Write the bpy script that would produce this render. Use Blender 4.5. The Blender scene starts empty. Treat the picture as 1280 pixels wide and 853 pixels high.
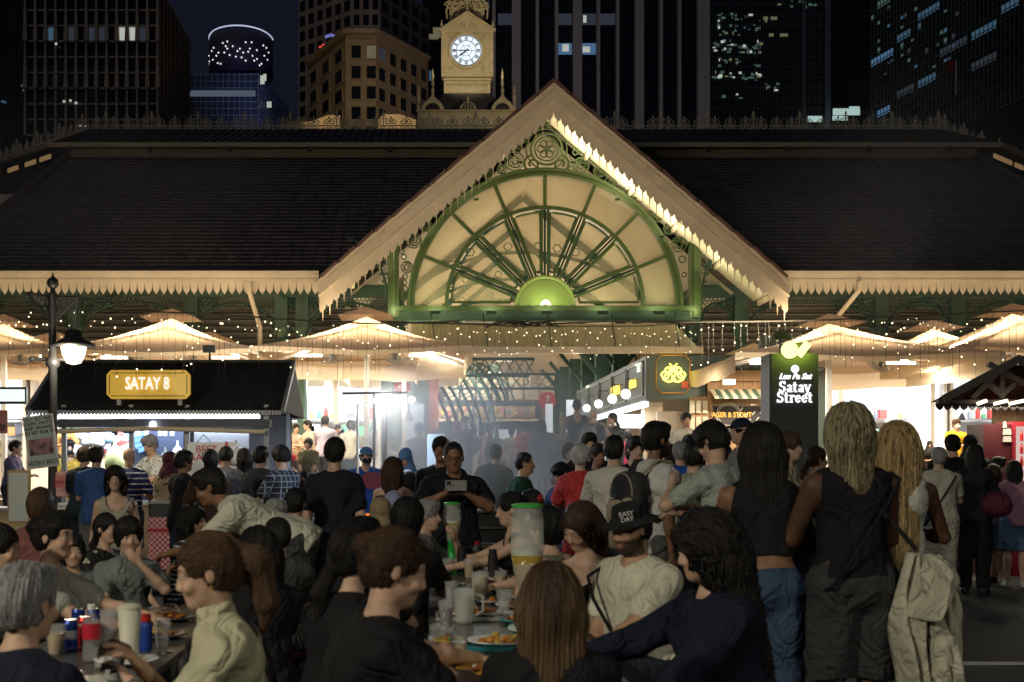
import bpy, bmesh, math, random
import numpy as np
from mathutils import Vector, Matrix, Euler
random.seed(7)
S = bpy.context.scene
COL = S.collection
PI = math.pi
R = math.radians
# -- camera
F, CX, CY, CAMZ = 1600.0, 541.0, 580.0, 1.5     # focal length in photo pixels, principal point, eye height
cam = bpy.data.cameras.new('camera')
cam.sensor_width = 36.0
cam.lens = 36.0 * F / 1280.0
cam.shift_x = (640 - CX) / 1280.0
cam.shift_y = (CY - 426.5) / 1280.0
cam.clip_start = 0.05
cam.dof.use_dof = True
cam.dof.focus_distance = 22.0
cam.dof.aperture_fstop = 5.0
cam.clip_end = 2000
co = bpy.data.objects.new('camera', cam)
COL.objects.link(co)
co.location = (0, 0, CAMZ)
co.rotation_euler = (PI / 2, 0, 0)
S.camera = co
# -- world: night sky
w = bpy.data.worlds.new('World')
S.world = w
w.use_nodes = True
nt = w.node_tree
nt.nodes.clear()
sky = nt.nodes.new('ShaderNodeTexSky')
sky.sky_type = 'NISHITA'
sky.sun_disc = False
sky.sun_elevation = R(-6.0)
sky.sun_rotation = R(150)
bg = nt.nodes.new('ShaderNodeBackground')
bg.inputs[1].default_value = 0.1
out = nt.nodes.new('ShaderNodeOutputWorld')
bg2 = nt.nodes.new('ShaderNodeBackground')      # the city's own glow in the night air
bg2.inputs[0].default_value = (0.30, 0.36, 0.75, 1)
bg2.inputs[1].default_value = 0.018
add = nt.nodes.new('ShaderNodeAddShader')
nt.links.new(sky.outputs[0], bg.inputs[0])
nt.links.new(bg.outputs[0], add.inputs[0])
nt.links.new(bg2.outputs[0], add.inputs[1])
nt.links.new(add.outputs[0], out.inputs[0])
sd = bpy.data.lights.new('fill_sun', 'SUN')  # faint warm sun added as general fill for roofs and crowd
sd.energy = 0.14
sd.angle = R(0.5)
sd.color = (1.0, 0.93, 0.86)
so = bpy.data.objects.new('fill_sun', sd)
so.rotation_euler = (R(52), 0, R(-28))
COL.objects.link(so)
S.view_settings.view_transform = 'Standard'
S.view_settings.look = 'None'
S.view_settings.exposure = 0.0
S.view_settings.gamma = 1.0
S.view_settings.use_curve_mapping = False
S.render.engine = 'CYCLES'
S.cycles.max_bounces = 5
S.cycles.diffuse_bounces = 3
S.cycles.glossy_bounces = 2
S.cycles.transmission_bounces = 4
S.cycles.transparent_max_bounces = 12
S.cycles.volume_bounces = 0
S.cycles.sample_clamp_indirect = 4.0
S.cycles.caustics_reflective = False
S.cycles.caustics_refractive = False
S.cycles.use_adaptive_sampling = True
S.cycles.adaptive_threshold = 0.03
S.cycles.use_denoising = True
try:
 S.cycles.denoiser = 'OPENIMAGEDENOISE'
except Exception:
 pass
# -- helpers
def PX(px, Y): return (px - CX) * Y / F
def PZ(py, Y): return CAMZ + (CY - py) * Y / F
def PT(px, py, Y): return Vector((PX(px, Y), Y, PZ(py, Y)))
def light(kind, name, loc, energy, color=(1, .85, .62), size=.2, rot=None, size_y=None, spot=None, blend=.5, shadow=True):
 d = bpy.data.lights.new(name, kind)
 d.energy = energy
 d.color = color
 if kind == 'AREA':
  d.size = size
  if size_y:
   d.shape = 'RECTANGLE'
   d.size_y = size_y
 elif kind in ('POINT', 'SPOT'):
  d.shadow_soft_size = size
 if kind == 'SPOT':
  d.spot_size = R(spot or 90)
  d.spot_blend = blend
 o = bpy.data.objects.new(name, d)
 o.location = loc
 if rot: o.rotation_euler = rot
 COL.objects.link(o)
 return o
MATS = {}
def mat(name, color=(.5, .5, .5), rough=.6, metal=0., emit=None, estr=0., noise=0., nscale=8., bump=0., bscale=40., alpha=1., trans=0., sub=0., coat=0., stretch=None, spec=.5, ior=1.45, nosample=False, vcol=False, sheen=0.):
 if name in MATS: return MATS[name]
 m = bpy.data.materials.new(name)
 m.use_nodes = True
 t = m.node_tree
 b = t.nodes['Principled BSDF']
 b.inputs['Base Color'].default_value = (*color, 1)
 b.inputs['Roughness'].default_value = rough
 b.inputs['Metallic'].default_value = metal
 b.inputs['Specular IOR Level'].default_value = spec
 b.inputs['IOR'].default_value = ior
 if emit:
  b.inputs['Emission Color'].default_value = (*emit, 1)
  b.inputs['Emission Strength'].default_value = estr
 if alpha < 1: b.inputs['Alpha'].default_value = alpha
 if trans: b.inputs['Transmission Weight'].default_value = trans
 if coat: b.inputs['Coat Weight'].default_value = coat
 if sheen: b.inputs['Sheen Weight'].default_value = sheen
 if sub:
  b.inputs['Subsurface Weight'].default_value = sub
  b.inputs['Subsurface Radius'].default_value = (.012, .005, .003)
  b.inputs['Subsurface Scale'].default_value = 1.0
 tc = t.nodes.new('ShaderNodeTexCoord')
 mp = t.nodes.new('ShaderNodeMapping')
 t.links.new(tc.outputs['Object'], mp.inputs[0])
 if stretch: mp.inputs['Scale'].default_value = stretch
 src = None
 if vcol:
  a = t.nodes.new('ShaderNodeAttribute')
  a.attribute_name = 'Col'
  src = a.outputs['Color']
 if noise:
  n = t.nodes.new('ShaderNodeTexNoise')
  n.inputs['Scale'].default_value = nscale
  n.inputs['Detail'].default_value = 5
  t.links.new(mp.outputs[0], n.inputs['Vector'])
  mr = t.nodes.new('ShaderNodeMapRange')
  mr.inputs[1].default_value = .3; mr.inputs[2].default_value = .7
  mr.inputs[3].default_value = 1 - noise; mr.inputs[4].default_value = 1 + noise * .6
  t.links.new(n.outputs[0], mr.inputs[0])
  mx = t.nodes.new('ShaderNodeVectorMath'); mx.operation = 'SCALE'
  if src is not None: t.links.new(src, mx.inputs[0])
  else: mx.inputs[0].default_value = color
  t.links.new(mr.outputs[0], mx.inputs['Scale'])
  src = mx.outputs[0]
 if src is not None: t.links.new(src, b.inputs['Base Color'])
 if bump:
  n = t.nodes.new('ShaderNodeTexNoise')
  n.inputs['Scale'].default_value = bscale
  n.inputs['Detail'].default_value = 4
  t.links.new(mp.outputs[0], n.inputs['Vector'])
  bp = t.nodes.new('ShaderNodeBump')
  bp.inputs['Strength'].default_value = bump
  bp.inputs['Distance'].default_value = .02
  t.links.new(n.outputs[0], bp.inputs['Height'])
  t.links.new(bp.outputs[0], b.inputs['Normal'])
 if nosample: m.cycles.emission_sampling = 'NONE'
 MATS[name] = m
 return m
def emis(name, color, s, nosample=False):
 if name in MATS: return MATS[name]
 m = bpy.data.materials.new(name); m.use_nodes = True
 t = m.node_tree; t.nodes.clear()
 e = t.nodes.new('ShaderNodeEmission'); e.inputs[0].default_value = (*color, 1); e.inputs[1].default_value = s
 o = t.nodes.new('ShaderNodeOutputMaterial'); t.links.new(e.outputs[0], o.inputs[0])
 if nosample: m.cycles.emission_sampling = 'NONE'
 MATS[name] = m
 return m
def glassm(name, color=(1, 1, 1), rough=.05, clear=.8, tint=(1, 1, 1)):
 """thin pane: mostly see-through with a gloss on top"""
 if name in MATS: return MATS[name]
 m = bpy.data.materials.new(name); m.use_nodes = True
 t = m.node_tree; t.nodes.clear()
 tr = t.nodes.new('ShaderNodeBsdfTransparent'); tr.inputs[0].default_value = (*tint, 1)
 gl = t.nodes.new('ShaderNodeBsdfPrincipled'); gl.inputs['Base Color'].default_value = (*color, 1); gl.inputs['Roughness'].default_value = rough
 mx = t.nodes.new('ShaderNodeMixShader'); mx.inputs[0].default_value = 1 - clear
 o = t.nodes.new('ShaderNodeOutputMaterial')
 t.links.new(tr.outputs[0], mx.inputs[1]); t.links.new(gl.outputs[0], mx.inputs[2]); t.links.new(mx.outputs[0], o.inputs[0])
 MATS[name] = m
 return m
def tag(o, label=None, cat=None, group=None, kind=None):
 if label: o['label'] = label
 if cat: o['category'] = cat
 if group: o['group'] = group
 if kind: o['kind'] = kind
 return o
def thing(name, label, cat, loc=(0, 0, 0), group=None, rotz=0.):
 o = bpy.data.objects.new(name, None)
 o.empty_display_size = .1
 o.location = loc
 o.rotation_euler = (0, 0, rotz)
 COL.objects.link(o)
 return tag(o, label, cat, group)
def org(o):
 """world matrix of an unscaled parent chain"""
 M = Matrix.Translation(o.location) @ o.rotation_euler.to_matrix().to_4x4()
 return org(o.parent) @ M if o.parent else M
class MB:
 def __init__(s): s.v = []; s.f = []; s.mi = []; s.cur = 0
 def add(s, vs, fs):
  n = len(s.v)
  s.v.extend([tuple(p) for p in vs])
  for f in fs:
   s.f.append(tuple(i + n for i in f)); s.mi.append(s.cur)
  return s
 def box(s, c, d, rz=0, M=None):
  hx, hy, hz = d[0] / 2, d[1] / 2, d[2] / 2
  vs = [Vector((x, y, z)) for z in (-hz, hz) for y in (-hy, hy) for x in (-hx, hx)]
  if rz:
   q = Matrix.Rotation(rz, 3, 'Z'); vs = [q @ p for p in vs]
  if M is not None: vs = [M @ p for p in vs]
  vs = [p + Vector(c) for p in vs]
  return s.add(vs, [(0, 2, 3, 1), (4, 5, 7, 6), (0, 1, 5, 4), (2, 6, 7, 3), (0, 4, 6, 2), (1, 3, 7, 5)])
 def bb(s, x0, x1, y0, y1, z0, z1):
  return s.box(((x0 + x1) / 2, (y0 + y1) / 2, (z0 + z1) / 2), (x1 - x0, y1 - y0, z1 - z0))
 def beam(s, a, b, w, h=None, up=Vector((0, 0, 1))):
  a = Vector(a); b = Vector(b); h = h or w
  d = (b - a).normalized()
  if abs(d.dot(up)) > .95: up = Vector((0, 1, 0))
  x = d.cross(up).normalized(); z = x.cross(d).normalized()
  vs = [p + x * sx * w / 2 + z * sz * h / 2 for p in (a, b) for sx, sz in ((-1, -1), (1, -1), (1, 1), (-1, 1))]
  return s.add(vs, [(3, 2, 1, 0), (4, 5, 6, 7), (0, 1, 5, 4), (1, 2, 6, 5), (2, 3, 7, 6), (3, 0, 4, 7)])
 def tube(s, path, r, n=6, caps=True, rs=None):
  path = [Vector(p) for p in path]
  vs, fs = [], []
  m = len(path)
  ref = None
  for i, p in enumerate(path):
   d = (path[min(i + 1, m - 1)] - path[max(i - 1, 0)])
   if d.length < 1e-9: d = Vector((0, 0, 1))
   d.normalize()
   if ref is None:
    ref = Vector((0, 0, 1)) if abs(d.z) < .9 else Vector((1, 0, 0))
   x = ref - d * ref.dot(d)
   if x.length < 1e-6: x = Vector((1, 0, 0)) - d * d.x
   x.normalize(); y = d.cross(x); ref = x
   rr = rs[i] if rs else r
   for k in range(n):
    a = 2 * PI * k / n
    vs.append(p + x * math.cos(a) * rr + y * math.sin(a) * rr)
  for i in range(m - 1):
   for k in range(n):
    k2 = (k + 1) % n
    fs.append((i * n + k, i * n + k2, (i + 1) * n + k2, (i + 1) * n + k))
  if caps:
   fs.append(tuple(range(n - 1, -1, -1))); fs.append(tuple((m - 1) * n + k for k in range(n)))
  return s.add(vs, fs)
 def cyl(s, a, b, r0, r1=None, n=12):
  return s.tube([a, b], r0, n, rs=[r0, r0 if r1 is None else r1])
 def lathe(s, c, prof, n=16, cap=True, M=None):
  vs, fs = [], []
  for r, z in prof:
   for k in range(n):
    a = 2 * PI * k / n
    p = Vector((r * math.cos(a), r * math.sin(a), z))
    if M is not None: p = M @ p
    vs.append(p + Vector(c))
  m = len(prof)
  for i in range(m - 1):
   for k in range(n):
    k2 = (k + 1) % n
    fs.append((i * n + k, i * n + k2, (i + 1) * n + k2, (i + 1) * n + k))
  if cap:
   if prof[0][0] > 1e-5: fs.append(tuple(range(n - 1, -1, -1)))
   if prof[-1][0] > 1e-5: fs.append(tuple((m - 1) * n + k for k in range(n)))
  return s.add(vs, fs)
 def prism(s, poly, y0, y1):
  """poly of (x,z), extruded from y0 to y1"""
  n = len(poly)
  vs = [(x, y0, z) for x, z in poly] + [(x, y1, z) for x, z in poly]
  fs = [tuple(range(n)), tuple(range(2 * n - 1, n - 1, -1))]
  for i in range(n):
   j = (i + 1) % n
   fs.append((j, i, n + i, n + j))
  return s.add(vs, fs)
 def ring(s, c, ro, ri, y0, y1, n=14, a0=0., a1=2 * PI):
  """flat ring in the x-z plane, or an arc of it"""
  full = abs(a1 - a0 - 2 * PI) < 1e-6
  k = n if full else n + 1
  vs = []
  for i in range(k):
   a = a0 + (a1 - a0) * i / n
   ca, sa = math.cos(a), math.sin(a)
   for r, y in ((ro, y0), (ri, y0), (ri, y1), (ro, y1)):
    vs.append((c[0] + r * ca, y, c[1] + r * sa))
  fs = []
  for i in range(n):
   j = (i + 1) % k
   for q in range(4):
    q2 = (q + 1) % 4
    fs.append((i * 4 + q, j * 4 + q, j * 4 + q2, i * 4 + q2))
  if not full:
   fs.append((0, 1, 2, 3)); fs.append(((k - 1) * 4 + 3, (k - 1) * 4 + 2, (k - 1) * 4 + 1, (k - 1) * 4))
  return s.add(vs, fs)
 def ball(s, c, r, n=8, m=5, sc=(1, 1, 1)):
  c = Vector(c)
  prof = [(0.0001 if i in (0, m) else r * math.sin(PI * i / m), -r * math.cos(PI * i / m)) for i in range(m + 1)]
  vs, fs = [], []
  for q, z in prof:
   for k in range(n):
    a = 2 * PI * k / n
    vs.append((c.x + q * math.cos(a) * sc[0], c.y + q * math.sin(a) * sc[1], c.z + z * sc[2]))
  for i in range(m):
   for k in range(n):
    k2 = (k + 1) % n
    fs.append((i * n + k, i * n + k2, (i + 1) * n + k2, (i + 1) * n + k))
  return s.add(vs, fs)
 def sheet(s, grid):
  """grid[i][j] of points -> quads"""
  a, b = len(grid), len(grid[0])
  vs = [p for row in grid for p in row]
  return s.add(vs, [(i * b + j, i * b + j + 1, (i + 1) * b + j + 1, (i + 1) * b + j) for i in range(a - 1) for j in range(b - 1)])
 def mesh(s, name, m=None, smooth=False, T=None):
  me = bpy.data.meshes.new(name)
  vs = s.v
  if T is not None: vs = [T @ Vector(p) for p in vs]
  me.from_pydata([tuple(p) for p in vs], [], s.f)
  if m is not None:
   for q in (m if isinstance(m, (list, tuple)) else [m]): me.materials.append(q)
   if isinstance(m, (list, tuple)) and len(m) > 1:
    me.polygons.foreach_set('material_index', s.mi)
  if smooth:
   me.polygons.foreach_set('use_smooth', [True] * len(me.polygons))
  me.update()
  return me
 def build(s, name, m, parent=None, smooth=False, kind=None, label=None, world=True, **kw):
  T = None
  if parent is not None and world:
   T = org(parent).inverted()
  o = bpy.data.objects.new(name, s.mesh(name, m, smooth, T))
  COL.objects.link(o)
  if parent is not None: o.parent = parent
  if kind: o['kind'] = kind
  if label: o['label'] = label
  return o
def put(name, me, parent, loc=(0, 0, 0), rot=(0, 0, 0), scale=None):
 o = bpy.data.objects.new(name, me)
 COL.objects.link(o)
 o.parent = parent
 o.location = loc
 o.rotation_euler = rot
 if scale: o.scale = scale
 return o
def kids(o): return [c for c in COL.objects if c.parent == o] if False else list(o.children)
def dup(o, parent=None, loc=None, rotz=None, label=None):
 c = o.copy(); COL.objects.link(c)
 c.parent = parent
 if loc is not None: c.location = loc
 if rotz is not None: c.rotation_euler = (0, 0, rotz)
 if label: c['label'] = label
 for k in list(o.children): dup(k, c)
 return c
def text(name, body, size, loc, m, parent=None, ext=.01, rot=(PI / 2, 0, 0), offset=0., spacing=1., sx=1., shear=0., align='CENTER'):
 cu = bpy.data.curves.new(name, 'FONT')
 cu.body = body; cu.size = size; cu.extrude = ext; cu.align_x = align; cu.align_y = 'CENTER'
 cu.offset = offset; cu.space_character = spacing; cu.shear = shear; cu.resolution_u = 3
 o = bpy.data.objects.new(name, cu)
 COL.objects.link(o)
 bpy.context.view_layer.update()
 me = bpy.data.meshes.new_from_object(o)
 bpy.data.objects.remove(o); bpy.data.curves.remove(cu)
 T = Matrix.LocRotScale(Vector(loc), Euler(rot), Vector((sx, 1, 1)))
 if parent is not None: T = org(parent).inverted() @ T
 me.transform(T)
 me.materials.clear(); me.materials.append(m)
 o = bpy.data.objects.new(name, me); COL.objects.link(o)
 if parent is not None: o.parent = parent
 return o
# -- shared materials
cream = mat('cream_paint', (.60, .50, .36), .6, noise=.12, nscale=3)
cream2 = mat('cream_board', (.62, .50, .34), .7, noise=.10, nscale=2)
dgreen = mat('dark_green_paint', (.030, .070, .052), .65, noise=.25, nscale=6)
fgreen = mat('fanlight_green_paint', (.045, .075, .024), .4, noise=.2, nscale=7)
black = mat('black_iron', (.02, .02, .022), .4)
white = mat('white_paint', (.78, .78, .76), .5, noise=.05)
steel = mat('steel', (.5, .5, .52), .3, 1.0)
greym = mat('grey_metal', (.25, .26, .27), .45, .3)
brass = mat('brass', (.6, .42, .12), .3, 1.)
wood = mat('wood', (.28, .16, .08), .55, noise=.35, nscale=3, stretch=(1, 1, 12))
# == the ground
g = MB(); g.add([(-400, -40, 0), (400, -40, 0), (400, 700, 0), (-400, 700, 0)], [(0, 1, 2, 3)])
asphalt = mat('asphalt', (.045, .045, .047), .75, noise=.35, nscale=1.3, bump=.5, bscale=160)
o = g.build('ground', asphalt); tag(o, 'dark asphalt street surface closed for the night food stalls', kind='structure')
g = MB(); g.bb(PX(1178, 9.6), 9.5, 9.55, 9.68, .0, .004)
o = g.build('road_marking', mat('road_white', (.55, .55, .52), .7, noise=.3, nscale=20)); tag(o, 'thin white painted line across the asphalt', kind='structure')
# == market hall
YG, YF, YE = 28.0, 30.4, 29.5
XC = 2.64
hall = thing('market_hall', 'Victorian cast iron market hall with dark tiled roof and glowing green fanlight gable', 'market hall', (XC, YF, 0))
hallm = Vector((XC, 0, 0))
FLZ = .8
g = MB(); g.bb(-40, 45, 24.9, 90, .0, FLZ)
tilem = mat('floor_tile', (.36, .27, .18), .35, noise=.3, nscale=1.5)
g.build('hall_floor', tilem, hall)
for i in range(4):
 g = MB(); g.bb(-14, 16, 24.9 - .32 * (i + 1), 24.9 - .32 * i, 0, FLZ - .16 * (i + 1))
 g.build('step', mat('step_stone', (.22, .22, .22), .6, noise=.2), hall)
 g = MB(); g.bb(-14, 16, 24.9 - .32 * (i + 1) - .004, 24.9 - .32 * (i + 1) + .05, FLZ - .16 * (i + 1) - .03, FLZ - .16 * (i + 1) + .006)
 g.build('step_nosing', mat('nosing', (.5, .45, .32), .5), hall)
# -- main lower roof, octagon front face and the two receding faces
tile = mat('roof_tile', (.050, .044, .048), .7, noise=.45, nscale=1.1, bump=.6, bscale=30, stretch=(3, 1, 1))
ZE = PZ(343, YE)
SL = .577
W0, W1 = 14.3, 13.3
def roof_face(dst, a0, a1, b0, b1, rows, lip=.035):
 """courses between the eave line a0-a1 and the top line b0-b1, each course a wedge that overhangs the one below"""
 a0, a1, b0, b1 = map(Vector, (a0, a1, b0, b1))
 nrm = (a1 - a0).cross(b0 - a0).normalized()
 if nrm.z < 0: nrm = -nrm
 for i in range(rows):
  t0, t1 = i / rows, (i + 1.06) / rows
  p0, p1 = a0.lerp(b0, t0), a1.lerp(b1, t0)
  q0, q1 = a0.lerp(b0, t1), a1.lerp(b1, t1)
  dst.add([p0 + nrm * lip, p1 + nrm * lip, q1, q0, p0 - nrm * .02, p1 - nrm * .02], [(0, 1, 2, 3), (4, 5, 1, 0)])
YT = YE + 7.9; ZT = ZE + SL * 7.9
g = MB()
apz = PZ(105, YG); bz = PZ(351, YG); HB = 5.12; slope = (apz - bz) / HB
def valley(y):          # half width of the gable roof where it meets the main slope at depth y
 return max(0., (apz - (ZE + SL * (y - YE))) / slope - .05)
NR = 34
for i in range(NR):
 t0, t1 = i / NR, (i + 1.06) / NR
 y0, y1 = YE + 7.9 * t0, YE + 7.9 * t1; z0, z1_ = ZE + SL * 7.9 * t0, ZE + SL * 7.9 * t1
 w0, w1 = W0 + (W1 - W0) * t0, W0 + (W1 - W0) * t1
 for s in (-1, 1):
  v0, v1 = valley(y0), valley(y1)
  P = [(XC + s * v0, y0, z0 + .035), (XC + s * w0, y0, z0 + .035), (XC + s * w1, y1, z1_), (XC + s * v1, y1, z1_), (XC + s * v0, y0, z0 - .02), (XC + s * w0, y0, z0 - .02)]
  g.add(P, [(0, 1, 2, 3), (4, 5, 1, 0)])
for s in (-1, 1):
 L = 26 * .7071
 roof_face(g, (XC + s * W0, YE, ZE), (XC + s * (W0 + L), YE + L, ZE), (XC + s * W1, YT, ZT), (XC + s * (W1 + L), YT + L, ZT), 34)
g.build('lower_roof', tile, hall)
g = MB()
x = XC - W0 + .15
while x < XC + W0:
 ys = YE
 if abs(x - XC) < HB: ys = YE + max(0, (apz - slope * abs(x - XC) - ZE)) / SL
 a = Vector((x, ys, ZE + SL * (ys - YE) + .03)); b = Vector((x, YT, ZT + .02))
 if abs(x - XC) < W1 and ys < YT - .2: g.beam(a, b, .022, .03)
 x += .3
g.build('tile_rib', tile, hall, kind='stuff')
for s in (-1, 1):
 g = MB(); g.tube([(XC + s * W0, YE, ZE + .1), (XC + s * W1, YT, ZT + .1)], .10, 8); g.build('hip_cap', mat('hip_tile', (.05, .04, .04), .6), hall)
YU0, ZU0 = YT - .45, ZT + .30
YR, ZR = 41.5, PZ(163, 41.5)
WU = 13.75; WR = 13.75
g = MB()
g.sheet([[(XC - WU, YU0, ZU0), (XC + WU, YU0, ZU0)], [(XC - WR, YR, ZR), (XC + WR, YR, ZR)]])
for s in (-1, 1):
 L = 26 * .7071
 g.sheet([[(XC + s * WU, YU0, ZU0), (XC + s * (WU + L), YU0 + L, ZU0)], [(XC + s * WR, YR, ZR), (XC + s * (WR + L), YR + L, ZR)]])
g.sheet([[(XC - WR, YR, ZR), (XC + WR, YR, ZR)], [(XC - WR + 4, YR + 6, ZR - 2), (XC + WR - 4, YR + 6, ZR - 2)]])
g.build('upper_roof', tile, hall)
g = MB()
x = XC - WU + .1
while x < XC + WU:
 g.beam((x, YU0, ZU0 + .02), (x, YR, ZR + .02), .06, .06)
 x += .24
g.build('roof_rib', tile, hall, kind='stuff')
g = MB()
g.bb(XC - WU, XC + WU, YU0 - .10, YU0, ZU0 - .10, ZU0 + .03)
for s in (-1, 1):
 L = 24 * .7071
 g.beam((XC + s * WU, YU0 - .05, ZU0 - .03), (XC + s * (WU + L), YU0 + L - .05, ZU0 - .03), .10, .13)
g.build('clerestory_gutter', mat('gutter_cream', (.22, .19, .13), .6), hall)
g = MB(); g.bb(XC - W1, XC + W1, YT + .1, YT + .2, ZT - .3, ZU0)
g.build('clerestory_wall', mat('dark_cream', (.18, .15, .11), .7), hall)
clem = emis('clerestory_glow', (1, .62, .28), .18)
for s, offs in ((-1, (.4, 1.3, 2.4, 3.6, 4.6)), (1, (.3, 1.0, 1.9, 2.9))):
 for t in offs:
  g = MB(); a = Vector((XC + s * (WU - .2 + t * .7071), YU0 + .25 + t * .7071, ZU0 - .22)); b = a + Vector((s * .45, .45, 0))
  g.beam(a, b, .04, .13)
  g.build('clerestory_window', clem, hall)
g = MB()
for i in range(12):
 x = XC - WU + .6 + i * 2.3
 g.bb(x, x + .12, YU0 - .16, YU0 - .02, ZU0 - .22, ZU0 - .10)
g.build('gutter_bracket', black, hall, kind='stuff')
# -- ridge cresting: scroll panels
crest = mat('cresting_paint', (.60, .54, .40), .6)
def scroll(mb, c, r, y, w=.02, turns=1.25, a0=0., s=1, n=14):
 pts = []
 for i in range(n + 1):
  t = i / n
  a = a0 + s * t * turns * 2 * PI
  rr = r * (1 - .72 * t)
  pts.append((c[0] + rr * math.cos(a), y, c[1] + rr * math.sin(a)))
 mb.tube(pts, w, 4)
g = MB()
g.bb(-.26, .26, -.015, .015, 0, .035); g.bb(-.26, .26, -.015, .015, .12, .145)
for s in (-1, 1):
 scroll(g, (s * .12, .25), .10, 0, .016, 1.1, PI / 2 + (0 if s < 0 else 0), s)
 g.ring((s * .07, .08), .04, .022, -.01, .01, 6); g.ring((s * .18, .08), .04, .022, -.01, .01, 6)
g.bb(-.014, .014, -.014, .014, 0, .36)
g.prism([(0, .45), (-.035, .38), (0, .33), (.035, .38)], -.014, .014)
m_small = g.mesh('scroll_panel', crest)
g = MB()
g.bb(-.018, .018, -.018, .018, 0, .50)
g.bb(-.07, .07, -.012, .012, .44, .47); g.prism([(0, .62), (-.04, .53), (0, .48), (.04, .53)], -.014, .014)
for s in (-1, 1): scroll(g, (s * .06, .36), .05, 0, .014, .8, -PI / 2, s, 8)
m_post = g.mesh('finial', crest)
n = int(2 * WR / .5)
for i in range(n):
 x = XC - WR + .25 + i * (2 * WR / n)
 put('scroll_panel', m_small, hall, (x - XC, YR - YF, ZR + .02))
 if i % 3 == 0: put('finial', m_post, hall, (x + .25 - XC, YR - YF, ZR + .02))
for s in (-1, 1):
 for i in range(34):
  t = .25 + i * .5
  put('scroll_panel', m_small, hall, (s * (WR + t * .7071), YR - YF + t * .7071, ZR + .02), (0, 0, s * PI / 4))
  if i % 3 == 0: put('finial', m_post, hall, (s * (WR + (t + .25) * .7071), YR - YF + (t + .25) * .7071, ZR + .02))
g = MB()
g.bb(XC - WR, XC + WR, YR - .08, YR + .08, ZR - .1, ZR + .02)
for s in (-1, 1): g.beam((XC + s * WR, YR, ZR - .04), (XC + s * (WR + 18), YR + 18, ZR - .04), .16, .12)
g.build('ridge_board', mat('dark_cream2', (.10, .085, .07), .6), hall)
# -- eave fascia and scalloped valance, left and right of the gable
HB = 5.12
zb = PZ(352, YG)
def valance(mb, p0, p1, drop, pitch, y0, y1, spike=False):
 """hanging board along p0-p1 (x,z) with a pointed lower edge"""
 p0 = Vector(p0); p1 = Vector(p1); L = (p1 - p0).length; n = max(1, round(L / pitch)); d = (p1 - p0) / n
 for i in range(n):
  a = p0 + d * i; b = a + d; m = (a + b) / 2
  if spike:
   q = d * .06
   poly = [(a.x, a.y), (b.x, b.y), (b.x, b.y - drop * .45), (m.x + d.x * .30, m.y + d.y * .30 - drop * .62), (m.x + d.x * .1, m.y + d.y * .1 - drop * .60), (m.x, m.y - drop), (m.x - d.x * .1, m.y - d.y * .1 - drop * .60), (m.x - d.x * .30, m.y - d.y * .30 - drop * .62), (a.x, a.y - drop * .45)]
  else:
   poly = [(a.x, a.y), (b.x, b.y), (b.x - d.x * .06, b.y - drop * .5), (b.x - d.x * .16, b.y - drop * .72), (m.x + d.x * .12, m.y - drop * .88), (m.x, m.y - drop), (m.x - d.x * .12, m.y - drop * .88), (a.x + d.x * .16, a.y - drop * .72), (a.x + d.x * .06, a.y - drop * .5)]
  mb.prism(poly, y0, y1)
z1 = PZ(352, YE)
for s in (-1, 1):
 xa, xb = (XC - 16.5, XC - HB - .12) if s < 0 else (XC + HB + .12, XC + 16.5)
 g = MB()
 g.bb(xa, xb, YE - .28, YE - .05, z1 + .02, ZE + .02)
 g.bb(xa, xb, YE - .33, YE - .05, ZE - .045, ZE + .03)
 g.bb(xa, xb, YE - .30, YE - .05, z1 - .03, z1 + .018)
 g.build('fascia', cream, hall)
 g = MB()
 valance(g, (xa, z1 - .032), (xb, z1 - .032), .30, .172, YE - .24, YE - .21)
 g.build('valance', cream, hall, kind='stuff')
# -- front gable
apz = PZ(105, YG); bz = PZ(351, YG)
slope = (apz - bz) / HB
ang = math.atan(slope)
def gline(x, off=0.):      # roof top surface height over x
 return apz - abs(x - XC) * slope + off
g = MB()
for s in (-1, 1):
 Lb = (apz - ZE) / SL
 e = XC + s * HB
 roof_face(g, (e, YG - .05, bz), (e, YE + .4, bz + .1), (XC, YG - .05, apz), (XC, YE + Lb + .4, apz), 22, .03)
 roof_face(g, (e, YE + .4, bz + .1), (e, YE + .5, bz + .1), (XC, YE + Lb + .4, apz), (XC, YE + Lb + .5, apz), 4, .03)
g.build('gable_roof', tile, hall)
redt = mat('ridge_tile', (.10, .05, .04), .6)
g = MB()
for s in (-1, 1):
 n = 13
 for i in range(n):
  a = Vector((XC + s * HB * i / n, YG - .02, apz - slope * HB * i / n + .06)); b = Vector((XC + s * HB * (i + .9) / n, YG - .02, apz - slope * HB * (i + .9) / n + .03))
  g.beam(a, b, .30, .06)
g.build('verge_tile', redt, hall, kind='stuff')
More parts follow.
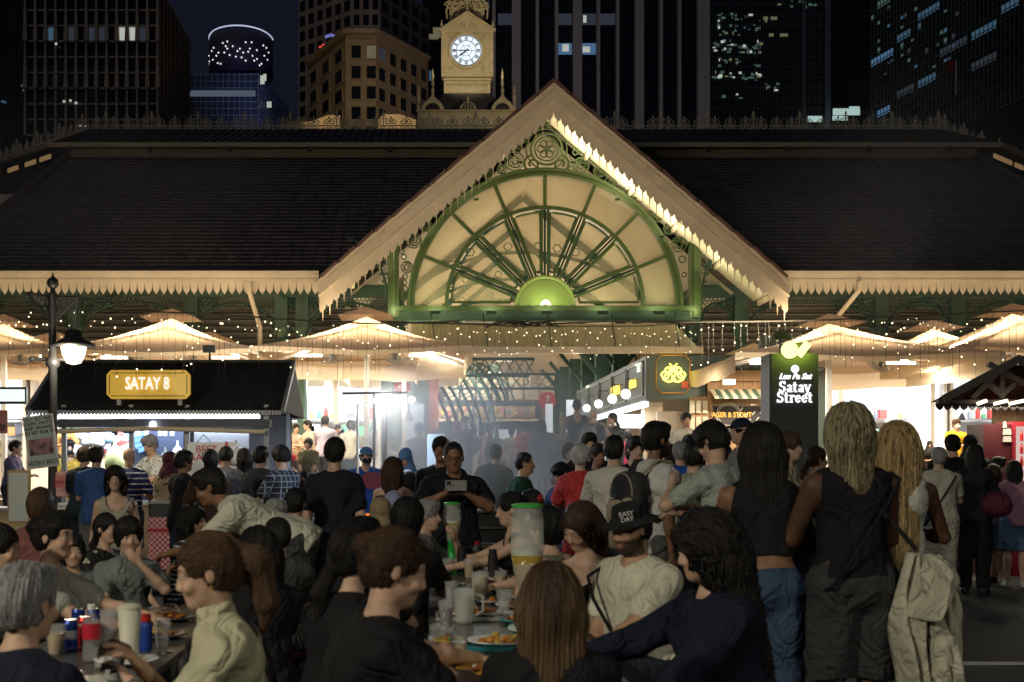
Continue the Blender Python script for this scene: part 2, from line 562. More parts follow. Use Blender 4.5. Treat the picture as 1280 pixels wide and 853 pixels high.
for s in (-1, 1):
 g = MB()
 c, si = math.cos(ang), math.sin(ang)
 def band(o0, o1, y0, y1, e0=0):
  """sloped strip between vertical offsets o0>o1 below the roof line"""
  x1 = XC + s * (HB + .02)
  g.prism([(XC, apz + o0), (x1, bz + o0), (x1, bz + o1), (XC, apz + o1)] if s > 0 else [(XC, apz + o1), (x1, bz + o1), (x1, bz + o0), (XC, apz + o0)], y0, y1)
 band(0, -.10, YG - .12, YG + .05)
 band(-.10, -.18, YG - .04, YG + .03)
 band(-.18, -.31, YG - .08, YG + .03)
 band(-.31, -.36, YG - .11, YG + .02)
 g.build('bargeboard', cream, hall)
 g = MB()
 x1 = XC + s * (HB + .0)
 a, b = (XC, apz - .36), (x1, bz - .36)
 if s < 0: a, b = b, a
 valance(g, a, b, .60, .20, YG - .045, YG - .015, spike=True)
 g.build('gable_valance', cream, hall, kind='stuff')
 sof = mat('soffit_cream', (.72, .64, .48), .6)
 for k in range(5):
  t0, t1 = k / 5, (k + 1) / 5 - .012
  def q(t, y, o): return (XC + s * HB * t, y, apz - slope * HB * t + o)
  gg = MB(); gg.add([q(t0, YG + .04, -.16), q(t1, YG + .04, -.16), q(t1, YF + .3, -.16), q(t0, YF + .3, -.16), q(t0, YG + .04, -.13), q(t1, YG + .04, -.13), q(t1, YF + .3, -.13), q(t0, YF + .3, -.13)],
       [(0, 1, 2, 3), (7, 6, 5, 4), (0, 4, 5, 1), (3, 2, 6, 7), (0, 3, 7, 4), (1, 5, 6, 2)])
  gg.build('soffit_board', sof, hall)
  gg = MB(); gg.beam(q(t1 + .006, YG + .05, -.22), q(t1 + .006, YF, -.22), .06, .12)
  gg.build('soffit_rafter', cream, hall)
# -- fanlight
fx = PX(681, YF); fz = PZ(383, YF); RO = 3.22; RI = 2.38; RH = .70
fan = hall
g = MB()
g.ring((fx, fz), RO, RO - .13, YF - .10, YF + .06, 48, 0, PI)
g.ring((fx, fz), RO + .05, RO - .03, YF - .14, YF + .02, 48, 0, PI)
g.build('outer_arch', fgreen, fan)
g = MB(); g.ring((fx, fz), RI, RI - .09, YF - .08, YF + .05, 40, 0, PI)
g.build('inner_arch', fgreen, fan)
def radial(a, r0, r1, wd, y0, y1, off=0.):
 ca, sa = math.cos(a), math.sin(a)
 d = Vector((ca, sa)); n_ = Vector((-sa, ca))
 p = [Vector((fx, fz)) + d * r0 + n_ * (off + wd / 2), Vector((fx, fz)) + d * r1 + n_ * (off + wd / 2), Vector((fx, fz)) + d * r1 + n_ * (off - wd / 2), Vector((fx, fz)) + d * r0 + n_ * (off - wd / 2)]
 return [(q.x, q.y) for q in p]
for k in range(1, 8):        # outer glazing bars
 a = PI * k / 8 if k != 4 else PI / 2
 g = MB(); g.prism(radial(a, RI - .02, RO - .05, .085, YF - .07, YF + .04), YF - .07, YF + .04)
 g.build('glazing_bar', fgreen, fan)
for k in range(0, 9):        # double spokes: pairs of bars with a dark slot between
 a = PI * k / 8
 if k in (0, 8): continue
 g = MB()
 for s in (-1, 1):
  g.prism(radial(a, RH - .03, RI - .03, .055, 0, 0, s * .075), YF - .09, YF + .04)
 g.build('spoke', fgreen, fan)
 g = MB(); g.prism(radial(a, RH, RI - .06, .05, 0, 0, 0), YF - .02, YF + .02)
 g.build('slot_liner', dgreen, fan)
for k in range(8):           # casement frames inside each inner bay
 a0 = PI * k / 8; a1 = PI * (k + 1) / 8
 g = MB()
 am = (a0 + a1) / 2; w_ = .05
 ins = .115 if k not in (0, 7) else .09
 def sa_(r, sgn): return sgn * math.asin(min(.9, ins / r))
 pts = []
 for i in range(7):
  r = RI - .16; A = a0 + math.asin(ins / r); B = a1 - math.asin(ins / r)
  aa = A + (B - A) * i / 6; pts.append((fx + r * math.cos(aa), fz + r * math.sin(aa)))
 for i in range(5):
  r = RH + .12; A = a1 - math.asin(ins / r) * .9; B = a0 + math.asin(ins / r) * .9
  if A < B: A = B = am
  aa = A + (B - A) * i / 4; pts.append((fx + r * math.cos(aa), fz + r * math.sin(aa)))
 pts3 = [(x, YF - .05, z) for x, z in pts]
 g.tube(pts3 + [pts3[0]], .026, 4, caps=False)
 g.build('casement', dgreen if k in (2, 3, 5, 6) else fgreen, fan)
 g = MB(); g.prism(pts[::-1], YF - .012, YF - .004)
 g.build('pane', glassm('fan_glass', (.55, .48, .36), .35, .74, (.95, .93, .86)), fan)
for k in range(8):
 a0 = PI * k / 8; a1 = PI * (k + 1) / 8
 pts = [(fx + RI * math.cos(a0 + (a1 - a0) * i / 6), fz + RI * math.sin(a0 + (a1 - a0) * i / 6)) for i in range(7)]
 pts += [(fx + (RO - .08) * math.cos(a1 - (a1 - a0) * i / 6), fz + (RO - .08) * math.sin(a1 - (a1 - a0) * i / 6)) for i in range(7)]
 g = MB(); g.prism(pts, YF - .012, YF - .004)
 g.build('pane', glassm('fan_glass', ), fan)
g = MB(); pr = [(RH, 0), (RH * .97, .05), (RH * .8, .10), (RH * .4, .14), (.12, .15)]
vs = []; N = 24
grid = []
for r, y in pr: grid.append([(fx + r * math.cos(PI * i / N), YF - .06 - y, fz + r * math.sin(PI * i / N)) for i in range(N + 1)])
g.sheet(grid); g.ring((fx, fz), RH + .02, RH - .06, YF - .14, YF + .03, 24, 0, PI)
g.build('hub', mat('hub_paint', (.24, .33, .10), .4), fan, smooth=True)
g = MB(); g.ring((fx, fz), .13, .03, YF - .24, YF - .18, 12, 0, PI)
g.build('hub_boss', white, fan)
g = MB(); xl, xr = PX(492, YF), PX(868, YF)
g.bb(xl - .05, xr + .05, YF - .20, YF + .15, fz - .13, fz - .01)
g.build('sill_rail', fgreen, fan)
g = MB(); g.bb(xl - .1, xr + .1, YF - .14, YF + .15, fz - .36, fz - .132)
g.build('sill_beam', dgreen, fan)
tx = PX(683, YF); tz = PZ(150, YF)
g = MB()
for s, xe in ((-1, xl), (1, xr)):
 g.beam((tx, YF - .06, tz), (xe, YF - .06, PZ(296, YF)), .12, .13)
 g.beam((tx, YF - .10, tz + .12), (xe, YF - .10, PZ(296, YF) + .10), .05, .05)
g.beam((tx, YF - .08, tz - .2), (tx + .22, YF - .3, tz + .55), .1, .12)
g.build('gable_truss', fgreen, fan)
for xe in (xl, xr):
 g = MB(); g.bb(xe - .13, xe + .13, YF - .15, YF + .12, PZ(398, YF), PZ(290, YF)); g.bb(xe - .06, xe + .06, YF - .21, YF - .15, PZ(398, YF), PZ(290, YF))
 g.build('gable_post', fgreen, fan)
g = MB()
cy = PZ(187, YF)
g.ring((tx, cy), .40, .35, YF - .07, YF, 24); g.ring((tx, cy), .30, .27, YF - .06, YF, 20); g.ring((tx, cy), .50, .47, YF - .05, YF, 24)
for k in range(6):
 a = k * PI / 3; g.ring((tx + .14 * math.cos(a), cy + .14 * math.sin(a)), .095, .07, YF - .06, YF - .01, 9)
g.ring((tx, cy), .05, .01, YF - .07, YF, 8)
for s in (-1, 1):
 scroll(g, (tx + s * .34, cy - .36), .22, YF - .04, .025, 1.4, PI / 2, -s)
g.build('rosette', fgreen, fan)
rp = random.Random(5)
def truss_z(x):
 xe = xl if x < tx else xr
 return tz + (PZ(296, YF) - tz) * (x - tx) / (xe - tx)
for s in (-1, 1):
 g = MB(); placed = []
 xe = xl if s < 0 else xr
 for rr_ in (.30, .24, .19, .15, .12, .09, .07):
  for _ in range(500):
   x_ = rp.uniform(min(tx, xe), max(tx, xe)); z_ = rp.uniform(fz + .1, tz)
   if math.hypot(x_ - fx, z_ - fz) < RO + .03 + rr_: continue
   if z_ + rr_ * 1.30 > truss_z(x_) - .04: continue
   if abs(x_ - xe) < rr_ + .12: continue
   if math.hypot(x_ - tx, z_ - cy) < .52 + rr_: continue
   if any(math.hypot(x_ - p[0], z_ - p[1]) < rr_ + p[2] - .01 for p in placed): continue
   placed.append((x_, z_, rr_))
 for i, (x_, z_, r_) in enumerate(placed):
  g.ring((x_, z_), r_, r_ - .026, YF - .05, YF - .01, 12)
  if r_ > .1: scroll(g, (x_, z_), r_ * .8, YF - .03, .015, 1.5, i, s, 10)
  if r_ > .14:
   for k in range(5): g.ring((x_ + r_ * .5 * math.cos(k * 1.257), z_ + r_ * .5 * math.sin(k * 1.257)), r_ * .28, r_ * .2, YF - .04, YF - .02, 6)
 g.build('spandrel_scroll', fgreen, fan, kind='stuff')
for s, xe in ((-1, xl), (1, xr)):
 g = MB(); g.tube([(tx + (xe - tx) * t, YF - .03, truss_z(tx + (xe - tx) * t) - .14) for t in (.12, .5, .9)], .02, 4); g.build('truss_rod', fgreen, fan)
# -- lattice brackets and columns below the eaves
def lattice(mb, inside, x0, x1, z0, z1, y, p=.13, w=.018, th=.03):
 r = p * .52
 j = 0; z = z0
 while z < z1:
  x = x0 + (p / 2 if j % 2 else 0)
  while x < x1:
   if inside(x, z): mb.ring((x, z), r, r - w, y - th / 2, y + th / 2, 7)
   x += p
  z += p * .86; j += 1
def bracket(name, x, z, s, wd, ht, y, m, parent):
 """quarter bracket hanging from a beam at height z, against a post at x, opening to side s"""
 g = MB()
 def ins(px, pz):
  u = (px - x) * s / wd; v = (z - pz) / ht
  return u > 0.02 and v > 0.02 and (1 - u) ** 2 + (1 - v) ** 2 > 1.02 and u < 1.02 and v < 1.02
 lattice(g, ins, min(x, x + s * wd), max(x, x + s * wd), z - ht, z, y)
 arc = [(x + s * wd * (1 - math.cos(t * PI / 2 / 12)), y, z - ht * (1 - math.sin(t * PI / 2 / 12))) for t in range(13)]
 arc = [(x + s * wd * (1 - math.cos(a)), y, z - ht + ht * math.sin(a)) for a in [i * PI / 24 for i in range(13)]]
 g.tube(arc, .03, 4)
 for p in arc[1:-1]: g.ball((p[0] + s * .04, y, p[2] - .05), .035, 5, 4)
 return g.build(name, m, parent)
for s, xe in ((-1, xl), (1, xr)):
 bracket('corner_bracket', xe + s * .14, PZ(318, YF) + .35, s, .95, 1.55, YF - .05, dgreen, hall)
 g = MB(); g.beam((xe, YF - .05, PZ(300, YF)), (xe + s * 1.25, YF - .05, PZ(338, YF)), .07, .09); g.build('corner_strut', dgreen, hall)
YC = 31.2
def column(px, w_=.26, y=YC, bright=False, top=None, z0=FLZ):
 x = PX(px, y)
 g = MB()
 topz = top or PZ(372, y)
 g.lathe((x, y, 0), [(w_ * .9, z0), (w_ * .9, z0 + .3), (w_ * .62, z0 + .38), (w_ * .5, z0 + .6), (w_ * .46, topz - 1.1), (w_ * .62, topz - 1.05), (w_ * .5, topz - .98), (w_ * .85, topz - .8), (w_ * .9, topz - .74)], 12)
 g.bb(x - w_ * .6, x + w_ * .6, y - w_ * .6, y + w_ * .6, topz - .74, topz)
 g.build('column', dgreen, hall)
 return x
zbm = PZ(372, YC)
lefts = [-55, 95, 240, 352, 378, 497]
rights = [866, 925, 1100, 1195, 1330]
for p in lefts + rights: column(p, z0=(3.86 if p in (95, 240, 1100, 1195) else FLZ))
g = MB()
for a, b in ((-200, 497), (866, 1480)):
 g.bb(PX(a, YC), PX(b, YC), YC - .12, YC + .12, zbm, zbm + .24)
 g.bb(PX(a, YC), PX(b, YC), YC - .15, YC + .15, zbm + .24, zbm + .29)
g.build('eave_beam', dgreen, hall)
g = MB()
for a, b in ((-200, 497), (866, 1480)):
 lattice(g, lambda x, z: True, PX(a, YC), PX(b, YC), zbm - .12, zbm - .01, YC, .10, .014)
g.build('beam_tracery', dgreen, hall, kind='stuff')
for arr in (lefts, rights):
 for p, q in zip(arr[:-1], arr[1:]):
  xa, xb = PX(p, YC), PX(q, YC); wd = min(1.1, (xb - xa) / 2 - .12)
  if wd < .3: continue
  bracket('arch_bracket', xa + .13, zbm - .13, 1, wd, .75, YC, dgreen, hall)
  bracket('arch_bracket', xb - .13, zbm - .13, -1, wd, .75, YC, dgreen, hall)
for p in lefts + rights:
 x = PX(p, YC); g = MB(); g.beam((x, YC, zbm + .1), (x, YC + 9, zbm + .4), .14, .22); g.build('aisle_beam', dgreen, hall)
 g = MB(); g.beam((x, YC, zbm - .9), (x, YC + 1.3, zbm), .08, .1); g.build('aisle_brace', dgreen, hall)
g = MB()
for i in range(26):
 x = XC - 22 + i * 1.75
 if abs(x - XC) < 4.3: continue
 g.beam((x, YE + .1, ZE - .25), (x, YE + 5, ZE + 2.2), .09, .14)
g.build('eave_rafter', cream2, hall, kind='stuff')
g = MB()
for a, b in ((XC - 30, XC - HB + .4), (XC + HB - .4, XC + 30)):
 g.sheet([[(a, YE - .1, ZE - .12), (b, YE - .1, ZE - .12)], [(a, YE + 6, ZE + 3.1), (b, YE + 6, ZE + 3.1)]])
g.build('aisle_ceiling', cream2, hall)
g = MB(); gl = MB()
for a, b in ((-420, 505), (862, 1520)):
 xa, xb = PX(a, 34.5), PX(b, 34.5)
 g.bb(xa, xb, 34.5, 34.6, 3.9, ZE + 2.6)
 for k in range(9):
  z = 4.35 + k * .17
  gl.box(((xa + xb) / 2, 34.36, z), (xb - xa, .14, .02), M=Matrix.Rotation(R(30), 3, 'X'))
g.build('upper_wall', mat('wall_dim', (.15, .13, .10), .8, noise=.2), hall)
gl.build('louvre', mat('louvre_grey', (.17, .16, .14), .6), hall, kind='stuff')
for a, b in (((312, 356), (325, 440)), ((1075, 352), (1042, 410))):
 g = MB(); g.tube([PT(a[0], a[1], YE - .4), PT(a[0], a[1] + 10, YE - .4), PT(b[0], b[1] - 30 if b[0] < 500 else b[1] - 8, YE), PT(b[0], b[1], YE)], .055, 8)
 g.build('downpipe', cream, hall)
# -- nave: gabled ceiling, trusses, receding columns
def ceil_q(s, y0, y1):
 return [[(XC, y0, apz - .35), (XC, y1, apz - .35)], [(XC + s * 4.6, y0, apz - .35 - slope * 4.6), (XC + s * 4.6, y1, apz - .35 - slope * 4.6)]]
g = MB()
for s in (-1, 1): g.sheet(ceil_q(s, YF + .35, 62))
g.build('nave_ceiling', mat('nave_cream', (.64, .57, .45), .75, noise=.1, nscale=.8), hall)
for k in range(4):
 y = 37.5 + k * 5.5
 g = MB()
 for s in (-1, 1):
  g.beam((XC, y, apz - .5), (XC + s * 4.6, y, apz - .5 - slope * 4.6), .12, .18)
  for i in range(12):
   t0, t1 = i / 12, (i + 1) / 12
   f_ = lambda t: (XC + s * (4.3 * math.sin(t * PI / 2)), y, 4.1 + 3.6 * math.cos(t * PI / 2) ** .9 if t < 1 else 4.1)
   g.beam(f_(t0), f_(t1), .08, .10)
   c = f_((t0 + t1) / 2);
   if i % 1 == 0: g.ring((c[0] + s * .16, c[2] + .17), .14, .10, y - .02, y + .02, 6)
 g.build('nave_truss', dgreen, hall)
for k in range(6):
 y = 34.5 + k * 3.6
 for s, xx in ((-1, XC - 4.4), (1, XC + 2.4)):
  g = MB(); w_ = .28; topz = 4.6
  g.lathe((xx, y, 0), [(w_ * .9, FLZ), (w_ * .9, FLZ + .3), (w_ * .5, FLZ + .6), (w_ * .46, topz - 1.1), (w_ * .65, topz - 1.05), (w_ * .5, topz - .95), (w_ * .95, topz - .7)], 12)
  g.bb(xx - .2, xx + .2, y - .2, y + .2, topz - .7, topz + .6)
  for d in (-1, 1): g.beam((xx, y, topz - .6), (xx + d * .9, y, topz + .5), .09, .12)
  g.build('nave_column', dgreen, hall)
for k in range(9):
 y = 35 + k * 1.7
 foot = PT(572 + k * 9, 606 - k * 3, y); top = PT(492 + k * 15, 452 + k * 1.5, y)
 g = MB(); rx_, rz_ = foot.x - top.x, top.z - foot.z
 n_ = 16
 arc = lambda a, o: (top.x + (rx_ + o) * math.sin(a), y, foot.z + (rz_ + o) * math.cos(a))
 for o_, w_ in ((0, .045), (.24, .035)):
  g.tube([arc(i / n_ * PI / 2, o_) for i in range(n_ + 1)], w_, 4)
 for i in range(n_):
  p = arc((i + .5) / n_ * PI / 2, .12); g.ring((p[0], p[2]), .11, .075, y - .015, y + .015, 7)
 g.build('aisle_rib', dgreen, hall)
for yy, pa, pb, ya, yb_ in ((40.5, 556, 668, 449, 470), (46.5, 560, 700, 468, 486)):
 xa, xb, za, zb_ = PX(pa, yy), PX(pb, yy), PZ(yb_, yy), PZ(ya, yy); g = MB(); g.beam((xa, yy, za), (xb, yy, za), .09, .09); g.beam((xa, yy, zb_), (xb, yy, zb_), .09, .09); nn = 9
 for i in range(nn):
  a, b = xa + (xb - xa) * i / nn, xa + (xb - xa) * (i + 1) / nn; g.beam((a, yy, za), (b, yy, zb_), .04, .04); g.beam((a, yy, zb_), (b, yy, za), .04, .04)
 g.build('lattice_girder', dgreen, hall)
for i in range(7):
 yy = 50; xa = PX(556 + i * 20, yy); g = MB(); g.bb(xa, xa + .54, yy, yy + .06, PZ(500, yy), PZ(470, yy)); g.build('cream_panel', mat('panel_lit', (.6, .54, .44), .7), hall)
g = MB(); g.bb(-30, 36, 62, 62.3, FLZ, 11)
g.build('back_wall', mat('back_cream', (.55, .48, .38), .8), hall)
g = MB(); g.bb(-30, 36, 34.6, 62, 6.0, 6.1);
g2 = MB(); g2.bb(-36, XC - 4.7, 36, 62, 5.6, 5.7); g2.bb(XC + 4.7, 42, 36, 62, 5.6, 5.7)
g2.build('flat_ceiling', cream2, hall)
for k in range(4):
 y = 36 + k * 6
 light('AREA', 'nave_lamp', (XC, y, 5.4), 85, (1, .82, .55), 1.2, rot=(PI, 0, 0))
 light('AREA', 'nave_downlight', (XC, y, 5.3), 75, (1, .88, .72), 1.5)
 g = MB(); g.bb(XC - .3, XC + .3, y - .1, y + .1, 5.32, 5.38); g.build('nave_lamp_bar', white, hall)
for k in range(3):
 light('POINT', 'column_lamp', (XC + 1.9, 37.5 + k * 4.5, 3.75), 22, (.85, 1, .6), .1); light('AREA', 'aisle_light', (XC - 3 + k, 42 + k * 5, 4.6), 420, (1, .86, .66), 2, rot=(R(60), 0, 0))
for s in (-1, 1):
 for t in (.12, .32, .52, .72, .90):
  x = XC + s * HB * t; z = apz - slope * HB * t - .75
  p = (28, 24, 15, 7, 2)[int(t * 5)] if s > 0 else 6
  light('AREA', 'soffit_lamp', (x, YF - .75, z), p, (1, .88, .62), .5, rot=(PI, s * .5, 0))
  g = MB(); g.bb(x - .06, x + .06, YF - .79, YF - .71, z - .09, z - .04); g.build('soffit_lamp_box', fgreen, hall)
for x in (fx - 2.6, fx - 1.3, fx, fx + 1.3, fx + 2.6):
 light('AREA', 'sill_lamp', (x, YF - .62, fz - .15), 8, (.95, 1, .50), .35, rot=(PI - .35, 0, 0))
 g = MB(); g.bb(x - .12, x + .12, YF - .70, YF - .56, fz - .26, fz - .19); g.build('sill_lamp_box', dgreen, hall)
for xe in (xl, xr):
 light('POINT', 'post_lamp', (xe, YF - .55, fz - .1), 9, (.9, 1, .40), .08)
for px in (-150, 30, 170, 290, 430, 960, 1060, 1160, 1290, 1420):
 x = PX(px, YE)
 light('AREA', 'eave_lamp', (x, YE - 1.6, 4.55), 17, (1, .80, .52), .5, rot=(PI - .45, 0, 0))
 light('AREA', 'aisle_lamp', (x, YC + 1.6, 4.3), 13, (1, .85, .6), .6, rot=(PI, 0, 0))
for px, Y, z, lab, rz in ((262, 21.3, 3.40, 'small black floodlight on the ridge of the satay stall', -.10), (975, 19.35, 3.42, 'small black floodlight at the back of the pillar sign top', .16)):  # floods added as fill, brightening gable boards and roof from the front
 p = Vector((PX(px, Y), Y, z)); f = thing('floodlight', lab, 'floodlight', p)
 g = MB(); g.bb(p.x - .10, p.x + .10, p.y - .08, p.y + .02, p.z - .05, p.z + .07); g.tube([p, p - Vector((0, 0, .28))], .015, 5); g.build('housing', black, f)
 g = MB(); g.bb(p.x - .08, p.x + .08, p.y + .021, p.y + .03, p.z - .03, p.z + .05); g.build('lens', emis('facade_fill_lens', (1, .85, .6), 6), f)
 light('SPOT', 'facade_fill', p + Vector((0, .12, .03)), 680, (1, .82, .58), .12, rot=(R(112), 0, rz), spot=115, blend=.9)
# == clock tower
YK = 80.0
tower = thing('clock_tower', 'cream Victorian clock tower with lit white dial rising behind the market roof', 'clock tower', (PX(584, YK), YK, 10))
kx = PX(584, YK)
def kz(py): return PZ(py, YK)
cr3 = mat('tower_cream', (.55, .47, .32), .7, noise=.15, nscale=2)
hw = PX(614, YK) - kx
g = MB()
g.bb(kx - hw, kx + hw, YK, YK + 2 * hw, kz(92), kz(35))
g.bb(kx - hw - .12, kx + hw + .12, YK - .12, YK + 2 * hw + .12, kz(97), kz(92))
g.bb(kx - hw + .05, kx + hw - .05, YK + .03, YK + 2 * hw, kz(135), kz(97))
g.prism([(kx - hw - .15, kz(42)), (kx + hw + .15, kz(42)), (kx + hw + .15, kz(38)), (kx, kz(18)), (kx - hw - .15, kz(38))][::-1], YK - .18, YK + .5)
g.build('tower_body', cr3, tower)
g = MB()
for s in (-1, 1):
 g.beam((kx, YK - .25, kz(18) + .05), (kx + s * (hw + .25), YK - .25, kz(40)), .16, .14)
 g.bb(kx + s * hw - .12, kx + s * hw + .12, YK - .2, YK, kz(92), kz(40))
 g.lathe((kx + s * (hw + .1), YK - .1, kz(40)), [(.16, 0), (.18, .1), (.06, .3), (.09, .4), (.0, .75)], 8)
for t in (97, 101, 104): g.bb(kx - hw - .1 + (t - 97) * .02, kx + hw + .1 - (t - 97) * .02, YK - .1 - (104 - t) * .03, YK, kz(t) - .04, kz(t) + .04)
g.bb(kx - hw * .8, kx + hw * .8, YK - .06, YK, kz(116), kz(112))
for i in range(9): scroll(g, (kx - hw * .75 + i * hw * .19, kz(107)), .13, YK - .05, .03, 1.2, 0, 1, 8)
for s in (-1, 1):
 scroll(g, (kx + s * .35, kz(33)), .22, YK - .22, .03, 1.2, PI / 2, s, 10)
 scroll(g, (kx + s * 1.05, kz(86)), .2, YK - .05, .03, 1.2, PI / 2, s, 10); scroll(g, (kx + s * 1.05, kz(46)), .2, YK - .05, .03, 1.2, PI / 2, s, 10)
g.build('tower_moulding', cr3, tower)
kc = (kx - .06, kz(64)); kr = 19.5 * YK / F
g = MB(); g.ring(kc, kr + .16, kr, YK - .16, YK, 32); g.build('dial_rim', cr3, tower)
g = MB(); g.prism([(kc[0] + kr * math.cos(2 * PI * i / 32), kc[1] + kr * math.sin(2 * PI * i / 32)) for i in range(32)][::-1], YK - .06, YK - .02)
g.build('clock_dial', emis('dial_light', (.80, .90, 1.0), 1.15), tower)
g = MB()
g.ring(kc, kr * .98, kr * .93, YK - .09, YK - .065, 32); g.ring(kc, kr * .66, kr * .62, YK - .09, YK - .065, 32)
def krad(a, r0, r1, w0, w1, y):
 d = Vector((math.sin(a), math.cos(a))); n_ = Vector((d.y, -d.x)); c = Vector(kc)
 p = [c + d * r0 * kr + n_ * w0, c + d * r1 * kr + n_ * w1, c + d * r1 * kr - n_ * w1, c + d * r0 * kr - n_ * w0]
 g.prism([(q.x, q.y) for q in p], y - .02, y)
for i, cnt in enumerate((3, 1, 2, 3, 3, 2, 3, 3, 4, 3, 2, 3)):
 a = i * PI / 6
 for j in range(cnt):
  krad(a + (j - (cnt - 1) / 2) * .09, .68, .90, .022, .022, YK - .07)
for i in range(6):
 a = i * PI / 3 + PI / 6; krad(a, .0, .62, .010, .010, YK - .07)
 krad(a, .5, .62, .010, .010, YK - .07)
 b = a + PI / 3
 g.beam((kc[0] + .38 * kr * math.sin(a), YK - .08, kc[1] + .38 * kr * math.cos(a)), (kc[0] + .38 * kr * math.sin(b), YK - .08, kc[1] + .38 * kr * math.cos(b)), .02, .02)
g.build('dial_marks', mat('dial_grey', (.06, .07, .10), .5), tower)
g = MB(); krad(R(232), -.15, .52, .03, .055, YK - .10); krad(R(232), .42, .60, .06, .0, YK - .10)
g.build('hour_hand', black, tower)
g = MB(); krad(R(270), -.2, .85, .035, .02, YK - .13); g.build('minute_hand', black, tower)
g = MB()
for s in (-1, 1):
 for q in (.35, .8, 1.15):
  scroll(g, (kx + s * q, kz(8) + .2), .28, YK + .4, .05, 1.3, PI, s, 12)
  g.tube([(kx + s * (q + .1), YK + .4, kz(22)), (kx + s * (q + .15), YK + .4, kz(10)), (kx + s * q * .8, YK + .4, kz(-12))], .06, 5)
g.lathe((kx, YK, kz(18)), [(.12, 0), (.1, .3), (.04, .6), (.09, .8), (.0, 2.2)], 8)
g.bb(kx - 1.1, kx + 1.1, YK + .6, YK + 2.4, kz(28), kz(0) + 1)
g.build('tower_lantern', cr3, tower)
YA = 76.0
ax0, ax1 = PX(522, YA), PX(645, YA)
g = MB()
g.bb(ax0, ax1, YA, YA + 5, PZ(170, YA), PZ(140, YA)); g.bb(ax0 - .1, ax1 + .1, YA - .1, YA + 5, PZ(140, YA), PZ(138, YA))
g.build('attic_wall', cr3, tower)
g = MB()
p0, p1 = PX(548, YA), PX(622, YA)
g.prism([(PX(530, YA), PZ(138, YA)), (PX(636, YA), PZ(138, YA)), (PX(614, YA), PZ(112, YA)), (PX(554, YA), PZ(112, YA))][::-1], YA + .8, YA + 4)
g.build('attic_roof', mat('slate', (.02, .02, .022), .6), tower)
for cxp in (541, 628):
 g = MB()
 prof = [(14, 138), (13.2, 134), (10, 129), (5, 125), (2, 121), (.8, 117)]
 pts = [(PX(cxp + a, YA), PZ(b, YA)) for a, b in prof] + [(PX(cxp - a, YA), PZ(b, YA)) for a, b in prof[::-1]]
 g.prism(pts[::-1] if False else pts, YA - .15, YA + .15)
 g.lathe((PX(cxp, YA), YA, PZ(117, YA)), [(.08, 0), (.12, .15), (.05, .4), (.11, .55), (.04, .8), (.09, .95), (.0, 1.5)], 8)
 g.build('dormer', cr3, tower)
 g = MB(); g.prism([(PX(cxp + 9 * math.cos(a), YA), PZ(138, YA) + .38 * math.sin(a)) for a in [PI * i / 8 for i in range(9)]], YA - .2, YA - .16)
 g.build('dormer_grille', black, tower)
for cxp in (523, 643):
 g = MB(); g.lathe((PX(cxp, YA), YA, PZ(138, YA)), [(.1, 0), (.05, .4), (.12, .7), (.12, .8), (.05, 1.0), (.09, 1.2), (.0, 1.5)], 8); g.build('finial_post', cr3, tower)
g = MB(); c = (PX(585, YA), PZ(138, YA))
for s in (-1, 1): scroll(g, (c[0] + s * .28, c[1] + .18), .18, YA, .03, 1.2, PI / 2, s, 10)
g.tube([(c[0], YA, c[1]), (c[0], YA, c[1] + .8)], .04, 5); g.ball((c[0], YA, c[1] + .6), .09); g.ring((c[0], c[1]), .5, .45, YA - .03, YA + .03, 14, 0, PI)
g.build('roof_crest', cr3, tower)
light('SPOT', 'tower_flood', (kx, YK - 9, kz(150)), 1700, (1, .82, .5), .2, rot=(R(122), 0, 0), spot=60)
light('SPOT', 'tower_flood', (kx + 4, YA - 8, PZ(165, YA)), 600, (1, .82, .5), .2, rot=(R(108), 0, R(15)), spot=70)
# == towers behind
def skym(name, c, r=.35): return mat(name, c, r, noise=.2, nscale=.2)
glassd = mat('tower_glass', (.012, .016, .024), .15, noise=.3, nscale=.15)
litw = emis('lit_window_white', (.85, .9, .8), .5, True)
litb = emis('lit_window_blue', (.20, .42, .75), .30, True)
litg = emis('lit_window_teal', (.30, .55, .45), .16, True)
dimw = emis('dim_window', (.10, .12, .16), .25, True)
dimb = emis('dim_window_blue', (.10, .22, .35), .35, True)
dimy = emis('dim_window_warm', (.55, .50, .30), .22, True)
class Wall:
 """a vertical wall from A to B (x,y), helper to place panes and bars on it"""
 def __init__(s, A, B, parent):
  s.A = Vector((A[0], A[1], 0)); s.B = Vector((B[0], B[1], 0)); s.d = (s.B - s.A); s.L = s.d.length; s.d.normalize()
  s.n = Vector((s.d.y, -s.d.x, 0))
  if s.n.y > 0 and abs(s.n.y) > .05: s.n = -s.n
  s.parent = parent
  s.rz = math.atan2(s.d.y, s.d.x)
 def p(s, u, z, o=0.): return s.A + s.d * u + s.n * o + Vector((0, 0, z))
 def bar(s, mb, u0, u1, z0, z1, o0=0, o1=.2):
  a = [s.p(u, z, o) for o in (o0, o1) for z in (z0, z1) for u in (u0, u1)]
  mb.add(a, [(0, 1, 3, 2), (4, 6, 7, 5), (0, 4, 5, 1), (2, 3, 7, 6), (0, 2, 6, 4), (1, 5, 7, 3)])
 def pane(s, name, u, z, w_, h_, m, o=.05, cache={}):
  key = (round(w_, 2), round(h_, 2), m.name)
  if key not in cache:
   g = MB(); g.bb(-w_ / 2, w_ / 2, -.04, .04, -h_ / 2, h_ / 2); cache[key] = g.mesh('pane', m)
  c = s.p(u, z, o) - s.parent.location
  return put(name, cache[key], s.parent, c, (0, 0, s.rz))
def tower_thing(name, label, cat, X, Y):
 return thing(name, label, cat, (X, Y, 0))
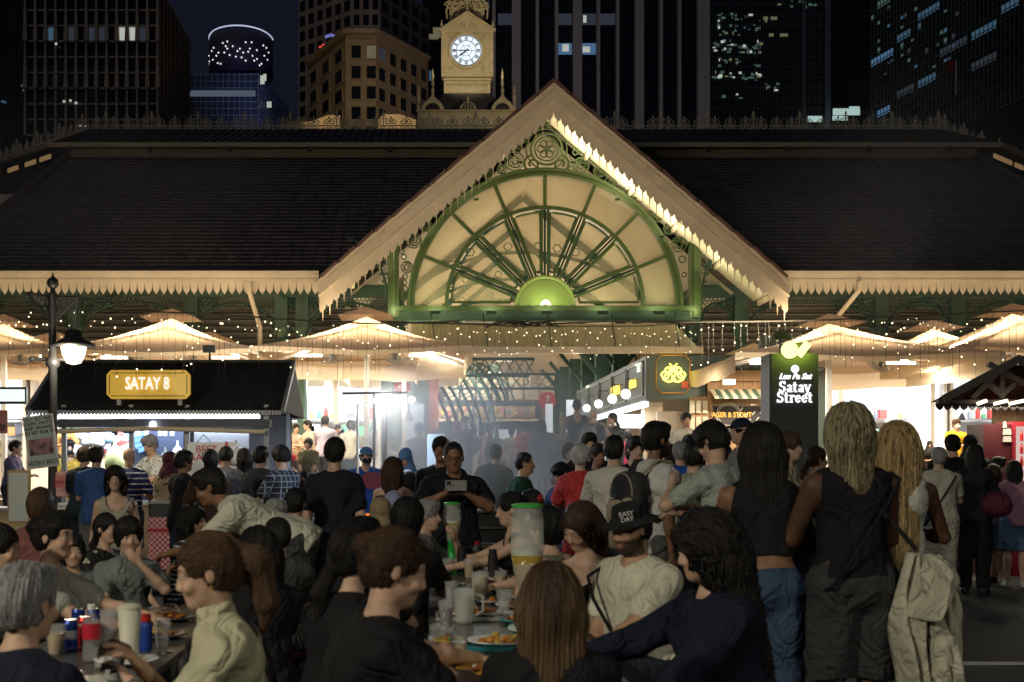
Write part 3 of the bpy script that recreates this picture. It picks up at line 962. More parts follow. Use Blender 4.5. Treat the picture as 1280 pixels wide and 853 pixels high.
# -- far left gridded tower
Y = 200; t = tower_thing('office_tower', 'dark gridded office tower with two bright windows at far left', 'office tower', PX(115, Y), Y + 12)
A, B = (PX(33, Y), Y), (PX(198, Y), Y); wl = Wall(A, B, t); ZT1 = PZ(-20, Y)
g = MB(); g.bb(A[0], B[0], Y, Y + 26, 0, ZT1); g.build('tower_body', glassd, t)
cols, ch = 13, wl.L / 13; rh = PZ(0, Y) - PZ(19.5, Y); fin = mat('fin_dim', (.36, .30, .24), .6, noise=.2, nscale=.3)
z = PZ(170, Y); r = 0
lit = {(9, 6): litw, (10, 6): litw, (2, 6): dimb, (4, 6): dimw, (6, 6): dimw, (7, 6): dimw, (11, 6): dimw}
while z < ZT1:
 for c in range(cols):
  wl.pane('window_pane', (c + .5) * ch, z + rh / 2, ch * .82, rh * .86, lit.get((c, r), glassd), .06)
 z += rh; r += 1
g = MB()
for c in range(cols + 1):
 z = PZ(170, Y); k = 0
 while z < ZT1:
  wd = .10 + (.24 if k % 3 else .12)
  p = [wl.p(c * ch - wd, z, .1), wl.p(c * ch + wd, z, .1), wl.p(c * ch + .09, z + rh * 3 - .2, .1), wl.p(c * ch - .09, z + rh * 3 - .2, .1)]
  q = [v + wl.n * .7 for v in p]
  g.add(p + q, [(0, 1, 2, 3), (7, 6, 5, 4), (0, 4, 5, 1), (1, 5, 6, 2), (3, 7, 4, 0)])
  z += rh * 3; k += 1
z = PZ(170, Y)
while z < ZT1: wl.bar(g, 0, wl.L, z - .12, z + .12, .1, .5); z += rh
g.build('facade_fin', fin, t, kind='stuff')
wr = Wall((B[0], Y), (B[0], Y + 26), t); wr.n = Vector((1, 0, 0))
g = MB()
for i in range(9): wr.bar(g, i * 3.0, i * 3.0 + .25, PZ(170, Y), ZT1, .02, .3)
z = PZ(170, Y)
while z < ZT1: wr.bar(g, 0, 26, z - .12, z + .12, .02, .25); z += rh
g.build('side_grid', fin, t, kind='stuff')
for (px, py) in ((70, 55), (80, 127), (88, 126), (95, 129), (101, 157), (107, 158)):
 g = MB(); g.box(PT(px, py, Y - .9), (.35, .1, .35)); g.build('window_light', litw, t)
Y = 240; t = tower_thing('office_tower', 'almost black tower edge left of the gridded tower', 'office tower', PX(0, Y), Y + 10)
g = MB(); g.bb(PX(-80, Y), PX(36, Y), Y, Y + 20, 0, PZ(-30, Y)); g.build('tower_body', glassd, t)
g = MB()
for i in range(30): g.bb(PX(-80 + i * 4, Y), PX(-80 + i * 4, Y) + .12, Y - .2, Y, 0, PZ(-30, Y))
g.build('facade_fin', mat('fin_blk', (.02, .022, .03), .5), t, kind='stuff')
for (px, py) in ((28, 107), (32, 109), (30, 113), (3, 127), (6, 128)):
 g = MB(); g.box(PT(px, py, Y - .4), (.5, .1, .4)); g.build('window_light', dimb, t)
# -- drum topped tower
Y = 300; t = tower_thing('office_tower', 'blue glass tower with a sparkling lit round drum on its roof', 'office tower', PX(300, Y), Y + 15)
xa, xb = PX(230, Y), PX(323, Y)
blueg = mat('blue_glass', (.04, .06, .09), .2, noise=.3, nscale=.1)
g = MB(); z1_ = PZ(91, Y)
dx_, dy_ = PX(371, Y + 40) - xb, 40
g.add([(xa, Y, 0), (xb, Y, 0), (xb + dx_, Y + 40, 0), (xa + dx_, Y + 40, 0), (xa, Y, z1_ - 1), (xb, Y, z1_), (xb + dx_, Y + 40, z1_), (xa + dx_, Y + 40, z1_)],
  [(0, 1, 5, 4), (1, 2, 6, 5), (2, 3, 7, 6), (3, 0, 4, 7), (4, 5, 6, 7)])
g.build('tower_body', blueg, t)
wf = Wall((xa, Y), (xb, Y), t); ws = Wall((xb, Y), (xb + dx_, Y + 40), t); ws.n = Vector((ws.d.y, -ws.d.x, 0))
g = MB(); bl = mat('blue_line', (.25, .32, .42), .5)
for W in (wf, ws):
 for i in range(int(W.L / 1.3)): W.bar(g, i * 1.3, i * 1.3 + .1, PZ(170, Y), z1_, .02, .12)
 z = PZ(170, Y)
 while z < z1_: W.bar(g, 0, W.L, z - .06, z + .06, .02, .14); z += 1.6
g.build('facade_grid', bl, t, kind='stuff')
g = MB(); wf.bar(g, 0, wf.L * .96, PZ(121, Y), PZ(114, Y), .1, .5); g.build('lit_band', emis('band_glow', (.25, .32, .42), .28, True), t)
g = MB(); g.box(PT(328, 100, Y - 1), (1, .2, 2)); g.box(PT(331, 97, Y - 1), (.7, .2, 1.6)); g.build('roof_sign', litw, t)
for q in (335, 338): g = MB(); g.box(PT(q, 131, Y + 6), (.5, .2, 1.4)); g.build('window_light', litw, t)
cxp = PX(301.5, Y + 14); rr = 39.5 * (Y + 14) / F
g = MB(); g.lathe((cxp, Y + 14, 0), [(rr, PZ(98, Y + 14)), (rr, PZ(50, Y + 14))], 40)
m = bpy.data.materials.new('drum_wash'); m.use_nodes = True; tt = m.node_tree; bb_ = tt.nodes['Principled BSDF']; bb_.inputs['Base Color'].default_value = (.05, .05, .09, 1); bb_.inputs['Roughness'].default_value = .6
g.build('drum', m, t, smooth=True)
for dx in (-22, -4, 14, 30): light('SPOT', 'drum_flood', PT(301.5 + dx, 103, Y - 26), 1500, (.5, .5, 1.0), .4, rot=(R(103), 0, 0), spot=50)
g = MB()
g.ring((0, 0), 1, .9, 0, 1); g = MB()
arc = [(cxp + rr * math.sin(a), Y + 14 - rr * math.cos(a), PZ(50, Y + 14) + .9 * math.cos(a)) for a in [i * PI / 20 - PI * .5 for i in range(21)]]
g.tube(arc, .17, 4); g.build('rim_light', emis('rim', (.7, .75, 1), .75, True), t)
g = MB()
dots = [(263, 70), (264, 77), (268, 64), (271, 60), (275, 70), (278, 66), (284, 54), (290, 52), (290, 61), (297, 58), (303, 64), (306, 61), (313, 53), (318, 61), (316, 65), (320, 53), (308, 72), (313, 76), (321, 70), (326, 74), (333, 57), (336, 60), (338, 66), (337, 75), (281, 80), (277, 79), (286, 66), (293, 69), (301, 71), (310, 66), (326, 63), (331, 80), (262, 80), (288, 58), (323, 76), (334, 70), (270, 75), (329, 82)]
for px, py in dots:
 x = PX(px, Y + 14) - cxp
 if abs(x) < rr:
  y = Y + 14 - math.sqrt(rr * rr - x * x) - .2; g.ball(PT(px, py, y) if False else (x * y / (Y + 14) + cxp, y, PZ(py, y)), .20, 5, 4)
g.build('sparkle_light', emis('sparkle', (1, .98, 1), 1.1, True), t, kind='stuff')
# -- beige stepped building
Y = 150; t = tower_thing('office_building', 'warm lit beige faceted building with square windows left of the clock tower', 'office building', PX(455, Y), Y + 14)
bei = mat('beige_stone', (.40, .29, .16), .75, noise=.15, nscale=.5)
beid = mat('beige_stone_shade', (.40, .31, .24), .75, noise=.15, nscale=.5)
pts = [(PX(385, Y + 12), Y + 12), (PX(432, Y), Y), (PX(470, Y), Y), (PX(535, Y + 10), Y + 10)]
zt = PZ(43, Y)
g = MB()
back = [(pts[-1][0], Y + 30), (pts[0][0], Y + 30)]
allp = pts + back; n = len(allp)
g.add([(x, y, 0) for x, y in allp] + [(x, y, zt) for x, y in allp], [tuple(range(n, 2 * n))] + [(i, (i + 1) % n, n + (i + 1) % n, n + i) for i in range(n)])
g.build('wall', bei, t)
g = MB()
for a, b in zip(pts[:-1], pts[1:]): g.beam((a[0], a[1] - .3, zt + .2), (b[0], b[1] - .3, zt + .2), .8, .5)
g.build('parapet', bei, t)
winf = mat('window_frame_dim', (.10, .09, .08), .6)
rowh = 25.5 * Y / F
def window(W, u, z, w_, h_, m, lab=None):
 c = W.p(u, z, .0) - W.parent.location
 key = ('wf', round(w_, 2), round(h_, 2))
 if key not in WC:
  g = MB()
  for a in ((-w_ / 2 - .08, -w_ / 2, -h_ / 2, h_ / 2), (w_ / 2, w_ / 2 + .08, -h_ / 2, h_ / 2), (-w_ / 2 - .08, w_ / 2 + .08, h_ / 2, h_ / 2 + .08), (-w_ / 2 - .2, w_ / 2 + .2, -h_ / 2 - .16, -h_ / 2)):
   g.bb(a[0], a[1], -.14, .02, a[2], a[3])
  WC[key] = g.mesh('window', bei)
  WC[key + (1,)] = {}
 f_ = put('window', WC[key], W.parent, c, (0, 0, W.rz))
 pk = WC[key + (1,)]
 if m.name not in pk:
  g = MB(); g.bb(-w_ / 2, w_ / 2, -.05, -.02, -h_ / 2, h_ / 2); pk[m.name] = g.mesh('pane', m)
 put('pane', pk[m.name], f_)
WC = {}
for wi, (a, b, cnt) in enumerate(((pts[0], pts[1], 3), (pts[1], pts[2], 2), (pts[2], pts[3], 5))):
 W = Wall(a, b, t)
 for r in range(5):
  for c in range(cnt):
   u = (c + .5) * W.L / cnt + (.35 if wi == 1 else 0); z = zt - .9 - (r + .5) * rowh
   window(W, u, z, W.L / cnt * .60, rowh * .62, dimy if (wi, r, c) == (1, 0, 1) else (dimw if (wi, r, c) == (2, 0, 0) else glassd))
light('SPOT', 'beige_flood', (PX(450, 120), 118, PZ(165, 120)), 5000, (1, .80, .52), .5, rot=(R(108), 0, 0), spot=60)
t2 = tower_thing('office_building', 'low beige wing with lit parapet just above the roof cresting', 'office building', PX(385, 130), 134)
g = MB(); g.bb(PX(358, 130), PX(425, 130), 130, 140, 0, PZ(152, 130)); g.prism([(PX(388, 130), PZ(152, 130)), (PX(425, 130), PZ(152, 130)), (PX(425, 130), PZ(144, 130)), (PX(410, 130), PZ(144, 130))][::-1], 130, 138)
g.bb(PX(473, 130), PX(520, 130), 130, 140, 0, PZ(150, 130)); g.prism([(PX(473, 130), PZ(150, 130)), (PX(520, 130), PZ(150, 130)), (PX(500, 130), PZ(143, 130)), (PX(478, 130), PZ(143, 130))][::-1], 130, 138)
g.build('wall', bei, t2)
Y = 190; t = tower_thing('office_tower', 'dark tower with rows of unlit square windows behind the beige building', 'office tower', PX(455, Y), Y + 14)
pts = [(PX(373, Y + 8), Y + 8), (PX(440, Y), Y), (PX(475, Y), Y), (PX(536, Y + 14), Y + 14)]; zt = PZ(-30, Y)
allp = pts + [(pts[-1][0], Y + 30), (pts[0][0], Y + 30)]; n = len(allp)
g = MB(); g.add([(x, y, 0) for x, y in allp] + [(x, y, zt) for x, y in allp], [tuple(range(n, 2 * n))] + [(i, (i + 1) % n, n + (i + 1) % n, n + i) for i in range(n)])
g.build('wall', beid, t)
for wi, (a, b, cnt) in enumerate(zip(pts[:-1], pts[1:], (6, 3, 5))):
 W = Wall(a, b, t)
 for r in range(9):
  for c in range(cnt):
   W.pane('window_pane', (c + .5) * W.L / cnt, PZ(-14 + r * 19.5, Y), W.L / cnt * .58, 12.5 * Y / F, glassd, .05)
g = MB()
for i, (px, py) in enumerate(((401, 59), (405, 57), (409, 56), (412, 54), (415, 57))): g.box(PT(px, py, Y - 3), (.55, .1, .22 + .15 * (i % 2)))
g.build('red_sign', emis('redsign', (1, .10, .08), 1.0, True), t)
g = MB()
for i, (px, py) in enumerate(((408, 46), (411, 45), (414, 44), (417, 45))): g.box(PT(px, py, Y - 3), (.4, .1, .4))
g.build('blue_sign', emis('bluesign', (.3, .3, .9), .5, True), t)
Y = 230; t = tower_thing('office_tower', 'slim dark glass tower directly behind the clock tower', 'office tower', PX(570, Y), Y + 10)
g = MB(); g.bb(PX(528, Y), PX(614, Y), Y, Y + 20, 0, PZ(-30, Y)); g.build('tower_body', glassd, t)
W = Wall((PX(528, Y), Y), (PX(614, Y), Y), t)
for r in range(9):
 for c in range(7):
  W.pane('window_pane', (c + .5) * W.L / 7, PZ(5 + r * 18, Y), W.L / 7 * .85, 13 * Y / F, dimy if (r, c) in ((2, 1),) else (dimb if (r * 5 + c) % 11 == 3 else glassd), .05)
g = MB(); g.box(PT(541, 46, Y - .4), (2.0, .2, .9)); g.build('window_light', dimy, t)
# -- tower with white vertical fins
Y = 170; t = tower_thing('office_tower', 'dark tower striped by pale vertical fins behind the gable', 'office tower', PX(750, Y), Y + 15)
g = MB(); g.bb(PX(612, Y), PX(884, Y), Y, Y + 26, 0, PZ(-30, Y)); g.build('tower_body', glassd, t)
finw = mat('pale_fin', (.34, .32, .33), .6, noise=.1, nscale=.1)
for px, wd in ((617, 4), (645, 11), (671, 4), (695, 4), (721, 11), (747, 4), (771, 4), (798, 11), (825, 4), (848, 4), (878, 15)):
 g = MB(); a = PX(px - wd / 2, Y); b = PX(px + wd / 2, Y); g.bb(a, b, Y - 1.0, Y, 0, PZ(-30, Y)); g.build('vertical_fin', finw, t)
W = Wall((PX(612, Y), Y), (PX(884, Y), Y), t); edges = [(622, 640), (651, 669), (673, 693), (697, 715), (727, 745), (749, 769), (774, 792), (804, 822), (828, 846), (850, 870)]
for r in range(10):
 for (a, b) in edges:
  mm = glassd
  if (r, a) in ((3, 697), (3, 727)): mm = litb
  if (r, a) in ((1, 727),): mm = dimw
  if (r, a) in ((1, 749), (1, 697), (1, 622)): mm = dimw
  W.pane('window_pane', (PX((a + b) / 2, Y) - PX(612, Y)), PZ(-10 + r * 18.5 + 16, Y), PX(b, Y) - PX(a, Y) - .1, 14 * Y / F, mm, .05)
for px, py, w_, h_, mm in ((707, 60, 8, 9, litw), (733, 62, 9, 7, litw), (731, 24, 4, 9, litw)):
 g = MB(); g.box(PT(px, py, Y - .3), (w_ * Y / F, .1, h_ * Y / F)); g.build('window_light', mm, t)
light('SPOT', 'fin_flood', (PX(750, 120), 118, PZ(165, 120) - 2), 5000, (.95, .85, 1), .5, rot=(R(112), 0, 0), spot=80)
# -- right hand glass towers
Y = 260; t = tower_thing('office_tower', 'black glass tower with scattered small lights right of the pale finned tower', 'office tower', PX(950, Y), Y + 15)
g = MB(); g.bb(PX(886, Y), PX(1034, Y), Y, Y + 30, 0, PZ(-30, Y)); g.build('tower_body', glassd, t)
g = MB()
for i in range(37): g.bb(PX(886 + i * 4, Y), PX(886 + i * 4, Y) + .09, Y - .2, Y, 0, PZ(-30, Y))
for i in range(16): g.bb(PX(886, Y), PX(1034, Y), Y - .15, Y, PZ(-20 + i * 13, Y) - .06, PZ(-20 + i * 13, Y) + .06)
g.bb(PX(1003, Y), PX(1006, Y), Y - .8, Y, 0, PZ(-30, Y)); g.bb(PX(1030, Y), PX(1037, Y), Y - .8, Y, 0, PZ(-30, Y))
g.build('facade_grid', mat('grid_dark', (.12, .15, .18), .5), t, kind='stuff')
rs = random.Random(3)
rows_ = [(61, 30), (55, 12), (78, 12), (95, 26), (22, 14), (35, 10), (108, 6), (118, 3), (5, 8), (43, 8)]
for y_, cnt in rows_:
 for i in range(cnt):
  px = rs.uniform(892, 952) if y_ not in (108, 5) else rs.uniform(950, 1030)
  if y_ == 108: px = rs.uniform(955, 974)
  g = MB(); g.box(PT(px, y_ + rs.uniform(-5, 5) + (px - 920) * .02, Y - .4), (rs.uniform(.2, .8), .1, rs.uniform(.2, .6))); g.build('window_light', rs.choice([litg, dimy, dimw, litg, litw]), t)
for i in range(9):
 g = MB(); g.box(PT(rs.uniform(957, 984), rs.choice([23, 44, 26]), Y - .4), (rs.uniform(.4, 1.2), .1, .6)); g.build('window_light', dimy, t)
Y = 280; t = tower_thing('office_tower', 'dark banded tower with a bright lobby strip low between the glass towers', 'office tower', PX(1062, Y), Y + 15)
g = MB(); g.bb(PX(1037, Y), PX(1100, Y), Y, Y + 20, 0, PZ(-30, Y)); g.build('tower_body', glassd, t)
g = MB()
for i in range(26): g.bb(PX(1037, Y), PX(1100, Y), Y - .3, Y, PZ(-20 + i * 7, Y) - .15, PZ(-20 + i * 7, Y) + .15)
g.build('facade_band', mat('band_navy', (.02, .022, .045), .5), t, kind='stuff')
for px, py, w_, h_ in ((1018, 149, 20, 8), (1058, 140, 36, 9), (1050, 148, 20, 6), (1068, 137, 14, 8)):
 g = MB(); g.box(PT(px, py, Y - 24), (w_ * .15, .1, h_ * .15)); g.build('window_light', emis('lobby', (.6, .85, .8), .6, True), t)
Yf_ = 250.; Xf = PX(1089, Yf_)
t = tower_thing('office_tower', 'towering dark green glass office block with blue lit bands at far right', 'office tower', Xf + 20, Yf_)
tt_ = 62; A = (Xf + .2 * tt_, Yf_ - tt_); B = (Xf, Yf_)
g = MB(); zt = PZ(-60, Yf_) * 1.0
g.add([(A[0], A[1], 0), (B[0], B[1], 0), (B[0] + 60, B[1], 0), (A[0] + 60, A[1], 0), (A[0], A[1], zt), (B[0], B[1], zt), (B[0] + 60, B[1], zt), (A[0] + 60, A[1], zt)],
  [(0, 1, 5, 4), (1, 2, 6, 5), (2, 3, 7, 6), (3, 0, 4, 7), (4, 5, 6, 7)])
g.build('tower_body', mat('green_glass', (.014, .022, .022), .2, noise=.3, nscale=.1), t)
W = Wall(B, A, t); W.n = Vector((W.d.y, -W.d.x, 0));
if W.n.x > 0: W.n = -W.n
g = MB()
i = 0
while i * 1.15 < W.L: W.bar(g, i * 1.15, i * 1.15 + .09, 60, zt, .02, .16); i += 1
z = 60
while z < zt: W.bar(g, 0, W.L, z - .07, z + .07, .02, .22); z += 1.75
g.build('facade_grid', mat('grid_green', (.17, .20, .18), .5), t, kind='stuff')
def lit_run(u0, u1, px_ref, py_ref, m, h_=1.3):
 for k in range(int(u0 / 1.15), int(u1 / 1.15)):
  yk = W.p(k * 1.15, 0).y
  W.pane('window_pane', (k + .55) * 1.15, px_ref, .95, h_, m, .03)
def zat(px, py):
 best = None
 for k in range(600):
  q = W.p(k * W.L / 600, 0)
  if abs(CX + q.x * F / q.y - px) < .6: best = k * W.L / 600, PZ(py, q.y); break
 return best
for px0, px1, py0, m in ((1089, 1118, 88, litb), (1098, 1117, 148, litb), (1150, 1175, 105, dimb), (1125, 1145, 118, dimw), (1150, 1180, 32, dimb), (1216, 1248, 50, dimb), (1256, 1279, 22, dimb), (1217, 1248, 88, dimw), (1180, 1210, 75, dimw), (1100, 1115, 8, litg), (1122, 1142, 50, dimb)):
 a = zat(px0, py0); b = zat(px1, py0)
 if a and b:
  zf = round(a[1] / 1.75) * 1.75 + .87
  lit_run(a[0], b[0], zf, None, m)
for i in range(40):
 a = zat(rs.uniform(1092, 1200), rs.uniform(0, 90))
 if a: W.pane('window_pane', (int(a[0] / 1.15) + .55) * 1.15, int(a[1] / 1.75) * 1.75 + .87, .9, rs.uniform(.3, 1.1), rs.choice([litg, dimw, dimb]), .03)
g = MB(); p = W.p(30, PZ(118, 220), 1.5); g.tube([p, p + Vector((0, 0, 6))], .1, 5); g.build('flag_pole', white, t)
g = MB(); g.sheet([[p + Vector((0, 0, 5.8)), p + Vector((0, 0, 4))], [p + Vector((-2, -1, 5.5)), p + Vector((-2, -1, 3.4))]]); g.build('red_flag', mat('flagred', (.3, .02, .02), .7), t)
# == umbrellas
def fabric(name, c, tr=.45):
 m = bpy.data.materials.new(name); m.use_nodes = True; t = m.node_tree; t.nodes.clear()
 d = t.nodes.new('ShaderNodeBsdfDiffuse'); d.inputs[0].default_value = (*c, 1)
 q = t.nodes.new('ShaderNodeBsdfTranslucent'); q.inputs[0].default_value = (c[0], c[1] * .9, c[2] * .8, 1)
 x = t.nodes.new('ShaderNodeMixShader'); x.inputs[0].default_value = tr
 o = t.nodes.new('ShaderNodeOutputMaterial')
 n = t.nodes.new('ShaderNodeTexNoise'); n.inputs['Scale'].default_value = 2.5; n.inputs['Detail'].default_value = 4
 tc = t.nodes.new('ShaderNodeTexCoord'); b = t.nodes.new('ShaderNodeBump'); b.inputs['Strength'].default_value = .35; b.inputs['Distance'].default_value = .08
 t.links.new(tc.outputs['Object'], n.inputs['Vector']); t.links.new(n.outputs[0], b.inputs['Height']); t.links.new(b.outputs[0], d.inputs['Normal'])
 t.links.new(d.outputs[0], x.inputs[1]); t.links.new(q.outputs[0], x.inputs[2]); t.links.new(x.outputs[0], o.inputs[0])
 return m
canvas = fabric('umbrella_canvas', (.72, .60, .48), .30)
canvas_v = fabric('umbrella_valance', (.78, .70, .55), .5)
lampm = emis('lamp_tube', (1, .9, .7), 9.0)
def umbrella(px, Y, H, zap, zev, label, power=150, fans=True, rz=0.):
 X0 = PX(px, Y); H *= 1.12
 t = thing('market_umbrella', label, 'umbrella', (X0, Y, FLZ if Y > 24.9 else 0), 'big square market umbrellas in front of the hall')
 c4 = [Vector((X0 + sx * H, Y + sy * H, zev)) for sx, sy in ((-1, -1), (1, -1), (1, 1), (-1, 1))]
 ap = Vector((X0, Y, zap))
 for k in range(4):
  a, b = c4[k], c4[(k + 1) % 4]
  grid = []
  NU, NV = 8, 8
  for i in range(NV + 1):
   v = i / NV
   row = []
   for j in range(NU + 1):
    u = j / NU
    e = a.lerp(b, u)
    p = ap.lerp(e, v)
    p = Vector(p)
    p.z -= .10 * math.sin(PI * v)            # taut sag of the sheet
    p.z += .02 * math.sin(u * 9 + k) * v
    mid = (a + b) / 2
    if v > 0:
     inn = (4 * u * (1 - u)) * .10 * v           # edges pull in between the corners
     p += (ap - mid).normalized() * 0 + Vector((X0 - mid.x, Y - mid.y, 0)).normalized() * inn
     p.z -= .05 * (4 * u * (1 - u)) * v
    row.append(p)
   grid.append(row)
  g = MB(); g.sheet(grid); g.build('canopy_panel', canvas, t, smooth=True)
  low = [p - Vector((0, 0, (.09 if k == 0 else .34) + .02 * math.sin(j * 2.1 + k))) for j, p in enumerate(grid[-1])]
  g = MB(); g.sheet([grid[-1], low]); g.build('valance', canvas_v, t, smooth=True)
 g = MB()
 q = .55
 for k in range(4):
  sx, sy = ((-1, -1), (1, -1), (1, 1), (-1, 1))[k]; sx2, sy2 = ((-1, -1), (1, -1), (1, 1), (-1, 1))[(k + 1) % 4]
  g.add([(X0, Y, zap + .20), (X0 + sx * q, Y + sy * q, zap - .02), (X0 + sx2 * q, Y + sy2 * q, zap - .02)], [(0, 1, 2)])
 g.build('vent_cap', canvas, t)
 g = MB()
 for k in range(4):
  g.beam(ap - Vector((0, 0, .32)), c4[k] - Vector((0, 0, .10)), .03, .04)
  m_ = (c4[k] + c4[(k + 1) % 4]) / 2; g.beam(ap - Vector((0, 0, .34)), m_ - Vector((0, 0, .20)) + (ap - m_) * .08, .03, .04)
 g.build('rib', white, t)
 g = MB(); z0 = FLZ if Y > 24.9 else 0
 g.bb(X0 - .05, X0 + .05, Y - .05, Y + .05, z0, zap - .05); g.build('pole', white, t)
 g = MB(); g.bb(X0 - .4, X0 + .4, Y - .4, Y + .4, z0, z0 + .08); g.build('base', greym, t)
 for s in (-1, 1):
  l = Vector((X0 + s * H * .55, Y - H * .1, zev - .02))
  g = MB(); g.beam(l - Vector((.28, 0, 0)), l + Vector((.28, 0, 0)), .05, .05); g.build('lamp_tube', lampm, t)
  light('AREA', 'umbrella_lamp', l + Vector((0, 0, .06)), power * 3.4, (1, .80, .52), .5, rot=(PI, 0, 0), size_y=.12)
  light('AREA', 'umbrella_lamp', l - Vector((0, 0, .06)), power * .7, (1, .84, .62), .5, size_y=.12)
  if fans:
   f = thing('fan', ' '.join(('caged fan under the %s half of the %s' % ('left' if s < 0 else 'right', label.split(',')[0])).split()[:15]), 'fan', (X0 + s * .62, Y - H * .45, zev - .12), 'caged fans under the umbrellas')
   c = f.location; g = MB(); T = Matrix.Rotation(R(28), 3, 'X') @ Matrix.Rotation(R(12 * s), 3, 'Y')
   for r_ in (.08, .14, .20, .26):
    pts = [c + T @ Vector((r_ * math.cos(a), r_ * math.sin(a), -.05 if r_ < .26 else 0)) for a in [2 * PI * i / 20 for i in range(21)]]
    g.tube(pts, .007, 4, caps=False)
   for i in range(14):
    a = 2 * PI * i / 14; g.tube([c + T @ Vector((0, 0, -.05)), c + T @ Vector((.26 * math.cos(a), .26 * math.sin(a), 0))], .005, 3, caps=False)
   g.build('cage', greym, f)
   g = MB()
   for i in range(3):
    a = 2 * PI * i / 3; p = [c + T @ Vector((r_ * math.cos(a + o_), r_ * math.sin(a + o_), .0 + .02 * o_)) for r_, o_ in ((.04, 0), (.22, -.3), (.23, .3))]; g.add(p, [(0, 1, 2)])
   g.build('blade', greym, f)
   g = MB(); g.lathe(c, [(.05, -.04), (.05, .08), (.02, .1)], 8, M=T); g.tube([c, c + Vector((0, 0, .35))], .015, 4); g.build('motor', greym, f)
 return t
US = [
 (5, 26.5, 1.75, 405, 436, 'cream umbrella at the far left, cut by the photo edge', 130),
 (215, 26.5, 1.85, 398, 437, 'cream umbrella glowing above the black satay stall roof', 150),
 (458, 26.5, 1.90, 396, 434, 'cream umbrella left of the entrance with its pole in view', 150),
 (1036, 25.2, 2.15, 405, 442, 'widest cream umbrella behind the black sign pillar', 200),
 (1265, 25.6, 1.75, 392, 434, 'cream umbrella at the far right edge above the kiosk', 130),
]
for px, Y, H, a, b, lab, pw in US:
 umbrella(px, Y, H, PZ(a, Y), PZ(b, Y - H), lab, pw)
for px, Y, H, a, b, lab in ((70, 30.0, 1.75, 425, 452, 'low cream umbrella in the second row behind the lamp post'), (262, 30.1, 1.7, 425, 452, 'cream umbrella in the second row behind the satay stall roof'), (420, 30.0, 1.75, 425, 450, 'cream umbrella in the second row left of the umbrella by the entrance'), (505, 30.2, 1.25, 430, 455, 'small cream umbrella in the second row beside the entrance'), (1165, 29.4, 1.45, 411, 440, 'small cream umbrella in the second row between two bigger ones at right'), (1050, 29.6, 1.6, 425, 448, 'cream umbrella in the second row behind the black pillar sign'), (942, 29.4, .85, 440, 458, 'small cream umbrella in the second row above the wooden bar')):
 umbrella(px, Y, H, PZ(a, Y), PZ(b, Y - H), lab, 110, False)
# == entrance canopy (slung under the fanlight)
t = thing('entrance_canopy', 'cream sloping canopy slung across the entrance below the fanlight', 'canopy', (PX(690, 27), 27, PZ(440, 27)))
xa, xb = PX(512, 27), PX(878, 27); za, zb2 = PZ(440, 27), PZ(406, 30.1)
n = 9
for i in range(n):
 a = xa + (xb - xa) * i / n; b = xa + (xb - xa) * (i + 1) / n - .02
 g = MB(); g.add([(a, 27, za), (b, 27, za), (b, 30.1, zb2), (a, 30.1, zb2), (a, 27, za + .02), (b, 27, za + .02), (b, 30.1, zb2 + .02), (a, 30.1, zb2 + .02)], [(0, 3, 2, 1), (4, 5, 6, 7), (0, 1, 5, 4), (2, 3, 7, 6), (0, 4, 7, 3), (1, 2, 6, 5)])
 g.build('canopy_panel', mat('canopy_cream', (.50, .42, .30), .5, noise=.1), t)
 g = MB(); g.beam((b + .01, 27, za - .02), (b + .01, 30.1, zb2 - .02), .03, .05); g.build('canopy_rib', greym, t)
g = MB(); g.bb(xa, xb, 26.9, 27, za - .04, za + .10); g.build('front_rail', cream, t)
g = MB(); g.bb(xa, xb, 28.4, 28.45, za + .26, za + .31); g.build('purlin', greym, t)
for px in (545, 610, 690, 770, 850):
 g = MB(); p = PT(px, 437, 27); g.tube([p, PT(px - 6, 392, 30.2)], .015, 4); g.build('hanger_rod', black, t)
for px in (560, 640, 720, 800, 860):
 light('AREA', 'canopy_lamp', (PX(px, 28), 28, za - .35), 34, (1, .84, .6), .3, rot=(PI, 0, 0))
g = MB(); c = PT(650, 405, 27)
rk = random.Random(2)
pts = [c + Vector((math.sin(i * .9) * .5 + (i - 12) * .03, math.cos(i * 1.3) * .1, math.sin(i * 2.1) * .07)) for i in range(25)]
g.tube([PT(400, 402, 27)] + [PT(520, 404, 27)] + pts + [PT(760, 402, 27), PT(868, 404, 27)], .018, 4)
tag(g.build('cable_bundle', black), 'knot of black cable slung above the entrance canopy', 'cable')
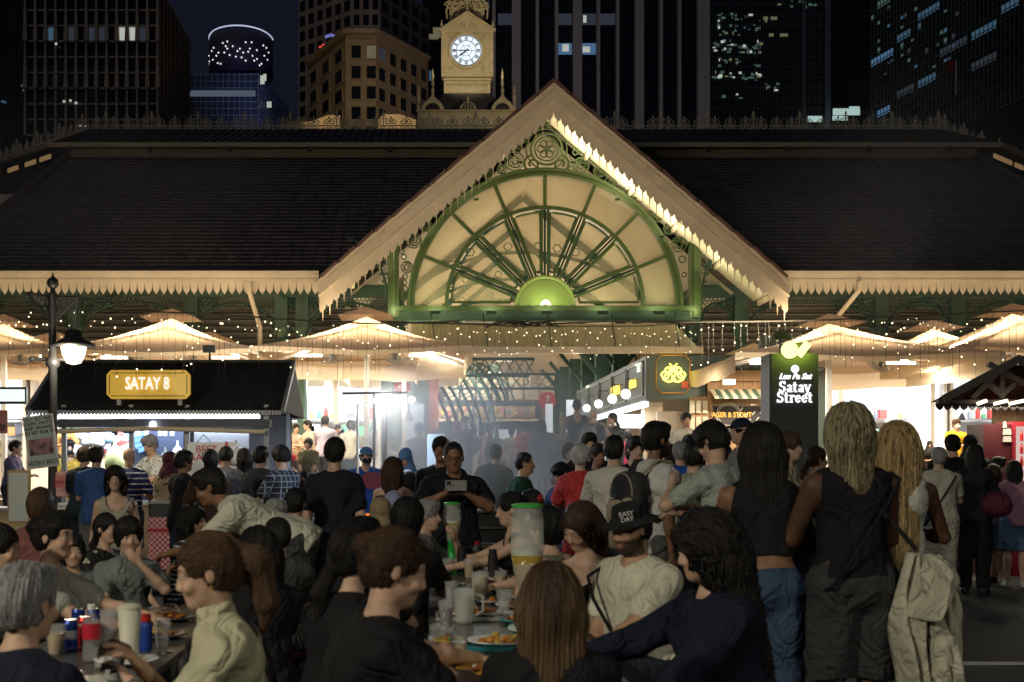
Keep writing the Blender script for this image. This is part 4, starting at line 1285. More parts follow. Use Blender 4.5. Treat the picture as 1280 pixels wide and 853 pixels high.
# == shop units behind the umbrellas
whitewall = mat('shop_white', (.80, .80, .78), .5)
panel_l = emis('menu_lightbox', (.92, .96, 1.0), 1.5)
ceil_l = emis('ceiling_panel', (1, .97, .9), 6.0)
def shop(pxa, pxb, label, power, Y=31.6, D=2.7, zt=3.75, sign=None, items=14, seed=1, wall=None, warm=(.95, .97, 1.0)):
 xa, xb = PX(pxa, Y), PX(pxb, Y)
 t = thing('food_shop', label, 'food shop', ((xa + xb) / 2, Y, FLZ))
 wall = wall or whitewall
 g = MB(); g.bb(xa, xb, Y + D, Y + D + .1, FLZ, zt); g.build('back_wall', wall, t)
 for x in (xa, xb): g = MB(); g.bb(x - .04, x + .04, Y, Y + D, FLZ, zt); g.build('side_wall', wall, t)
 g = MB(); g.bb(xa, xb, Y, Y + D, zt, zt + .08); g.build('ceiling', wall, t)
 g = MB(); g.bb(xa, xb, Y + .1, Y + .7, FLZ + .88, FLZ + .94); g.build('counter_top', steel, t)
 g = MB(); g.bb(xa, xb, Y + .15, Y + .65, FLZ, FLZ + .88); g.build('counter_front', wall, t)
 g = MB(); g.bb(xa + .1, xb - .1, Y + D - .5, Y + D - .1, FLZ + .9, FLZ + .95); g.build('back_counter', steel, t)
 w_ = (xb - xa)
 nb = max(1, int(w_ / 1.1))
 for i in range(nb):
  g = MB(); g.bb(xa + .1 + i * w_ / nb, xa + (i + 1) * w_ / nb - .06, Y + .3, Y + .36, zt - .85, zt - .12); g.build('menu_lightbox', panel_l, t)
  g = MB(); g.bb(xa + .3 + i * w_ / nb, xa + (i + 1) * w_ / nb - .3, Y + .9, Y + 1.1, zt - .05, zt - .01); g.build('ceiling_panel', ceil_l, t)
 light('AREA', 'shop_lamp', ((xa + xb) / 2, Y + 1.1, zt - .12), power, warm, w_ * .8, size_y=.8)
 light('AREA', 'shop_front_lamp', ((xa + xb) / 2, Y - .1, zt - .3), power * .45, warm, w_ * .8, rot=(R(-50), 0, 0), size_y=.3)
 rr = random.Random(seed)
 cols_ = [(.6, .05, .04), (.05, .12, .4), (.7, .5, .1), (.1, .3, .15), (.7, .7, .7), (.3, .3, .32), (.12, .12, .14), (.5, .25, .1)]
 for i in range(items):
  x = rr.uniform(xa + .2, xb - .2); sh = rr.choice((0, 1, 1)); z = (FLZ + .95, FLZ + 1.45, FLZ + 1.9)[rr.choice((sh, sh, 2))]
  h_ = rr.uniform(.12, .32); c = rr.choice(cols_); m = mat('ware_%d' % cols_.index(c), c, .4)
  g = MB()
  if rr.random() < .5: g.lathe((x, Y + D - .3, z), [(.06, 0), (.07, h_ * .7), (.03, h_ * .85), (.03, h_)], 8)
  else: g.box((x, Y + D - .3, z + h_ / 2), (rr.uniform(.1, .35), .2, h_))
  g.build('ware', m, t)
 for z_ in (1.40, 1.86):
  g = MB(); g.bb(xa + .1, xb - .1, Y + D - .45, Y + D - .1, FLZ + z_, FLZ + z_ + .03); g.build('shelf', steel, t)
 for i in range(max(1, int(w_ / 1.6))):
  x = xa + .5 + i * 1.6; g = MB(); g.tube([(x, Y + .6, zt), (x, Y + .6, zt - 1.0)], .008, 4); g.lathe((x, Y + .6, zt - 1.15), [(.13, 0), (.06, .12), (.02, .18)], 10); g.build('pendant_lamp', black, t)
 return t, xa, xb, Y, zt
shop(-230, 30, 'bright white food shop behind the lamp post at far left', 280, seed=2, items=24)
shop(40, 335, 'white food shop lit behind the black satay stall', 200, seed=3)
shop(342, 474, 'blown-out white food shop with busy staff left of the globe lamp', 400, seed=4, items=40)
shop(1032, 1182, 'brilliant white food shop right of the black sign pillar', 400, seed=5, items=44)
shop(1190, 1400, 'white food shop behind the dark kiosk at right', 200, seed=6)
t = thing('menu_bay', 'green painted bay with a glowing white menu board and small black lamp', 'menu board', (PX(510, 31), 31, FLZ))
g = MB(); g.bb(PX(476, 31), PX(536, 31), 31.2, 31.4, FLZ, 4.0); g.build('bay_wall', dgreen, t)
g = MB(); g.bb(PX(503, 31), PX(530, 31), 31.05, 31.15, PZ(580, 31) + .15, PZ(505, 31)); g.build('menu_board', emis('menu_white', (.85, .92, 1), 1.6), t)
g = MB(); g.bb(PX(500, 31), PX(533, 31), 31.12, 31.18, PZ(580, 31) + .05, PZ(498, 31)); g.build('board_frame', mat('navy', (.03, .05, .12), .5), t)
g = MB(); g.lathe((PX(511, 31), 30.98, PZ(520, 31)), [(.12, -.12), (.07, 0), (.03, .1), (.02, .35)], 10); g.build('lamp_shade', black, t)
g = MB(); g.tube([(PX(513, 31), 31.0, PZ(503, 31)), (PX(513, 31), 30.6, PZ(500, 31))], .02, 5); g.ball((PX(515, 31), 30.55, PZ(501, 31)), .09); g.build('spot_lamp', emis('spotl', (1, .95, .85), 4), t)
g = MB(); g.bb(PX(536, 31.5), PX(548, 31.5), 31.4, 31.6, FLZ, 4.0)
tag(g.build('brick_pier', mat('salmon', (.50, .16, .09), .6)), 'salmon red pier beside the grey wall left of the entrance', 'pier')
g = MB(); g.bb(PX(490, 31.1), PX(537, 31.1), 31.42, 31.5, PZ(505, 31.1), PZ(470, 31.1)); tag(g.build('wall_panel', mat('greige', (.32, .27, .23), .6)), 'plain greige wall panel above the glowing menu board', 'panel')
g = MB(); g.prism([(PX(503, 30.8) + a * .2, PZ(484, 30.8) + b * .1) for a, b in ((-1, -1), (1, -1), (1, .6), (.8, 1), (-1, 1))][::1], 30.8, 30.86)
sg = g.build('exit_sign', emis('redbox', (.75, .10, .08), .8)); tag(sg, 'small red lit direction sign on the wall above the menu board', 'sign')
text('arrow_text', '< o-', .12, (PX(503, 30.8), 30.78, PZ(484, 30.8)), white, sg)
t = thing('menu_screen', 'wide framed lightbox hanging at the far left under the umbrella', 'screen', (PX(15, 24), 24, PZ(495, 24)))
g = MB(); g.bb(PX(-12, 24), PX(33, 24), 24, 24.1, PZ(505, 24), PZ(484, 24)); g.build('frame', black, t)
g = MB(); g.bb(PX(-8, 24), PX(31, 24), 23.97, 23.995, PZ(502, 24), PZ(487, 24)); g.build('panel', emis('scr', (.75, .9, .85), 1.3), t)
t = thing('red_poster', 'reddish hanging poster cut by the left photo edge', 'poster', (PX(2, 22), 22, PZ(530, 22)))
g = MB(); g.bb(PX(-14, 22), PX(9, 22), 22, 22.03, PZ(542, 22), PZ(513, 22)); g.build('sheet', mat('posterred', (.45, .16, .13), .6), t)
text('lettering', 'S!', .16, (PX(3, 22), 21.98, PZ(535, 22)), black, t)
# == stall block with neon sign and sign fascia running into the hall
YB = 27.0
t = thing('corner_stall', 'dark green corner stall with a yellow neon dumpling sign and gold lettered side boards', 'food stall', (PX(848, YB), YB, FLZ))
bx = PX(811, YB); bx2 = PX(950, YB); zt, zl = PZ(445, YB), PZ(500, YB)
gpan = mat('panel_green', (.045, .075, .07), .45)
g = MB(); g.bb(bx, bx2, YB, YB + .12, zl, zt); g.build('front_board', gpan, t)
g = MB(); g.bb(bx - .06, bx, YB + .01, YB + 13, zl, zt); g.build('side_board', gpan, t)
g = MB(); g.bb(bx, bx2, YB + .12, YB + 13, zt - .1, zt - .02); g.build('stall_ceiling', gpan, t)
for k in range(5):
 g = MB(); y = YB + .3 + k * 2.4; g.bb(bx - .09, bx - .06, y, y + 2.2, zt - .12, zt - .08); g.bb(bx - .09, bx - .06, y, y + 2.2, zl + .10, zl + .13); g.bb(bx - .09, bx - .06, y, y + .04, zl + .1, zt - .08); g.bb(bx - .09, bx - .06, y + 2.16, y + 2.2, zl + .1, zt - .08)
 g.build('board_frame', greym, t)
 g = MB(); g.bb(bx - .10, bx + .04, y - .05, y + 2.3, zl - .13, zl - .03); g.build('strip_light', emis('strip_white', (.9, .95, 1), 3.5), t)
 light('AREA', 'strip_lamp', (bx - .2, y + 1, zl - .15), 40, (.95, .97, 1), .3, size_y=2)
gold = emis('gold_neon', (1, .74, .15), 1.6, True)
text('sign_letters', 'COTI B', .30, (bx - .11, YB + 1.5, zl + .42), gold, t, rot=(PI / 2, 0, -PI / 2))
text('sign_letters', 'CHURRIES', .34, (bx - .11, YB + 4.2, zl + .42), gold, t, rot=(PI / 2, 0, -PI / 2))
for y in (YB + .9, YB + 3.0, YB + 5.5, YB + 8):
 g = MB(); g.tube([(bx - .1, y, zl + .5), (bx - .35, y, zl + .5), (bx - .35, y, zl + .3)], .012, 4); g.build('lamp_arm', black, t)
 g = MB(); g.ball((bx - .35, y, zl + .17), .11, 12, 8); g.build('globe_lamp', emis('globe_w', (1, .96, .85), 3.0), t, smooth=True)
cx_, cz_ = PX(841, YB), PZ(468, YB)
g = MB(); w_, h_ = .36, .40
oc = [(-w_, -h_ + .12), (-w_ + .10, -h_), (w_ - .10, -h_), (w_, -h_ + .12), (w_, h_ - .12), (w_ - .10, h_), (-w_ + .10, h_), (-w_, h_ - .12)]
g.tube([(cx_ + a, YB - .03, cz_ + b) for a, b in oc + oc[:1]], .014, 4); g.build('emblem_frame', mat('copper', (.5, .25, .12), .4, .6), t)
g = MB()
for s in (-1, 1):
 for dx, dz, r in ((.10, -.07, .085), (.17, -.02, .075), (.10, .07, .07), (.03, .10, .05)):
  g.tube([(cx_ + s * dx + r * math.cos(a), YB - .06, cz_ + dz + r * math.sin(a)) for a in [i * PI / 7 for i in range(15)]], .016, 5, caps=False)
 g.tube([(cx_ + s * .02, YB - .06, cz_ + .15), (cx_ + s * .08, YB - .06, cz_ + .22)], .014, 5)
g.tube([(cx_ - .26, YB - .06, cz_), (cx_ - .2, YB - .06, cz_ - .12), (cx_ - .1, YB - .06, cz_ - .17), (cx_, YB - .06, cz_ - .14), (cx_ + .1, YB - .06, cz_ - .17), (cx_ + .2, YB - .06, cz_ - .12), (cx_ + .26, YB - .06, cz_)], .018, 5)
g.build('neon_emblem', emis('neon', (1, .85, .1), 5), t)
light('POINT', 'neon_glow', (cx_, YB - .3, cz_), 6, (1, .8, .15), .1)
g = MB(); g.bb(PX(852, YB), PX(860, YB), YB - .04, YB, PZ(486, YB), PZ(477, YB)); g.build('red_tag', mat('redtag', (.5, .08, .06), .5), t)
g = MB(); g.bb(bx + .1, bx + .5, YB + 1.2, YB + 1.6, FLZ, zl); g.build('post', cream2, t)
g = MB(); g.bb(PX(832, YB), PX(870, YB), YB + 1, YB + 1.6, FLZ, PZ(512, YB)); g.build('cabinet', mat('cab_cream', (.55, .48, .36), .5), t)
g = MB(); g.bb(PX(764, 33), PX(812, 33), 33, 33.3, PZ(535, 33), PZ(518, 33)); g.build('lit_screen', emis('scrw', (.95, .98, 1), 2.2), t)
light('AREA', 'stall_lamp', (bx + 1.2, YB + 1.5, zt - .2), 60, (1, .85, .6), 1.0)
t = thing('beer_bar', 'rustic wooden bar with green striped awning and a chalkboard', 'bar', (PX(925, 26.5), 26.5, FLZ))
Yb = 26.6
g = MB()
for i in range(9):
 z = PZ(535, Yb) + i * .0
plank = mat('rustic_plank', (.34, .21, .11), .7, noise=.4, nscale=4, stretch=(12, 1, 1))
for i in range(11):
 z = FLZ + .02 + i * .24
 g = MB(); g.bb(PX(886, Yb), PX(1000, Yb), Yb + .1, Yb + .14 + .01 * (i % 2), z, z + .225); g.build('plank', plank, t)
aw = [mat('awning_cream', (.65, .6, .45), .7), mat('awning_green', (.08, .14, .10), .7)]
for i in range(13):
 xa = PX(887 + i * 5.8, Yb); g = MB(); g.add([(xa, Yb - .5, PZ(500, Yb)), (xa + .09, Yb - .5, PZ(500, Yb)), (xa + .09, Yb, PZ(488, Yb)), (xa, Yb, PZ(488, Yb)), (xa, Yb - .5, PZ(500, Yb) + .02), (xa + .09, Yb - .5, PZ(500, Yb) + .02), (xa + .09, Yb, PZ(488, Yb) + .02), (xa, Yb, PZ(488, Yb) + .02)], [(0, 3, 2, 1), (4, 5, 6, 7), (0, 1, 5, 4), (0, 4, 7, 3), (1, 2, 6, 5)])
 g.build('awning_strip', aw[i % 2], t)
g = MB(); g.bb(PX(893, Yb), PX(957, Yb), Yb + .03, Yb + .09, PZ(541, Yb), PZ(508, Yb)); cb = g.build('chalkboard', mat('chalk', (.03, .03, .035), .6), t)
text('chalk_text', 'LAGER & STOUT', .15, (PX(913, Yb), Yb + .01, PZ(519, Yb)), mat('chalk_gold', (.75, .42, .08), .6), cb, sx=.80, offset=.004)
g = MB(); g.ring((PX(911, Yb), PZ(519, Yb)), .26, .245, Yb + .01, Yb + .025, 20); g.ring((PX(911, Yb), PZ(519, Yb)), .22, .21, Yb + .01, Yb + .025, 20)
for i in range(6):
 a = PT(925 + i * 5, 514 + (i * 7) % 16, Yb + .02); g.beam(a, a + Vector((.06, 0, .07)), .03, .02)
g.build('chalk_drawing', mat('chalk_white', (.6, .58, .5), .7), cb)
for i in range(6):
 g = MB(); x = PX(866 + (i % 3) * 8, Yb - .1); z = PZ(500 + (i // 3) * 20, Yb); g.bb(x - .05, x + .05, Yb - .06, Yb, z - .28, z - .02); g.build('notice', mat('notice_paper', (.6, .55, .42), .7), t)
g = MB(); g.bb(PX(862, Yb), PX(890, Yb), Yb, Yb + .05, FLZ, PZ(496, Yb)); g.build('notice_wall', plank, t)
light('AREA', 'bar_lamp', (PX(915, Yb), Yb - 1.0, PZ(486, Yb)), 36, (1, .8, .5), .6, rot=(R(-25), 0, 0))
g = MB(); g.bb(PX(893, Yb), PX(906, Yb), Yb - .9, Yb - .8, PZ(484, Yb), PZ(478, Yb)); g.build('bar_lamp', lampm, t)
g = MB(); g.bb(bx2, PX(1032, 27), 27, 27.15, FLZ, 4.2); tag(g.build('side_screen', gpan), 'dark green partition behind the black sign pillar', 'partition')
Yi = 44.
t = thing('juice_stall', 'stall deep in the hall with framed panels, bunting, white screens and lettering', 'food stall', (PX(600, Yi), Yi, FLZ))
g = MB(); g.bb(PX(500, Yi), PX(676, Yi), Yi, Yi + .2, PZ(570, Yi), PZ(503, Yi)); g.build('wall', gpan, t)
for i in range(7):
 a = PX(534 + i * 19.5, Yi); g = MB(); g.bb(a, a + .48, Yi - .08, Yi - .02, PZ(522, Yi), PZ(508, Yi)); g.build('panel', mat('tan_panel', (.50, .36, .26), .6, noise=.3), t)
g = MB(); g.bb(PX(530, Yi), PX(672, Yi), Yi - .3, Yi - .05, PZ(527, Yi), PZ(524, Yi)); g.build('ledge', cream, t)
text('sign_letters', 'JUICES', .42, (PX(602, Yi), Yi - .12, PZ(532, Yi)), emis('let_w', (1, .97, .9), 2.0, True), t)
for a, b in ((595, 618), (621, 645)):
 g = MB(); g.bb(PX(a, Yi), PX(b, Yi), Yi - .1, Yi - .04, PZ(549, Yi), PZ(537, Yi)); g.build('screen', emis('scrw2', (.9, .96, 1), 2.0), t)
g = MB(); bc = [(.6, .1, .1), (.1, .3, .5), (.7, .6, .1)]
for i in range(18):
 a = PT(535 + i * 7.6, 508 + 6 * abs(math.sin(i * .55)), Yi - .2); m = mat('bunting%d' % (i % 3), bc[i % 3], .7)
 g = MB(); g.add([a, a + Vector((.16, 0, 0)), a + Vector((.08, 0, -.18))], [(0, 1, 2)]); g.build('pennant', m, t)
g = MB(); g.bb(PX(500, Yi), PX(676, Yi), Yi - 1, Yi - .6, FLZ, FLZ + 1.0); g.build('counter', wood, t)
light('AREA', 'stall_lamp', (PX(590, Yi), Yi - 2.0, 4.6), 220, (1, .88, .7), 2)
light('AREA', 'hall_light', (PX(560, 37), 37, 4.9), 420, (.9, .95, 1), 2)
g = MB(); g.lathe((PX(684, 40), 40, PZ(501, 40)), [(.28, -.02), (.28, .02)], 20, M=Matrix.Rotation(PI / 2, 3, 'X'))
sg = g.build('round_sign', mat('roundred', (.65, .05, .04), .5)); tag(sg, 'round red sign with a white numeral 7 on a hall column', 'sign'); text('numeral', '7', .38, (PX(684, 40), 39.96, PZ(501, 40)), white, sg)
for px, a, b, lab in ((686, 505, 560, 'tall glowing white banner under the round red sign'), (712, 500, 545, 'glowing white menu tower between the banner and the stall row')):
 g = MB(); g.bb(PX(px - 4, 39), PX(px + (5 if px < 700 else 11), 39), 39, 39.1, PZ(b, 39), PZ(a, 39)); tag(g.build('lit_banner', emis('bannerw', (.95, .97, 1), 2.0)), lab, 'banner')
g = MB(); g.bb(PX(663, 36), PX(677, 36), 36, 36.3, PZ(479, 36), PZ(469, 36)); tag(g.build('speaker_box', cream2), 'small cream box fixed high on a hall column', 'speaker')
# == satay stall at the left
Ys = 19.5
t = thing('satay_stall', 'black corrugated roof satay stall with a gold name board and white light strip', 'food stall', (PX(195, Ys), Ys, 0))
blackroof = mat('corrugated_black', (.022, .022, .024), .7, noise=.35, nscale=5)
xl_, xr_ = PX(32, Ys), PX(352, Ys); ze, zr, Yr = PZ(514, Ys), PZ(454, 21.1), 21.1
n = 74
g = MB()
top = [[], []];
for i in range(n * 2 + 1):
 x = xl_ + (xr_ - xl_) * i / (n * 2); o = .022 if i % 2 else -.0
 top[0].append((x, Ys, ze + o)); top[1].append((x, Yr, zr + o))
g.sheet(top); g.build('roof_sheet', blackroof, t)
g = MB(); g.sheet([[(xl_, Yr, zr), (xr_, Yr, zr)], [(xl_, 22.8, ze), (xr_, 22.8, ze)]]); g.build('rear_roof_sheet', blackroof, t)
g = MB(); g.beam((xl_, Yr, zr + .02), (xr_, Yr, zr + .02), .16, .05); g.build('ridge_cap', blackroof, t)
for x in (xl_, xr_):
 g = MB(); g.add([(x, Ys, ze), (x, 22.8, ze), (x, Yr, zr)], [(0, 1, 2)]); g.add([(x + .02, Ys, ze), (x + .02, 22.8, ze), (x + .02, Yr, zr)], [(0, 1, 2)]); g.build('gable_end', blackroof, t)
 g = MB(); g.beam((x + .02, Ys, ze), (x + .02, Yr, zr), .05, .1); g.build('barge', greym, t)
g = MB()
for i in range(n):
 x = xl_ + (xr_ - xl_) * (i + .5) / n; g.bb(x - .02, x + .02, Ys - .015, Ys, ze - .06, ze + .01)
g.build('eave_fringe', greym, t, kind='stuff')
g = MB(); g.bb(xl_ + .05, xr_ - .35, Ys + .08, Ys + .14, PZ(523, Ys), PZ(517, Ys)); g.build('light_strip', emis('led', (.75, .85, 1.0), 7.0), t)
light('AREA', 'stall_led', ((xl_ + xr_) / 2, Ys + .42, PZ(524, Ys)), 60, (.78, .87, 1.0), 3.2, rot=(R(20), 0, 0), size_y=.12)
g = MB(); g.bb(xl_ + .45, xr_ - .18, Ys + .0, Ys + .25, PZ(534, Ys), PZ(524.5, Ys)); g.build('header_beam', mat('beam_blue', (.04, .05, .07), .5), t)
g = MB(); g.tube([(xl_ + .4, Ys - .05, PZ(540, Ys)), (PX(190, Ys), Ys - .08, PZ(536, Ys)), (xr_ - .25, Ys - .05, PZ(540, Ys))], .035, 8); g.build('awning_roll', cream, t)
for x in (xl_ + .55, PX(162, Ys), PX(232, Ys), xr_ - .25):
 for y in (Ys + .1, 22.6):
  g = MB(); g.bb(x - .035, x + .035, y, y + .07, 0, ze + .1); g.build('post', greym, t)
g = MB(); g.bb(xl_ + .5, xr_ - .2, 22.7, 22.76, 0.9, ze + .1); g.build('back_panel', mat('stall_back', (.13, .13, .14), .6, noise=.2), t)
g = MB(); g.bb(PX(163, Ys + 1), PX(229, Ys + 1), Ys + 1.0, Ys + 1.03, .9, ze); g.build('curtain', mat('navy_curtain', (.025, .035, .07), .7, bump=.3, bscale=12), t)
g = MB(); g.bb(PX(235, Ys), PX(305, Ys), Ys + .5, Ys + .55, .9, PZ(538, Ys)); g.build('grey_panel', mat('grey_pan', (.20, .21, .23), .5), t)
g = MB(); g.bb(xl_ + .5, xr_ - .2, Ys + .2, Ys + .85, .86, .92); g.build('counter_top', steel, t)
g = MB(); g.bb(xl_ + .5, xr_ - .2, Ys + .25, Ys + .8, 0, .86); g.build('counter_front', mat('counter_wood', (.35, .26, .15), .6, noise=.2), t)
light('AREA', 'stall_lamp', ((xl_ + xr_) / 2, Ys + .9, ze - .1), 70, (.80, .88, 1.0), 3.0, size_y=.5)
light('POINT', 'stall_bulb', (PX(192, Ys + .2), Ys + .2, PZ(531, Ys)), 5, (.85, .9, 1), .05)
g = MB(); g.ball((PX(192, Ys), Ys - .05, PZ(531, Ys)), .05, 10, 6); g.build('bulb', emis('bulbw', (.9, .95, 1), 15), t)
g = MB(); xa, xb = PX(134, Ys - .1), PX(238, Ys - .1); za, zb_ = PZ(499, Ys - .1), PZ(463, Ys - .1); c_ = .07
def octa(a, b, z0, z1, c, y0, y1): return MB().prism([(a + c, z0), (b - c, z0), (b, z0 + c), (b, z1 - c), (b - c, z1), (a + c, z1), (a, z1 - c), (a, z0 + c)], y0, y1)
sg = thing('name_board', 'gold board with chamfered corners reading SATAY 8 on the stall roof', 'sign', ((xa + xb) / 2, Ys - .12, (za + zb_) / 2))
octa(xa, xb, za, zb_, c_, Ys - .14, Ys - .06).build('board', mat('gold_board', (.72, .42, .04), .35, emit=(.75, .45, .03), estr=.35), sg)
d = .045
for (p, q) in (((xa + c_, za + d), (xb - c_, za + d)), ((xa + c_, zb_ - d), (xb - c_, zb_ - d)), ((xa + d, za + c_), (xa + d, zb_ - c_)), ((xb - d, za + c_), (xb - d, zb_ - c_))):
 g = MB(); g.beam((p[0], Ys - .142, p[1]), (q[0], Ys - .142, q[1]), .012, .012); g.build('board_line', mat('gold_line', (.25, .12, .01), .5), sg)
text('lettering', 'SATAY 8', .26, (PX(187, Ys), Ys - .165, PZ(481, Ys)), mat('letter_white', (.85, .85, .85), .5, emit=(1, 1, 1), estr=.8), sg, ext=.006, sx=.68, offset=.004)
for px in (150, 226):
 g = MB(); g.bb(PX(px, Ys) - .03, PX(px, Ys) + .03, Ys - .08, Ys + .02, PZ(507, Ys), PZ(498, Ys)); g.build('bracket', greym, sg)
sg = thing('menu_sign', 'white board reading BEST SATAY in red, hanging in the stall', 'sign', (PX(262, Ys), Ys + .1, PZ(600, Ys)))
g = MB(); octa(PX(233, Ys), PX(300, Ys), PZ(640, Ys), PZ(553, Ys), .04, Ys + .08, Ys + .12).build('board', mat('board_white', (.75, .77, .80), .4), sg)
redl = mat('letter_red', (.55, .03, .05), .5)
text('lettering', 'BEST', .155, (PX(257, Ys), Ys + .07, PZ(562, Ys)), redl, sg, ext=.004)
text('lettering', 'SATAY', .155, (PX(257, Ys), Ys + .07, PZ(572, Ys)), redl, sg, ext=.004)
g = MB(); g.ring((PX(262, Ys), PZ(584, Ys)), .10, .06, Ys + .06, Ys + .075, 18); g.build('red_ring', redl, sg)
g = MB(); g.tube([(PX(245, Ys), Ys + .1, PZ(553, Ys)), (PX(253, Ys), Ys + .1, PZ(543, Ys)), (PX(262, Ys), Ys + .1, PZ(553, Ys))], .008, 4); g.build('cord', mat('teal_cord', (.1, .4, .4), .6), sg)
def bag(px, py, w_, h_, Y, m, lab):
 o = MB(); c = PT(px, py, Y)
 pr = [(.012, h_ * .5), (.02, h_ * .30), (w_ * .35, h_ * .12), (w_ * .5, -h_ * .2), (w_ * .42, -h_ * .45), (.001, -h_ * .5)]
 o.lathe(c, pr[::-1], 9)
 r_ = random.Random(int(px * 7 + py))
 o.v = [(x + r_.uniform(-.015, .015), y + r_.uniform(-.015, .015), z) for x, y, z in o.v]
 return tag(o.build('carrier_bag', m, smooth=True), lab, 'bag')
bag(222, 567, .22, .42, Ys + .9, mat('bag_lav', (.45, .50, .68), .4), 'pale lavender carrier bag hanging in the middle of the stall')
bag(207, 572, .30, .34, Ys + .85, mat('bag_dk', (.03, .05, .05), .35), 'dark carrier bag hanging beside the lavender one')
bag(221, 580, .22, .24, Ys + .7, mat('bag_rd', (.6, .10, .09), .4), 'small red carrier bag below the lavender one')
bag(283, 566, .30, .34, Ys + .05, mat('bag_rw', (.65, .10, .08), .4, noise=.9, nscale=9), 'red and white bundle of bags hanging over the menu board')
bag(296, 566, .26, .38, Ys + .02, mat('bag_w', (.75, .76, .80), .4), 'white bundle of bags hanging at the right of the menu board')
bag(144, 568, .34, .50, Ys + .6, mat('bag_y', (.60, .66, .30), .4), 'pale yellow green bag hanging over the stall counter')
bag(118, 548, .40, .30, Ys + .7, mat('bag_w'), 'white bag hanging high at the left of the stall')
bag(133, 545, .36, .26, Ys + .8, mat('bag_b', (.25, .35, .6), .4), 'bluish white bag hanging high beside another white bag')
g = MB()
rr = random.Random(8)
for i in range(22):
 c = PT(rr.uniform(95, 160), rr.uniform(540, 575), Ys + 1.0 + rr.random() * .3); m = [(.75, .78, .8), (.2, .3, .6), (.6, .12, .1), (.8, .8, .6)][i % 4]
 g = MB(); g.box(c, (rr.uniform(.08, .22), .03, rr.uniform(.08, .2)), M=Matrix.Rotation(rr.uniform(-.5, .5), 3, 'Y')); g.build('packet', mat('packet_%d' % (i % 4), m, .4), t)
for i, px in enumerate((172, 183, 200, 206, 215)):
 g = MB(); c = PT(px, 537, Ys + .5); g.bb(c.x - .03, c.x + .03, c.y, c.y + .02, c.z - .10, c.z + .02); g.build('clip_card', white, t)
for i in range(4):
 g = MB(); c = PT(171 + i * 4, 545 + i * 5, Ys + .9); g.box(c, (.26, .06, .09), M=Matrix.Rotation(-.3, 3, 'Y')); g.build('blue_pack', mat('blue_pack', (.12, .25, .6), .4), t)
t = thing('gingham_table', 'table under a red and white gingham cloth in front of the satay stall', 'table', (PX(205, 14.5), 14.5, 0))
def gingham():
 m = bpy.data.materials.new('gingham'); m.use_nodes = True; q = m.node_tree; b = q.nodes['Principled BSDF']; tc = q.nodes.new('ShaderNodeTexCoord'); ck = q.nodes.new('ShaderNodeTexChecker')
 ck.inputs['Scale'].default_value = 32; ck.inputs['Color1'].default_value = (.55, .05, .06, 1); ck.inputs['Color2'].default_value = (.7, .5, .5, 1)
 q.links.new(tc.outputs['Object'], ck.inputs['Vector']); q.links.new(ck.outputs[0], b.inputs['Base Color']); b.inputs['Roughness'].default_value = .7; return m
gm = gingham()
Yg_ = 14.5
g = MB(); g.bb(PX(186, Yg_), PX(232, Yg_), Yg_, Yg_ + .7, .30, PZ(647, Yg_)); g.build('cloth', gm, t)
g = MB(); g.bb(PX(185, Yg_), PX(233, Yg_), Yg_ - .01, Yg_ + .71, PZ(665, Yg_), PZ(661, Yg_)); g.build('red_band', mat('redband', (.5, .03, .04), .6), t)
g = MB()
for sx in (186, 229): g.bb(PX(sx, Yg_), PX(sx + 3, Yg_), Yg_ + .05, Yg_ + .6, 0, .3)
g.build('trestle', greym, t)
t = thing('cooler_box', 'black box with a grey rim standing on the gingham table', 'box', (PX(203, Yg_), Yg_, PZ(647, Yg_)))
g = MB(); g.bb(PX(187, Yg_), PX(224, Yg_), Yg_ + .05, Yg_ + .6, PZ(647, Yg_) + .002, PZ(630, Yg_)); g.build('body', black, t)
g = MB(); g.bb(PX(186, Yg_), PX(225, Yg_), Yg_ + .03, Yg_ + .62, PZ(630, Yg_), PZ(627, Yg_)); g.build('rim', greym, t)
def board(name, lab, x0, x1, y0, y1, Y, fc, pc, cat='notice board', tilt=0., txt=()):
 c = PT((x0 + x1) / 2, (y0 + y1) / 2, Y); w_, h_ = (x1 - x0) * Y / F, (y1 - y0) * Y / F
 t = thing(name, lab, cat, c); M = Matrix.Rotation(tilt, 3, 'Y')
 g = MB(); g.box(c, (w_, .04, h_), M=M); g.build('frame', fc, t)
 g = MB(); g.box(c + Vector((0, -.025, 0)), (w_ * .84, .02, h_ * .90), M=M); g.build('sheet', pc, t)
 for body, sz, dz, m in txt:
  o = text('lettering', body, sz, c + M @ Vector((0, -.045, dz * h_)), m, t, ext=.002, rot=(PI / 2, tilt, 0))
 return t, c, w_, h_, M
inkg = mat('ink', (.05, .07, .06), .6)
Yp = 15.2
t, c, w_, h_, M = board('hanging_poster', 'tilted framed satay poster hanging on the black lamp post', 33, 70, 519, 585, Yp, mat('frame_silver', (.55, .55, .52), .4), mat('poster_green', (.42, .50, .46), .5), 'poster', R(-8), ((('SATAY SET MENU\nCHICKEN  MUTTON\nBEEF  PRAWN\nMIXED SET FOR TWO'), .055, .30, inkg), ('SATAY BOX', .07, -.40, inkg)))
g = MB(); g.box(c + M @ Vector((0, -.038, -h_ * .10)), (w_ * .8, .01, h_ * .30), M=M); g.build('photo_print', mat('poster_photo', (.35, .16, .17), .5, noise=.9, nscale=14), t)
board('price_board', 'wooden framed white board standing below the tilted poster', 10, 38, 588, 655, 15.6, mat('frame_tan', (.42, .28, .12), .5), mat('board_w', (.62, .66, .62), .5), 'notice board', 0, ())
